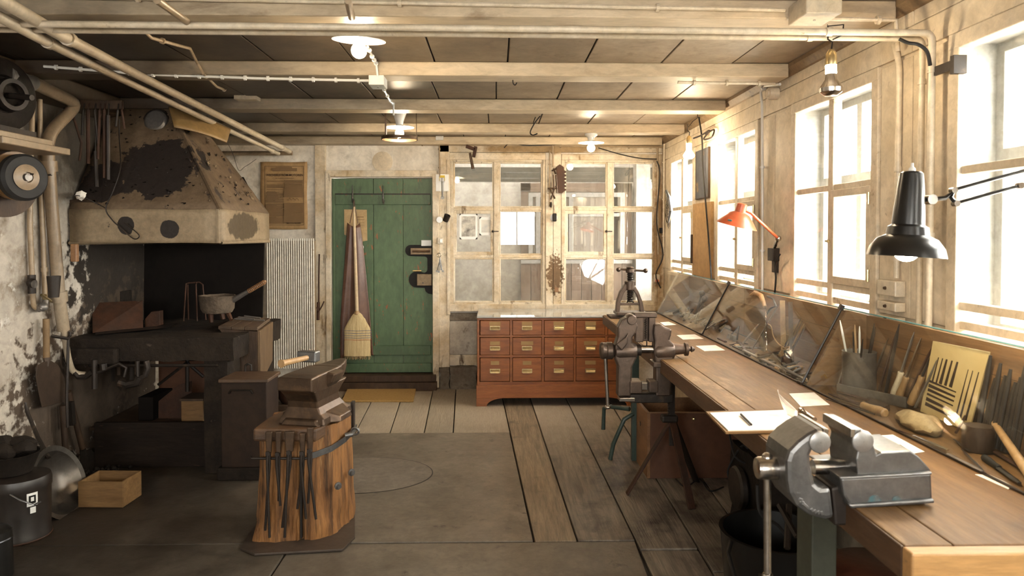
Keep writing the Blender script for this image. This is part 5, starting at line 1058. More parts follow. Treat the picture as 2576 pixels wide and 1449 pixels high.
for i in range(9):
    p0, p1 = lean((2500+i*8, 1040-i*3), (2495+i*9, 878+rng.uniform(-5,12)), 1.40-.004*i); p1.z = min(p1.z, 1.12)
    rod_tool('punch', 'dark iron punch standing in the bunch at the right end of the near case', Vector((1.36,p1.y,ZB+.004)), Vector((1.39,p1.y-.01,1.03+rng.uniform(0,.07))), .007, .004, mIron, group='iron punches bunched at the right of the near case')
FLAT = [((2300,1096),(2385,1132),'flat steel blade lying in front of the paper bag',mSteel,.007,0),((2262,1082),(2330,1108),'thin rusty wire strip beside the flat blade',mRust,.003,0),((2385,1142),(2470,1185),'long steel spatula along the case edge',mGrey,.006,0),
        ((2420,1130),(2480,1190),'bent thin iron hook in front of the block',mIron,.003,0),((2475,1150),(2565,1215),'black handled pliers at the right end of the near case',mBlack,.008,.09),((2500,1135),(2600,1195),'rusty flat chisel behind the black pliers',mRust,.007,0),((2400,1105),(2440,1135),'dark short rod end near the block',mIron,.004,0)]
for a_, b_, l_, m_, r_, h_ in FLAT: p0, p1 = onb(a_, b_, ZB+.008); rod_tool('hand_tool', l_, p0, p1, r_, r_*.6, m_, mBlackR, h_, .009, .4, cat='tool')
# middle case
mid = [((1938,820),(1962,862)),((1800,868),(1862,862)),((1835,872),(1905,876)),((1900,915),(1950,912)),((1870,905),(1925,930)),((1908,893),(1960,885)),((1925,925),(1985,945)),((1932,880),(1990,930)),((1955,935),(1990,952)),((1880,885),(1900,905)),((1975,940),(2015,925)),((1960,920),(2010,955)),((1985,960),(2028,940)),((1850,890),(1900,888)),((1890,905),(1935,925)),((1948,945),(2000,962)),((1965,905),(2005,915)),((1815,860),(1790,850)),((1990,925),(2025,925)),((1905,925),(1940,940))]
rgm = random.Random(77)
for _ in range(22):
    cx_ = rgm.uniform(0,1); ax_, ay_ = 1815+190*cx_+rgm.uniform(-15,25), 862+82*cx_+rgm.uniform(-12,14); L_ = rgm.uniform(18,46); an2 = rgm.uniform(-.5,1.2)
    mid.append(((ax_, ay_), (ax_+L_*math.cos(an2), ay_+L_*.6*math.sin(an2))))
for i, (a_, b_) in enumerate(mid):
    p0, p1 = onb(a_, b_, ZB+.010+.004*(i % 3)); p0.x = max(min(p0.x,1.40),1.205); p1.x = max(min(p1.x,1.40),1.205)
    rod_tool('hand_tool', 'small rusty tool in the jumble on the floor of the middle case', p0, p1, .005+.002*(i % 3), .003, [mIron,mRust,mGrey,mLeg][i % 4], [mWood,mWoodD][i % 2], .05 if i % 3 == 0 else 0, .010, .6, group='small tools jumbled in the middle case', cat='tool')
q = thing('hand_drill', 'hand brace with a curved yellow horn grip and spiral bit in the middle case', 'drill', (1.38,3.42,ZB))
dv = lambda a, b, x=1.39: fX(a, b, x)
build('grip', MB().tube([dv(1888,742),dv(1900,738),dv(1914,744),dv(1920,760),dv(1924,772)], [.006,.016,.014,.012,.010], 10), mWood, q, smooth=True)
build('spiral', MB().tube([Vector(dv(1926,775)).lerp(Vector(dv(1928,880,1.30)), i/48)+Vector((0,.006*math.cos(i*1.3),.006*math.sin(i*1.3))) for i in range(49)], .0035, 6), mSteel, q, smooth=True)
build('frame', MB().tube([dv(1928,790),dv(1940,775),dv(1952,770),dv(1945,752),dv(1930,745)], .006, 8), mIron, q, smooth=True)
for j, (b, t, lab, m_, w) in enumerate((((1972,862),(1968,757),'pale square wooden lath standing in the middle case',mWood,.012),((1992,860),(1988,760),'dark lath standing behind the pale lath',mWoodD,.010))):
    p1 = Vector(fX(*t, 1.40)); p0 = Vector((1.35, fX(*b, 1.35).y, ZB+.004)); m4 = align(p0, p1); build('lath', MB().box(-w,w,-w*.5,w*.5,0,(p1-p0).length).xf(m4), m_, label=lab, cat='lath', bevel=.001)
cable('pale curled wire dangling in front of the lath', [dv(1932,815,1.33),dv(1940,822,1.33),dv(1945,845,1.33),dv(1958,865,1.32),dv(1975,875,1.31),dv(1985,872,1.31),dv(1980,882,1.31),dv(1968,880,1.31)], .003, mWood, name='wire', cat='wire')
q = thing('ink_bottle', 'small dark brown glass bottle in the middle case', 'bottle', fZ(2020,918,ZB+.004)); cb_ = Vector((1.29, fZ(2018,918,ZB).y-.02, ZB+.003))
q.location = cb_; build('bottle', MB().lathe([(.022,0),(.024,.004),(.024,.035),(.012,.045),(.011,.055)], cb_, n=20), M('brown_glass', (.05,.012,.006), rough=.08, bump=0), q, smooth=True); build('cap', MB().lathe([(.013,.055),(.013,.066)], cb_, n=16), mBlack, q)
build('dark_wedge', MB().prism([(0,0),(.10,0),(.06,.13)], fX(1905,892,1.33), (0,-1,0), (0,0,1), (.01,0,0)), mGrey, label='dark triangular sheet of metal standing in the middle case', cat='metal sheet')
q = thing('goggles', 'pair of old round safety goggles in the middle case', 'goggles', dv(1845,850,1.30))
for s in (-1, 1): build('eyepiece', MB().lathe([(.024,0),(.026,.02),(.022,.022),(.021,.002)], Vector(dv(1845,850,1.31))+Vector((0,s*.034,-.01)), (-1,.0,.3), 20, False), mGrey, q, smooth=True)
build('strap', MB().tube([Vector(dv(1845,850,1.31))+Vector((0,-.06,0)), Vector(dv(1845,835,1.31))+Vector((.03,0,.03)), Vector(dv(1845,850,1.31))+Vector((0,.06,0))], .005, 6), mBlackR, q, smooth=True)
for i in range(7):
    b = (1995+i*6, 880+i*4); t_ = (2003+i*4, 800+abs(i-3)*7); p1 = fX(*t_, 1.41); rod_tool('file', 'upright file in the fan at the right of the middle case', (1.34, p1.y+.04, ZB+.004), p1, .006, .002, [mRust,mIron,mWood][i % 3], mWood, .05 if i % 2 else 0, .009, .5, group='files fanned against the back of the middle case')
for a_, b_, lab in (((1845,868),(1910,815),'long rusty bar leaning to the right in the middle case'),((1870,880),(1960,765),'longer grey bar leaning behind the hand drill')):
    p0 = Vector((1.27, fZ(*a_, ZB+.01).y, ZB+.01)); rod_tool('iron_bar', lab, p0, fX(*b_, 1.40), .008, .006, mLeg, flat=.5)
# far case
for i in range(24):
    rng = random.Random(20+i); y = 4.2+i*.043; x = rng.uniform(1.23,1.33)
    rod_tool('hand_tool', 'dark blacksmith tool in the heap on the floor of the far case', (x, y, ZB+.012+.004*(i % 3)), (min(x+rng.uniform(.02,.1),1.41), y+rng.uniform(-.12,.16), ZB+rng.uniform(.015,.07)), .008, .005, [mIron,mLeg,mRust][i % 3], mWoodD, .06 if i % 3 == 0 else 0, .011, .7, group='dark tools heaped in the far case', cat='tool')
for i, (b, t_) in enumerate((((1760,790),(1766,738)),((1766,795),(1772,752)),((1752,800),(1762,765)))):
    p1 = fX(*t_, 1.40); r_ = thing('ball_tool', ['tallest ball ended iron stake in the far case','middle ball ended iron stake in the far case','shortest ball ended iron stake in the far case'][i], 'stake', (1.34,p1.y,ZB))
    build('shaft', MB().tube([(1.36,p1.y+.03,ZB+.004), p1], .008, 8), mLeg, r_, smooth=True); build('ball', MB().sphere(p1, .02, 14, 10), mLeg, r_, smooth=True)

# ================================================================ ANVIL AND STUMP
pl = [(605,1378),(640,1393),(862,1381),(893,1350),(893,1278),(868,1266),(700,1262),(625,1340)]
pp = [fZ(a, b, .012) for a, b in pl]; n = len(pp)
build('floor_plate', MB().add([(p.x,p.y,.002) for p in pp]+[(p.x,p.y,.012) for p in pp], [tuple(range(n))[::-1], tuple(range(n,2*n))]+[(i,(i+1)%n,n+(i+1)%n,n+i) for i in range(n)]), M('plate_iron', (.075,.055,.042), (.055,.04,.03), s=6, rough=.5, metal=.4, bump=.15), label='flat iron plate on the floor beneath the anvil stump', cat='iron plate', bevel=.002)
su = thing('anvil_stump', 'split wooden stump with an iron strap carrying the anvil', 'stump', (-.87,3.6,.012))
S0 = fZ(650,1362,.012); sx0, sy0 = S0.x, S0.y; sx1 = fY(868,1340,3.55).x; zs = .53
def stump(y_, hz):   # outline at height fraction
    pass
out = [(-1.125,3.33),(-1.05,3.31),(-.93,3.315),(-.915,3.32),(-.85,3.325),(-.785,3.37),(-.745,3.46),(-.725,3.58),(-.745,3.70),(-.82,3.78),(-.95,3.80),(-1.08,3.76),(-1.13,3.62),(-1.14,3.45)]
def ring(pts, n):
    L = [0]; P = [Vector(p) for p in pts]+[Vector(pts[0])]
    for i in range(len(P)-1): L.append(L[-1]+(P[i+1]-P[i]).length)
    o = []
    for k in range(n):
        t = L[-1]*k/n; i = max(j for j in range(len(P)-1) if L[j] <= t); o.append(P[i].lerp(P[i+1], (t-L[i])/(L[i+1]-L[i])))
    return o
rg = ring(out, 150); cxs = Vector((-.9,3.55)); t = MB(); H = 18; vs = []
for j in range(H+1):
    f = j/H; k = 1-.06*f+.03*(1-f)**4
    for i, p in enumerate(rg):
        q = cxs+(p-cxs)*k; z = .012+(zs-.012)*f
        nz = noise.noise(Vector((q.x*22, q.y*22, z*3)))*.012+abs(noise.noise(Vector((q.x*55, q.y*55, z*2.5))))*-.010+(noise.noise(Vector((q.x*14, q.y*14, z*9)))*.016 if f < .22 else 0)
        d = (q-cxs).normalized(); gap = .02 if (abs(q.x+.912) < .008 and q.y < 3.4) else 0
        q = q+d*(nz-gap); vs.append((q.x, q.y, z+(noise.noise(Vector((q.x*9,q.y*9,1)))*.008 if j == H else 0)))
nr = len(rg); fs = [(j*nr+i, j*nr+(i+1)%nr, (j+1)*nr+(i+1)%nr, (j+1)*nr+i) for j in range(H) for i in range(nr)]+[tuple(range(nr))[::-1], tuple(H*nr+i for i in range(nr))]
build('trunk', MB().add(vs, fs), mStump, su, smooth=True)
build('split', MB().box(-.916,-.908,3.318,3.40,.02,.40), mJoint, su)
build('top_ledge', MB().prism([(-1.125,3.30),(-.83,3.28),(-.80,3.42),(-.77,3.60),(-.83,3.70),(-1.06,3.72),(-1.12,3.5)], (0,0,zs-.05), (1,0,0), (0,1,0), (0,0,.062)).rough(.004,20), mBenchD, su, bevel=.012)
# rail and strap
zr = fY(700,1152,3.28).z
build('tool_rail', MB().tube([(-1.13,3.30,zr),(-1.12,3.275,zr),(-.875,3.262,zr+.002),(-.865,3.285,zr)], .006, 8), mIron, su, smooth=True)
sv = [(-.875,3.298,zr),(-.84,3.305,zr+.005),(-.775,3.36,zr+.018),(-.73,3.45,zr+.035),(-.71,3.56,zr+.05),(-.705,3.60,zr+.055)]
t = MB(); pv = [Vector(p) for p in sv]
for i in range(len(pv)-1):
    a, b = pv[i], pv[i+1]; d = (b-a).normalized(); nrm = d.cross(Vector((0,0,1))).normalized()*.004
    t.hexa([a-Vector((0,0,.014)), b-Vector((0,0,.014)), b-Vector((0,0,.014))-nrm, a-Vector((0,0,.014))-nrm, a+Vector((0,0,.014)), b+Vector((0,0,.014)), b+Vector((0,0,.014))-nrm, a+Vector((0,0,.014))-nrm])
build('iron_strap', t, mVise, su)
build('eye_bolt', MB().tube([(-.735,3.46,zr+.05),(-.70,3.47,zr+.055)], .013, 10).tube([(-.695+.018*math.cos(a), 3.50, zr+.06+.016*math.sin(a)) for a in [2*math.pi*i/14 for i in range(15)]], .006, 6), mVise, su, smooth=True)
for a, b, y in ((850,1222,3.37),(884,1188,3.5)): build('bolt', MB().lathe([(.018,0),(.018,.005),(.010,.006),(.010,.02)], fY(a,b,y), (.6,-.8,0), 12), mVise, su, smooth=True)
build('side_staple', MB().box(-.745,-.73,3.64,3.68,.44,.58), mIron, su)
# tongs
def tong(label, px, y0, yj, y1, Y, w, sp):
    r = thing('blacksmith_tongs', label, 'tongs', fY(px, y1, Y), group=None)
    build('jaw', MB().add(*_slab(fY(px-w,y0,Y), fY(px+w,y0,Y), fY(px+w*.7,yj,Y), fY(px-w*.7,yj,Y), .018)), mAnvil, r, bevel=.005)
    build('rivet', MB().lathe([(.010,-.012),(.010,.014)], fY(px,yj,Y), (0,1,0), 10), mIron, r)
    build('rein', MB().tube([fY(px-2,yj-4,Y), fY(px-3,yj+30,Y-.004), fY(px+sp[0],y1,Y-.004)], [.009,.0065,.006], 8), mIron, r, smooth=True)
    build('rein', MB().tube([fY(px+2,yj-4,Y+.01), fY(px+3,yj+30,Y+.01), fY(px+sp[1],y1-sp[2],Y+.01)], [.009,.0065,.006], 8), mIron, r, smooth=True)
def _slab(a, b, c, d, t):
    vs = [Vector(p) for p in (a,b,c,d)]; vs = vs+[p+Vector((0,t,0)) for p in vs]
    return vs, [(0,1,2,3),(7,6,5,4),(0,4,5,1),(1,5,6,2),(2,6,7,3),(3,7,4,0)]
YT_ = 3.245
for args in (('leftmost tongs hanging on the stump rail',675,1087,1140,1352,YT_,9,(3,-8,18)), ('second tongs from the left, short and narrow, on the stump rail',699,1086,1142,1272,YT_+.01,8,(6,2,12)), ('third tongs from the left, the heaviest pair, on the stump rail',727,1086,1138,1352,YT_-.005,13,(-11,-17,25)),
             ('fourth tongs from the left with reins spread wide on the stump rail',760,1090,1140,1305,YT_,8,(10,-12,25)), ('rightmost tongs with one rein angled right on the stump rail',779,1076,1134,1306,YT_-.005,8,(16,-4,40))): tong(*args)
# anvil : local frame, heel at -y, horn at +y
an_ = thing('anvil', 'large brown iron anvil standing on the stump', 'anvil', (-.88,3.50,zs+.013), rz=R(-13)); an_.scale = (1.12, 1.06, 1.0)
def lb(x0,x1,y0,y1,z0,z1,nm,m=mAnvil,bv=.006): return build(nm, MB().box(x0,x1,y0,y1,z0,z1), m, an_, local=True, bevel=bv)
def loft(secs): # secs: list of (y, halfwidth, zlow, zhigh)
    t = MB()
    vs = []; 
    for (y, w, a, b) in secs: vs += [(-w,y,a),(w,y,a),(w,y,b),(-w,y,b)]
    k = len(secs); fs = [(i*4+j, i*4+(j+1)%4, (i+1)*4+(j+1)%4, (i+1)*4+j) for i in range(k-1) for j in range(4)]+[(3,2,1,0), tuple((k-1)*4+j for j in range(4))]
    return t.add(vs, fs)
def loftz(secs): # (z, hx, y0, y1)
    vs = []
    for (z, w, a, b) in secs: vs += [(-w,a,z),(w,a,z),(w,b,z),(-w,b,z)]
    k = len(secs); fs = [(i*4+j, i*4+(j+1)%4, (i+1)*4+(j+1)%4, (i+1)*4+j) for i in range(k-1) for j in range(4)]+[(3,2,1,0), tuple((k-1)*4+j for j in range(4))]
    return MB().add(vs, fs)
build('waist', loftz([(0,.105,-.15,.14),(.03,.10,-.145,.135),(.05,.084,-.14,.11),(.08,.070,-.135,.09),(.11,.068,-.14,.08),(.145,.074,-.165,.11),(.17,.078,-.19,.15)]), mAnvil, an_, local=True, bevel=.006)
build('face', loft([(-.205,.078,.170,.232),(-.13,.078,.155,.236),(-.0,.076,.150,.236),(.08,.072,.155,.236)]), mAnvil, an_, local=True, bevel=.006)
build('step', loft([(.081,.066,.155,.236),(.12,.062,.16,.234),(.14,.056,.165,.234)]), mAnvil, an_, local=True, bevel=.008)
build('horn', loft([(.13,.055,.16,.232),(.19,.045,.17,.234),(.24,.032,.19,.236),(.285,.016,.212,.237)]), mAnvil, an_, local=True, bevel=.006)
build('side_wing', MB().prism([(.066,.234),(.115,.228),(.10,.185),(.066,.15)], (0,-.06,0), (1,0,0), (0,0,1), (0,.10,0)), mAnvil, an_, local=True, bevel=.008)
for s in (-1,1):
    build('foot', MB().add([(-.105,s*.10,0),(.105,s*.10,0),(.085,s*.165,0),(-.085,s*.165,0),(-.09,s*.10,.05),(.09,s*.10,.05),(.065,s*.16,.025),(-.065,s*.16,.025)], [(0,3,2,1),(4,5,6,7),(0,1,5,4),(1,2,6,5),(2,3,7,6),(3,0,4,7)]), mAnvil, an_, local=True, bevel=.005)
    build('foot', MB().add([(s*.09,-.10,0),(s*.09,.10,0),(s*.14,.06,0),(s*.14,-.06,0),(s*.08,-.09,.055),(s*.08,.09,.055),(s*.135,.05,.028),(s*.135,-.05,.028)], [(0,3,2,1),(4,5,6,7),(0,1,5,4),(1,2,6,5),(2,3,7,6),(3,0,4,7)]), mAnvil, an_, local=True, bevel=.005)
build('punch_hole', MB().box(.004,.026,-.106,-.09,.098,.118), mBlack, an_, local=True)
for i, (a, b, c, d) in enumerate(((822,1040,820,1058),(842,1030,840,1062))): build('staple_rod', MB().tube([fY(a,b,3.47), fY(c,d,3.47)], .006, 8), mSteel, su, smooth=True)
hh = thing('hammer', 'heavy forging hammer with a short pale handle resting on the anvil', 'hammer', fY(775,905,3.42))
h1 = fY(772,900,3.40); h0 = fY(707,915,3.22)
build('head', MB().cb(fY(776,896,3.47), (.10,.05,.052), Euler((0,0,-.25))), mVise, hh, bevel=.006); build('handle', MB().tube([h0, Vector(h0).lerp(Vector(h1),.12), h1], [.019,.015,.012], 12), mWood, hh, smooth=True)
# ================================================================ FORGE
fg = thing('forge_hearth', 'soot blackened masonry forge hearth on a thick leg', 'forge', (-2.05,4.75,0))
fx0, fx1, fy0, fy1 = -2.53, fY(588,870,4.27).x, 4.27, 5.2
build('hearth_slab', MB().gbox(fx0, fx1, fy0, fy1, PZ(905,4.27), ZB-.03, 24, 18, 4).rough(.012, 9), mForge, fg, weld=True, smooth=True, bevel=0)
build('front_lip', MB().box(fx0+.0, fx0+.30, fy0-.05, fy0, PZ(912,4.25), PZ(872,4.25)).rough(.006, 12), mForge, fg, bevel=.015)
build('leg', MB().gbox(PX(518,4.35), PX(578,4.35), 4.30, 4.50, 0, PZ(905,4.27), 3, 3, 10).rough(.008, 8), mForge, fg, weld=True, smooth=True)
build('leg', MB().box(fx1-.25, fx1-.05, 5.0, 5.18, 0, .75), mForge, fg)
build('iron_strut', MB().tube([fY(470,912,4.6), fY(398,968,4.6)], .010, 6).tube([fY(470,912,4.62), fY(512,948,4.62)], .010, 6).tube([fY(471,905,4.63), fY(471,985,4.63)], .012, 6), mIron, fg)
build('under_rail', MB().tube([(fx0+.1,fy0+.03,PZ(912,4.3)-.01),(fx1-.1,fy0+.03,PZ(912,4.3)-.01)], .010, 6), mIron, fg)
# hanging irons below the hearth
q = thing('clamp_screw', 'black iron crank and screw hanging under the hearth front', 'iron tool', fY(250,975,4.22))
for pts, r_ in (([(183,930),(197,948),(215,948),(232,935)],.016), ([(232,940),(252,935),(300,915),(318,925),(312,948)],.009), ([(300,962),(320,968),(345,962),(352,948)],.024), ([(345,955),(365,945),(372,925),(368,908)],.016), ([(346,908),(347,950)],.012), ([(238,905),(238,978)],.016), ([(260,915),(262,930)],.02)):
    build('iron_piece', MB().tube([fY(a,b,4.22) for a, b in pts], r_, 8), mIron, q, smooth=True)
for i, (a, b, c) in enumerate(((275,910,955),(290,912,940),(322,910,965),(335,908,938))): build('hanging_strip', MB().box(PX(a,4.5), PX(a+8,4.5), 4.5, 4.512, PZ(c,4.5), ZB-.12), [mIron,mWoodD][i%2], label=['first','second','third','fourth'][i]+' narrow iron strip from the left hanging behind the forge crank', cat='iron strip')
# black sheet and hood
build('fire_screen', poly([(357,600),(597,450),(612,446),(640,500),(668,545),(664,618),(654,905),(357,905)], 5.22, .02), mSootB, label='large matt black sheet behind the forge fire', cat='metal sheet', bevel=.002)
hd_ = thing('forge_hood', 'tapering smoke hood with flaking paint above the forge', 'hood', (-2.1,4.75,1.38))
hx0, hx1, hy0, hy1 = -2.53, fY(555,560,4.30).x, 4.30, 5.20; z0, z1, z2 = PZ(611,4.30), PZ(527,4.30), 2.31
tx0, tx1, ty0, ty1 = -2.50, -2.17, 4.78, 5.12
def wall4(a, b, za, zc, th=.012):
    A = [Vector((a[0],a[2],za)),Vector((a[1],a[2],za)),Vector((a[1],a[3],za)),Vector((a[0],a[3],za))]; B = [Vector((b[0],b[2],zc)),Vector((b[1],b[2],zc)),Vector((b[1],b[3],zc)),Vector((b[0],b[3],zc))]
    return A, B
A, B = wall4((hx0,hx1,hy0,hy1), (hx0,hx1,hy0,hy1), z0, z1); C_ = wall4((hx0,hx1,hy0,hy1), (tx0,tx1,ty0,ty1), z1, z2)
def panelq(a, b, c, d, nm, m, n=14):
    return build(nm, MB().grid(lambda u, v: Vector(a).lerp(Vector(b),u).lerp(Vector(d).lerp(Vector(c),u),v), n, n).rough(.004, 12), m, hd_, solid=.008, smooth=True)
for i, nm in enumerate(('front_skirt','side_skirt','rear_skirt','wall_skirt')): panelq(A[i], A[(i+1)%4], B[(i+1)%4], B[i], nm, mSkirt, 8)
for i, nm in enumerate(('front_slope','side_slope','rear_slope','wall_slope')): panelq(C_[0][i], C_[0][(i+1)%4], C_[1][(i+1)%4], C_[1][i], nm, mHood)
build('bottom_rim', MB().tube([A[3],A[0],A[1],A[2]], .012, 8), mSkirt, hd_, smooth=True)
e0, e1 = C_[0][1], C_[1][1]; d = (e1-e0)
build('corner_strip', MB().tube([e0+Vector((0,-.004,0)), e1], .014, 6), mHood, hd_)
t = [e0.lerp(e1, i/14)+Vector((-.035,-.012,.0)) for i in range(1,14)]
for p in t: build('rivet', MB().sphere(p, .008, 6, 4), mHood, hd_)
build('seam_strip', MB().box(PX(546,4.29), PX(551,4.29), 4.283, 4.29, z0, z1), mSkirt, hd_)
rng = random.Random(4)
fc0, fc1, fc2, fc3 = C_[0][1], C_[0][2], C_[1][2], C_[1][1]
nr_ = (fc1-fc0).cross(fc3-fc0).normalized(); nr_ = nr_ if nr_.x > 0 else -nr_
for i in range(60):   # curled paint flakes standing off the side slope
    u, v = rng.uniform(.1,.9), rng.uniform(.03,.85); p = fc0.lerp(fc1,u).lerp(fc3.lerp(fc2,u),v); s_ = rng.uniform(.012,.035)
    a_ = (fc1-fc0).normalized()*s_; b_ = (fc3-fc0).normalized()*s_*rng.uniform(.5,1.4)
    K = 7; rr_ = [rng.uniform(.35,1) for _ in range(K)]
    build('paint_flake', MB().add([p+nr_*.010]+[p+a_*.62*rr_[k]*math.cos(6.283*k/K)+b_*.62*rr_[k]*math.sin(6.283*k/K)+nr_*rng.uniform(.006,.020) for k in range(K)], [(0,k+1,(k+1)%K+1) for k in range(K)]), [mHood, mSkirt, mSoot][i % 3], hd_, solid=.001)
ff0, ff1, ff2, ff3 = C_[0][0], C_[0][1], C_[1][1], C_[1][0]; nf = (ff1-ff0).cross(ff3-ff0).normalized(); nf = nf if nf.y < 0 else -nf
for i in range(70):
    u, v = rng.uniform(.08,.92), rng.uniform(.02,.38) if i % 3 else rng.uniform(.4,.95); p = ff0.lerp(ff1,u).lerp(ff3.lerp(ff2,u),v); s_ = rng.uniform(.01,.028)
    a_ = (ff1-ff0).normalized()*s_; b_ = (ff3-ff0).normalized()*s_*rng.uniform(.4,.9)
    K = 7; rr_ = [rng.uniform(.35,1) for _ in range(K)]
    build('paint_flake', MB().add([p+nf*.008]+[p+a_*.6*rr_[k]*math.cos(6.283*k/K)+b_*.6*rr_[k]*math.sin(6.283*k/K)+nf*rng.uniform(.006,.013) for k in range(K)], [(0,k+1,(k+1)%K+1) for k in range(K)]), [mSoot, mHood, mSootB][i % 3], hd_, solid=.001)
dk = thing('flue_cover', 'round grey metal cover on the neck of the hood', 'cover', fY(393,325,4.62))
build('cap', MB().lathe([(.0,-.012),(.06,-.012),(.073,0),(.075,.02),(.065,.028)], fY(391,303,4.66), (.05,1,-.25), 28), mGrey, dk, smooth=True); build('collar', MB().lathe([(.082,.0),(.082,.10)], fY(391,303,4.68), (.05,1,-.25), 28), mIron, dk, smooth=True)
build('bent_panel', MB().grid(lambda u, v: Vector(fY(424+14*v+(156-24*v)*u, 268+52*v+(57-18*v)*u-5*math.sin(math.pi*u), 4.62-.10*v+.25*u-.03*math.sin(math.pi*u))), 14, 6), mYell, label='curved yellow brown panel leaning over the hood under the slanting pipes', cat='panel', solid=.008, smooth=True)
cable('thin crooked wire hanging down the hood front to its skirt', [fY(300,300,4.4),fY(300,345,4.4),fY(303,420,4.28),fY(285,480,4.26),fY(266,524,4.26),fY(282,553,4.26),fY(300,570,4.26),fY(335,600,4.26),fY(350,596,4.26),fY(344,585,4.26),fY(312,560,4.26)], .0035, mIron, name='wire', cat='wire')
cable('thin wire strung from the corner shelf to the hood', [fY(186,492,4.1),fY(205,494,4.2),fY(240,510,4.26),fY(266,524,4.26)], .003, mIron, name='wire', cat='wire')
cable('kinked wire dangling beside the poster from the slanting pipes', [fY(520,290,5.3),fY(560,340,5.6),fY(585,385,6.4),fY(600,428,6.5),fY(615,420,6.5),fY(628,412,6.5),(fY(645,400,6.5))], .002, mIron, name='wire', cat='wire')
# hanging rods
RODS = [((178,165),(205,360),(200,405),.009),((209,215),(207,340),None,.010),((221,225),(222,412),None,.013),((238,235),(247,362),None,.010),((250,220),(246,400),None,.010),((272,290),(272,452),None,.014),((262,270),(262,448),None,.011),((296,258),(292,318),None,.008),((306,250),(313,325),None,.008),((240,380),(243,470),None,.015)]
q = build('rod_rail', MB().box(-2.54, -2.2, 4.262, 4.29, 2.17, 2.22), mWoodD, label='dark wooden rail under the ceiling from which the irons hang', cat='rail', bevel=.004)
IRL = ['bent long iron bar hanging farthest left of the hood','short thin iron bar second from the left under the rail','longest thick straight iron bar hanging left of the hood','thin iron bar just right of the longest hanging one','long iron bar fifth from the left under the rail','thick iron bar hanging low over the left slope of the hood','iron bar close beside the thick low one over the hood','short thin iron rod hanging over the middle of the rail','short iron rod hanging at the right end of the rail','stubby dark iron bar hanging lowest left of the hood slope']
for i, (a, b, c, r_) in enumerate(RODS):
    pts = [fY(*a, 4.25), fY(*b, 4.25)]+([fY(*c, 4.25)] if c else []); r_ *= .8
    p0 = pts[0]; p0.z = min(p0.z, 2.16) if p0.z > 2.12 else p0.z
    build('hanging_iron', MB().tube(pts, r_, 8).tube([(p0.x, 4.25, p0.z), (p0.x, 4.262, 2.2)], .004, 6), [mRust, mIron][i % 2], label=IRL[i], cat='iron bar', group='irons hanging left of the hood', smooth=True)
# on the hearth
zf = PZ(850,4.30); ZH = ZB-.03
q = build('rusty_plate', MB().hexa([fZ(233,838,ZH+.004),fZ(360,828,ZH+.004),fZ(360,824,ZH+.004),fZ(233,834,ZH+.004)]+[Vector(fY(231,762,4.62)),Vector(fY(359,756,4.75)),Vector(fY(359,756,4.77)),Vector(fY(231,762,4.64))]), mRust, label='large rusty square sheet standing on the hearth', cat='iron plate', bevel=.002)
build('iron_box', MB().box(PX(246,4.95), PX(312,4.95), 4.9, 5.05, ZH+.005, PZ(730,4.95)), mSoot, label='soot black box standing behind the rusty sheet', cat='box', bevel=.006)
build('iron_block', poly([(362,828),(362,800),(378,782),(400,780),(400,816)], 4.72, .05), mRust, label='brown cut off iron block beside the rusty sheet', cat='iron block', bevel=.003)
build('flat_bar', MB().hexa([fZ(240,842,ZH+.002),fZ(420,825,ZH+.002),fZ(440,815,ZH+.002),fZ(240,836,ZH+.002)]+[fZ(240,842,ZH+.012),fZ(420,825,ZH+.012),fZ(440,815,ZH+.012),fZ(240,836,ZH+.012)]), mIron, label='long flat iron bar lying before the rusty sheet', cat='iron bar')
q = thing('wire_stand', 'thin rusty wire stand on the hearth left of the melting pot', 'wire stand', fY(487,808,4.95))
build('wire', MB().tube([fY(462,808,4.9),fY(468,714,4.9),fY(474,712,4.95),fY(502,710,4.98),fY(510,716,4.98),fY(518,805,5.0)], .005, 6), mRust, q, smooth=True)
build('wire', MB().tube([fY(474,804,5.02),fY(472,716,4.98)], .005, 6).tube([fY(496,808,4.88),fY(493,716,4.92),fY(494,711,4.95)], .005, 6), mRust, q, smooth=True)
mp_ = thing('melting_pot', 'crusted round iron pot with a ribbed wooden handle on tall legs', 'pot', fY(547,806,4.75))
Yp = 4.78; kp = Yp/F; pc0 = Vector(fY(547,790,Yp))
build('bowl', MB().lathe([(.02,0),(34*kp,4*kp),(40*kp,14*kp),(43*kp,46*kp),(44*kp,47*kp),(40*kp,47*kp),(37*kp,16*kp),(30*kp,8*kp),(.02,6*kp)], pc0, n=32).rough(.004,30), M('crusted_pot', (.13,.095,.065), (.07,.05,.035), s=14, rough=.8, bump=.8), mp_, smooth=True)
hs, he = Vector(fY(592,752,Yp)), Vector(fY(671,706,Yp-.1))
build('socket', MB().tube([hs+Vector((-.02,0,-.01)), hs.lerp(he,.45)], [.020,.013], 10), mGrey, mp_, smooth=True)
build('handle', MB().lathe([(.012+.004*(i % 2), .15*i/22) for i in range(22)]+[(.008,.158)], hs.lerp(he,.42), (he-hs), 12), mCrate, mp_, smooth=True)
for a, b, c, d in ((530,786,532,810),(572,784,582,804),(558,786,562,802)): build('leg', MB().tube([fY(a,b,Yp-.03 if a < 560 else Yp), fY(c,d+1,Yp-.03)], [.018,.013], 6), mRust, mp_, smooth=True)
tr = thing('bellows_box', 'dark tapering wooden box attached to the right of the hearth', 'box', (PX(620,4.6), 4.75, .1))
build('front_board', poly([(548,826),(645,832),(645,965),(600,1000),(560,1000),(575,905),(592,880)], 4.52, .02), mWoodD, tr, bevel=.003)
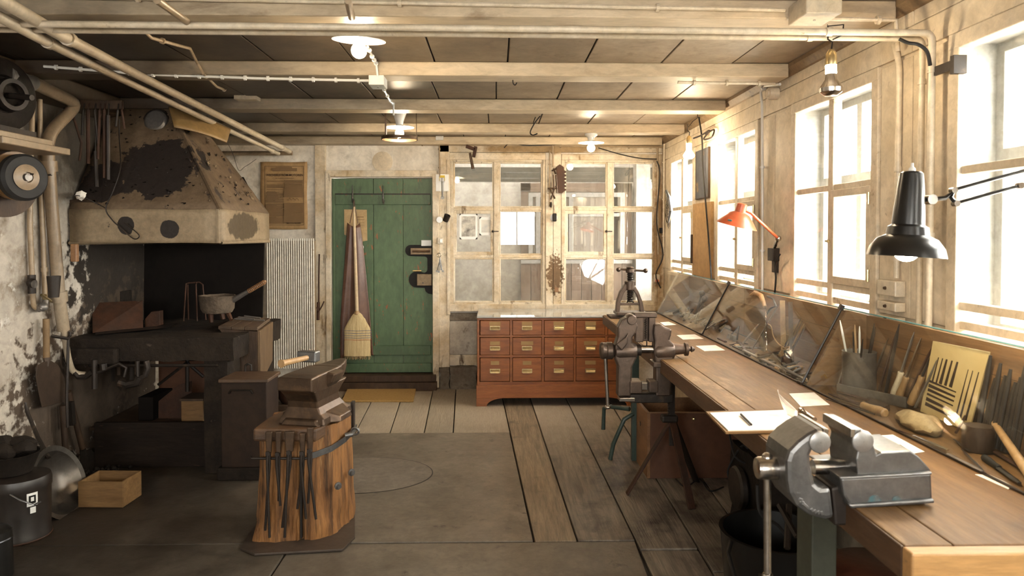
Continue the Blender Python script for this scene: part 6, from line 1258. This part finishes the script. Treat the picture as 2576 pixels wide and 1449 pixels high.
build('side_board', MB().hexa([(PX(645,4.52),4.52,PZ(965,4.52)),(PX(645,4.52)+.02,4.52,PZ(965,4.52)),(PX(676,4.98)+.02,4.98,PZ(905,4.98)),(PX(676,4.98),4.98,PZ(905,4.98)),(PX(645,4.52),4.52,.829),(PX(645,4.52)+.02,4.52,.829),(PX(678,4.98)+.02,4.98,.829),(PX(678,4.98),4.98,.829)]), M('box_side', (.15,.095,.05), (.10,.06,.032), st=(4,4,1), s=4, bump=.2), tr, bevel=.003)
for k in range(3): build('lid_plank', (lambda A_,B_,C_2,D_: MB().hexa([A_.lerp(B_,k/3+.006),A_.lerp(B_,(k+1)/3),D_.lerp(C_2,(k+1)/3),D_.lerp(C_2,k/3+.006)]+[q_+Vector((0,0,.022)) for q_ in (A_.lerp(B_,k/3+.006),A_.lerp(B_,(k+1)/3),D_.lerp(C_2,(k+1)/3),D_.lerp(C_2,k/3+.006))]))(fZ(548,829,.83),fZ(648,832,.83),fZ(680,808,.83),fZ(600,803,.83)), M('lid_wood', (.12,.08,.05), (.07,.045,.03), st=(4,1,4), s=4, bump=.4) if k == 0 else bpy.data.materials['lid_wood'], tr, bevel=.004)
for i, (a, b, c, d) in enumerate(((600,798,640,803),(615,795,655,800),(590,802,665,806))): build('iron_strip', MB().tube([fY(a,b,4.8), fY(c,d,4.78)], .006, 6), mGrey, label=['upper short','middle','longest lower'][i]+' thin iron strip lying on the dark box lid', cat='iron strip')
# metal bin
bn = thing('metal_bin', 'tall rusty brown sheet metal bin with a lid beside the forge', 'bin', (PX(608,4.2), 4.36, 0))
bx0, bx1, by0, by1 = PX(552,4.19), PX(667,4.19), 4.19, 4.42; bz = PZ(955,4.19)
build('body', MB().box(bx0, bx1, by0, by1, .07, bz-.01), M('bin_brown', (.032,.018,.010), (.018,.010,.007), s=5, rough=.6, spec=.2, bump=.15), bn, bevel=.004)
build('plinth', MB().box(bx0-.02, bx1+.01, by0-.02, by1, 0, .07), mSoot, bn, bevel=.004)
build('lid', MB().box(bx0-.012, bx1+.012, by0-.012, by1+.01, bz-.01, bz+.010), M('bin_lid', (.10,.055,.027), (.06,.033,.017), s=6, rough=.5, bump=.25), bn, bevel=.004)
build('lid_handle', MB().tube([fY(617,934,4.34),fY(617,920,4.34),fY(624,915,4.34),fY(632,918,4.34),fY(632,932,4.34)], .007, 8), mIron, bn, smooth=True)
build('front_handle', MB().tube([fY(576,990,4.18),fY(580,982,4.17),fY(630,982,4.17),fY(636,990,4.18)], .006, 8), mSoot, bn, smooth=True)
build('oak_block', MB().box(PX(672,4.6), PX(740,4.6), 4.55, 4.85, 0, PZ(1012,4.6)), mWoodD, label='low dark wooden block behind the stump beside the bin', cat='block', bevel=.006)
build('brown_jug', MB().lathe([(.05,0),(.07,.03),(.07,.09),(.045,.12),(.05,.13)], (PX(700,4.4), 4.62, PZ(1012,4.6)), n=20), mRust, label='squat rusty pot on the low block behind the anvil', cat='pot', smooth=True)
# under the forge
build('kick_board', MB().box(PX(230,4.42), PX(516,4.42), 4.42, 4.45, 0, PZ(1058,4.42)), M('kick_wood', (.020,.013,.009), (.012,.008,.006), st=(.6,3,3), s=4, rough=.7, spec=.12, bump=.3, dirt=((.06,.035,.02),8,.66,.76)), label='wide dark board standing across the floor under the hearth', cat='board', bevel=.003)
build('shelf_board', MB().box(-2.53, PX(516,4.6), 4.47, 5.2, .215, .235), mWoodD, label='dark shelf under the hearth behind the wide board', cat='shelf')
build('black_box', MB().box(PX(358,4.7), PX(395,4.7), 4.62, 4.9, .236, PZ(988,4.7)), mSootB, label='black box on the shelf under the hearth', cat='box', bevel=.004)
build('leaning_sheet', poly([(393,1058),(394,1005),(445,965),(478,955),(478,1062)], 4.68, .008), mRust, label='slanted rusty sheet beside the small chest under the hearth', cat='iron plate')
wc = thing('small_chest', 'small worn wooden chest with a lid under the hearth', 'chest', fY(487,1062,4.5)); c0 = .236
build('body', MB().box(PX(460,4.55), PX(514,4.55), 4.50, 4.66, c0, PZ(1000,4.55)), mBox, wc, bevel=.002); build('lid', MB().box(PX(457,4.55), PX(517,4.55), 4.49, 4.67, PZ(1000,4.55), PZ(994,4.55)), mWoodD, wc, bevel=.002); build('foot_strip', MB().box(PX(456,4.55), PX(517,4.55), 4.485, 4.67, c0-.0, c0+.014), mRust, wc)
q = build('brown_partition', MB().box(PX(395,5.5), PX(520,5.5), 5.50, 5.52, 0, .72), mCrateD, label='brown board standing in the recess behind the forge', cat='board')
q = thing('coal_heap', 'small heap of coal and ash at the foot of the left wall', 'coal', (fZ(270,1165,0).x, 4.30, 0), kind='stuff')
t = MB(); rng = random.Random(8)
for i in range(60): t.sphere((-2.42+rng.gauss(0,.09), 4.28+rng.gauss(0,.05), rng.uniform(.005,.03)), rng.uniform(.008,.02), 6, 4)
COL.objects.unlink(q); bpy.data.objects.remove(q)
build('coal_heap', t, mSoot, label='small heap of coal and ash at the foot of the left wall', cat='coal', kind='stuff')
# ================================================================ LEFT WALL
def WL(px, py, d=.04): return fX(px, py, XL+d)
pipe('air_pipe', [WL(70,200,.16),WL(120,226,.12),WL(196,262,.10),WL(119,340,.08),WL(121,395,.08),WL(138,620,.07),WL(150,760,.07),WL(160,830,.06)], .033, mPipe, 'fat cream air pipe bending down the left wall from the blower', clamps=((4,.1),(5,.9)))
pipe('wall_pipe', [WL(158,815,.07),WL(172,905,.07),WL(184,940,.07),fY(215,942,4.24)], .017, mPipe, 'lower thinner end of the fat air pipe curling towards the hearth')
pipe('wall_pipe', [WL(82,250,.03),WL(75,560,.03),WL(84,775,.03),WL(112,778,.03)], .013, mPipeD, 'left thin tan water pipe on the left wall ending in a tap', clamps=((1,.7),))
pipe('wall_pipe', [WL(100,250,.03),WL(103,480,.03),WL(112,700,.03),WL(113,765,.03)], .013, mPipeD, 'right thin tan water pipe on the left wall beside the fat pipe', clamps=((1,.9),))
q = thing('water_tap', 'old brass tap joining the two thin pipes on the left wall', 'tap', WL(105,780,.05))
build('body', MB().tube([WL(96,778,.05),WL(112,770,.06),WL(116,750,.06)], [.018,.02,.014], 10).sphere(WL(108,772,.06), .026, 12, 8), mGrey, q, smooth=True); build('handle', MB().tube([WL(104,742,.07),WL(128,758,.07)], .008, 8).tube([WL(112,752,.06),WL(114,742,.07)], .009, 8), mBrass, q, smooth=True)
q = thing('pipe_valve', 'old iron stop valve low on the left thin pipe', 'valve', WL(80,725,.04)); build('body', MB().sphere(WL(80,712,.05), .026, 12, 8).lathe([(.02,-.05),(.02,.05)], WL(80,715,.04), (0,0,1), 10), mIron, q, smooth=True); build('wheel', MB().lathe([(.02,0),(.022,.008)], WL(84,715,.08), (1,0,0), 14), mGrey, q, smooth=True)
q = thing('hanging_cup', 'dark grey conical cup hanging beside the fat pipe', 'cup', WL(136,748,.18))
cp = Vector(WL(136,748,.17)); build('cup', MB().lathe([(.024,0),(.034,.115),(.032,.115),(.022,.004)], cp, n=20), mIron, q, smooth=True); build('hook', MB().tube([cp+Vector((-.02,0,.11)), cp+Vector((-.02,0,.14)), cp+Vector((-.03,0,.30))], .002, 6), mIron, q)
q = thing('corner_shelf', 'small wooden corner shelf with crumpled papers beside the fat pipe', 'shelf', WL(168,500,.12))
s0, s1 = WL(150,492,.02), WL(186,500,.02)
build('board', MB().box(XL+.005, XL+.16, s1.y-.02, s0.y+.25, 1.62, 1.64), mWoodD, q, bevel=.002); build('bracket', MB().box(XL+.14, XL+.16, s1.y-.02, s1.y+.02, 1.37, 1.64).box(XL+.005, XL+.03, s1.y-.02, s1.y+.02, 1.37, 1.62), mWoodD, q)
for i in range(3): build('crumpled_paper', MB().sphere((XL+.08+.03*i, s0.y+.1-.05*i, 1.665), .028, 7, 5, (1,1,.7)).rough(.02, 40), mPaper, label=['left','middle','right'][i]+' crumpled paper ball on the corner shelf', cat='paper')
build('hanging_block', MB().cb(fY(188,636,4.05), (.035,.03,.10)), mCrate, label='brown wooden block hanging under the hood corner', cat='block', bevel=.006)
# blower
bw = thing('blower', 'round cast iron forge blower on a shelf at the left edge', 'blower', WL(35,320,.1))
bc = Vector((-2.36, 3.50, fY(30,240,3.5).z))
build('housing', MB().lathe([(.04,.0),(.16,.0),(.175,.02),(.175,.09),(.15,.11),(.09,.112),(.085,.09),(.04,.085)], bc-Vector((.08,0,0)), (1,-.35,0), 36), mSoot, bw, smooth=True)
build('outlet', MB().tube([bc+Vector((0,.0,.10)), bc+Vector((-.0,.17,.09)), Vector(WL(80,208,.16))], [.05,.045,.038], 14), mGrey, bw, smooth=True)
build('inlet_ring', MB().lathe([(.055,0),(.055,.03),(.075,.03),(.08,0)], bc+Vector((.03,-.01,0)), (1,-.35,0), 28, False), mIron, bw, smooth=True)
build('shaft', MB().tube([bc, bc+Vector((.16,-.05,-.02))], .014, 8), mIron, bw, smooth=True); build('foot', MB().box(bc.x-.1, bc.x+.07, bc.y-.14, bc.y+.12, bc.z-.20, bc.z-.16), mIron, bw)
q = thing('blower_shelf', 'cream painted timber shelf and post carrying the blower', 'shelf', (-2.45,3.45,1.9)); zz = bc.z-.20
build('shelf_board', MB().box(XL+.005, -2.21, 3.2, 3.62, zz-.03, zz), mPipe, q, bevel=.004); build('shelf_board', MB().box(XL+.005, -2.17, 3.2, 3.70, zz-.065, zz-.032), mPipe, q, bevel=.004); build('post', MB().box(-2.42,-2.36,3.38,3.44, 1.35, zz-.066), mPipe, q, bevel=.004)
wh = thing('belt_pulley', 'black rimmed pulley wheel with a pale hub on the left wall', 'pulley', WL(60,500,.1)); wc_ = Vector((-2.30, 3.50, fY(62,447,3.5).z))
build('rim', MB().lathe([(.05,0),(.10,0),(.112,.012),(.112,.045),(.10,.06),(.05,.05)], wc_, (1,-.45,0), 40), mBlackR, wh, smooth=True); build('hub', MB().lathe([(.02,.0),(.058,.0),(.062,.008),(.04,.016),(.026,.018),(.024,.002)], wc_+Vector((.045,-.02,0)), (1,-.45,0), 28), mPipe, wh, smooth=True)
build('hub_hole', MB().lathe([(.018,0),(.018,.018)], wc_+Vector((.05,-.022,0)), (1,-.45,0), 20), mGrey, wh)
build('wooden_back_wheel', MB().lathe([(.03,0),(.115,0),(.118,.03),(.03,.03)], wc_+Vector((-.05,.03,.01)), (1,-.45,0), 36), M('wheel_wood', (.24,.13,.05), (.17,.09,.035), s=6, rough=.4), wh, smooth=True)
build('spring', MB().tube([Vector(fY(76,438,3.42)).lerp(Vector(WL(130,440,.1)), i/60)+Vector((0,.004*math.cos(i*1.9),.004*math.sin(i*1.9))) for i in range(61)], .002, 5), mIron, wh)
build('guard', MB().lathe([(.17,0),(.17,.012)], wc_+Vector((-.10,.03,-.02)), (1,-.45,0), 36), mWoodD, wh, smooth=True)
# shovels and leaning tools
def shovel(name, label, top, mid, blade, d=.05, m=mIron, hm=mWood):
    r = thing(name, label, 'shovel', WL(*blade[-1], d)); build('handle', MB().tube([WL(*top, d), WL(*mid, d)], .017, 10), hm, r, smooth=True)
    ps_ = [Vector(WL(a, b, d+.01)) for a, b in blade]; n = len(ps_)
    build('blade', MB().add(ps_+[p+Vector((.006,-.002,0)) for p in ps_], [tuple(range(n))[::-1], tuple(range(n,2*n))]+[(i,(i+1)%n,n+(i+1)%n,n+i) for i in range(n)]), m, r, bevel=.002)
    build('socket', MB().tube([WL(*mid, d+.004), (Vector(WL(*blade[0], d+.01))+Vector(WL(*blade[1], d+.01)))/2+Vector((0,0,-.03))], [.018,.010], 8), m, r, smooth=True)
    return r
mShov = M('shovel_steel', (.075,.048,.032), (.05,.032,.022), s=5, rough=.5, metal=.4, bump=.1)
shovel('hanging_shovel', 'broad flat shovel with a short wooden grip hanging on the left wall', (116,802), (117,900), [(108,910),(128,908),(145,918),(160,950),(165,1010),(104,1024),(95,985),(88,945),(92,920)], m=mShov, hm=M('shovel_grip', (.20,.125,.06), (.15,.09,.04), s=6))
shovel('coal_shovel', 'dark coal shovel leaning blade down behind the wooden box', (172,985), (208,1130), [(200,1136),(228,1130),(245,1150),(252,1180),(215,1192),(202,1165)], .06, m=mSoot, hm=mWoodD)
shovel('small_shovel', 'small dark shovel leaning on the wall behind the ladle pan', (158,1020), (165,1140), [(158,1140),(180,1132),(192,1150),(196,1185),(165,1190),(155,1165)], .06, m=mSoot, hm=mWoodD)
q = thing('hanging_poker', 'long thin poker and bracket hanging right of the broad shovel', 'poker', WL(172,1080,.1))
build('rod', MB().tube([WL(172,850,.1), WL(168,1000,.1), WL(170,1075,.1)], .008, 8), mIron, q, smooth=True); build('hook', MB().tube([WL(130,845,.04), WL(170,852,.10), WL(176,845,.10), WL(176,835,.10)], .009, 8), mIron, q, smooth=True); build('weight', MB().cb(WL(180,1040,.08), (.03,.03,.14), Euler((.1,.0,0))), mSoot, q, bevel=.004)
# ladle pan
lp_ = thing('pan_ladle', 'large dull steel pan with a long rod handle leaning on the wall', 'pan', fZ(155,1290,0))
Yl2 = 3.72; pcn = Vector(fY(148,1214,Yl2)); axn = Vector((.93,-.04,.34)).normalized(); rp = .168
build('bowl', MB().lathe([(.001,-.070),(rp*.45,-.066),(rp*.8,-.045),(rp,0),(rp*1.14,.006),(rp*1.15,.010),(rp*.99,.005),(rp*.78,-.040),(rp*.42,-.060),(.001,-.064)], pcn, axn, 40, False), M('pan_steel', (.17,.15,.13), (.10,.085,.07), s=5, rough=.36, metal=.85, bump=.1), lp_, smooth=True)
build('handle', MB().tube([WL(64,1012,.02), WL(68,1035,.03), fY(95,1100,Yl2+.06), fY(122,1152,Yl2-.0)], [.006,.009,.010,.012], 8), mIron, lp_, smooth=True)
build('rear_rim', MB().lathe([(rp*1.05,-.004),(rp*1.10,0),(rp*1.10,-.02),(rp*1.04,-.02)], pcn-axn*.035+Vector((-.02,0,0)), axn, 40, False), mIron, lp_, smooth=True)
# buckets
bu = thing('coal_bucket', 'tall black metal drum with a wire handle at the bottom left', 'bucket', fZ(45,1340,0))
Yb_ = 3.42; kb = Yb_/F; bc2 = Vector((PX(38,Yb_), Yb_, 0)); rb = .128; hb = PZ(1205,Yb_-.1)
bu.location = bc2
build('drum', MB().lathe([(rb*.98,0),(rb*1.03,.004),(rb*1.03,.02),(rb,.03),(rb*1.02,hb-.06),(rb*1.05,hb-.05),(rb*1.05,hb-.02),(rb,hb),(rb*.4,hb+.01)], bc2, n=40), mBlack if False else M('drum_black', (.015,.011,.009), (.022,.016,.012), s=5, rough=.4, bump=.1), bu, smooth=True)
build('wire_handle', MB().tube([fY(18,1240,Yb_-.12), fY(50,1258,Yb_-.14), fY(85,1270,Yb_-.13), fY(102,1262,Yb_-.09)], .004, 6), mVise, bu, smooth=True)
build('base_ring', MB().lathe([(rb*1.02,.0),(rb*1.05,.006),(rb*1.02,.012)], bc2, n=40, cap=False), mRust, bu, smooth=True)
stp = Vector(fY(92,1247,Yb_-.105)); build('sticker', MB().lathe([(.001,0),(.001,.001)], stp, (0,-1,0), 4), mWhite, bu)
def stk(a0, a1, z0, z1, e, m, nm, pr): return build(nm, MB().grid(lambda u, v: (bc2.x+(rb*1.02+e)*math.sin(a0+(a1-a0)*u), bc2.y-(rb*1.02+e)*math.cos(a0+(a1-a0)*u), z0+(z1-z0)*v), 6, 2), m, pr, solid=.0008)
sk = stk(.80, 1.15, PZ(1262,3.35), PZ(1230,3.35), .002, mWhite, 'white_label', bu); stk(.86, 1.08, PZ(1256,3.35), PZ(1236,3.35), .003, mBlack, 'black_disc', bu); stk(.92, 1.02, PZ(1250,3.35), PZ(1240,3.35), .004, mWhite, 'pale_mark', bu)
stk(.90, 1.08, PZ(1280,3.35), PZ(1265,3.35), .002, mWhite, 'small_label', bu)
pt = thing('ash_pail', 'dark dented pail with lumps stacked on top of the black drum', 'pail', bc2+Vector((-.02,0,hb+.011)))
pb2 = bc2+Vector((-.03,.0,hb+.011)); build('pail_body', MB().lathe([(.07,0),(.08,.005),(.115,.095),(.12,.098),(.112,.098),(.07,.01)], pb2, n=32), mSoot, pt, smooth=True)
for i, (a, b, c, s_) in enumerate(((-.03,-.02,.11,.05),(.05,.01,.12,.045),(-.07,.02,.14,.05),(.01,.05,.13,.05))): build('lump', MB().sphere(pb2+Vector((a,b,c)), s_, 10, 7, (1.4,1,.6)).rough(.02,16), mSoot, pt, smooth=True)
build('dark_can', MB().lathe([(.07,0),(.075,.01),(.07,.20),(.05,.215)], (fZ(0,1455,0).x-.03, fZ(0,1455,0).y, 0), n=28).lathe([(.071,.16),(.073,.165),(.071,.17)], (fZ(0,1455,0).x-.03, fZ(0,1455,0).y, 0), n=28, cap=False), mBlack, label='dark round can cut by the bottom left corner of the photo', cat='can', smooth=True)
# open wooden box
ob_ = thing('open_box', 'small open wooden box on the dark floor beside the pan', 'box', fZ(270,1275,0))
P0, P1, P2 = Vector(fZ(197,1276,0)), Vector(fZ(309,1277,0)), Vector(fZ(354,1245,0)); e1 = (P1-P0); e1.z = 0; L1 = e1.length; e1.normalize(); e2 = (P2-P1); e2.z = 0; L2 = e2.length; e2 = Vector((-e1.y, e1.x, 0)); hh_ = fY(197,1212,P0.y).z
def oriented(a0,a1,b0,b1,c0,c1): return MB().hexa([P0+e1*a+e2*b+Vector((0,0,c)) for c in (c0,c1) for a, b in ((a0,b0),(a1,b0),(a1,b1),(a0,b1))])
w = .010; build('front_board', oriented(0,L1,0,w,0,hh_), mBox, ob_, bevel=.001); build('rear_board', oriented(0,L1,L2-w,L2,0,hh_), mBox, ob_, bevel=.001)
build('side_board', oriented(0,w,w,L2-w,0,hh_), mBox, ob_, bevel=.001); build('side_board', oriented(L1-w,L1,w,L2-w,0,hh_), mBox, ob_, bevel=.001); build('bottom', oriented(w,L1-w,w,L2-w,0,w), mBox, ob_)
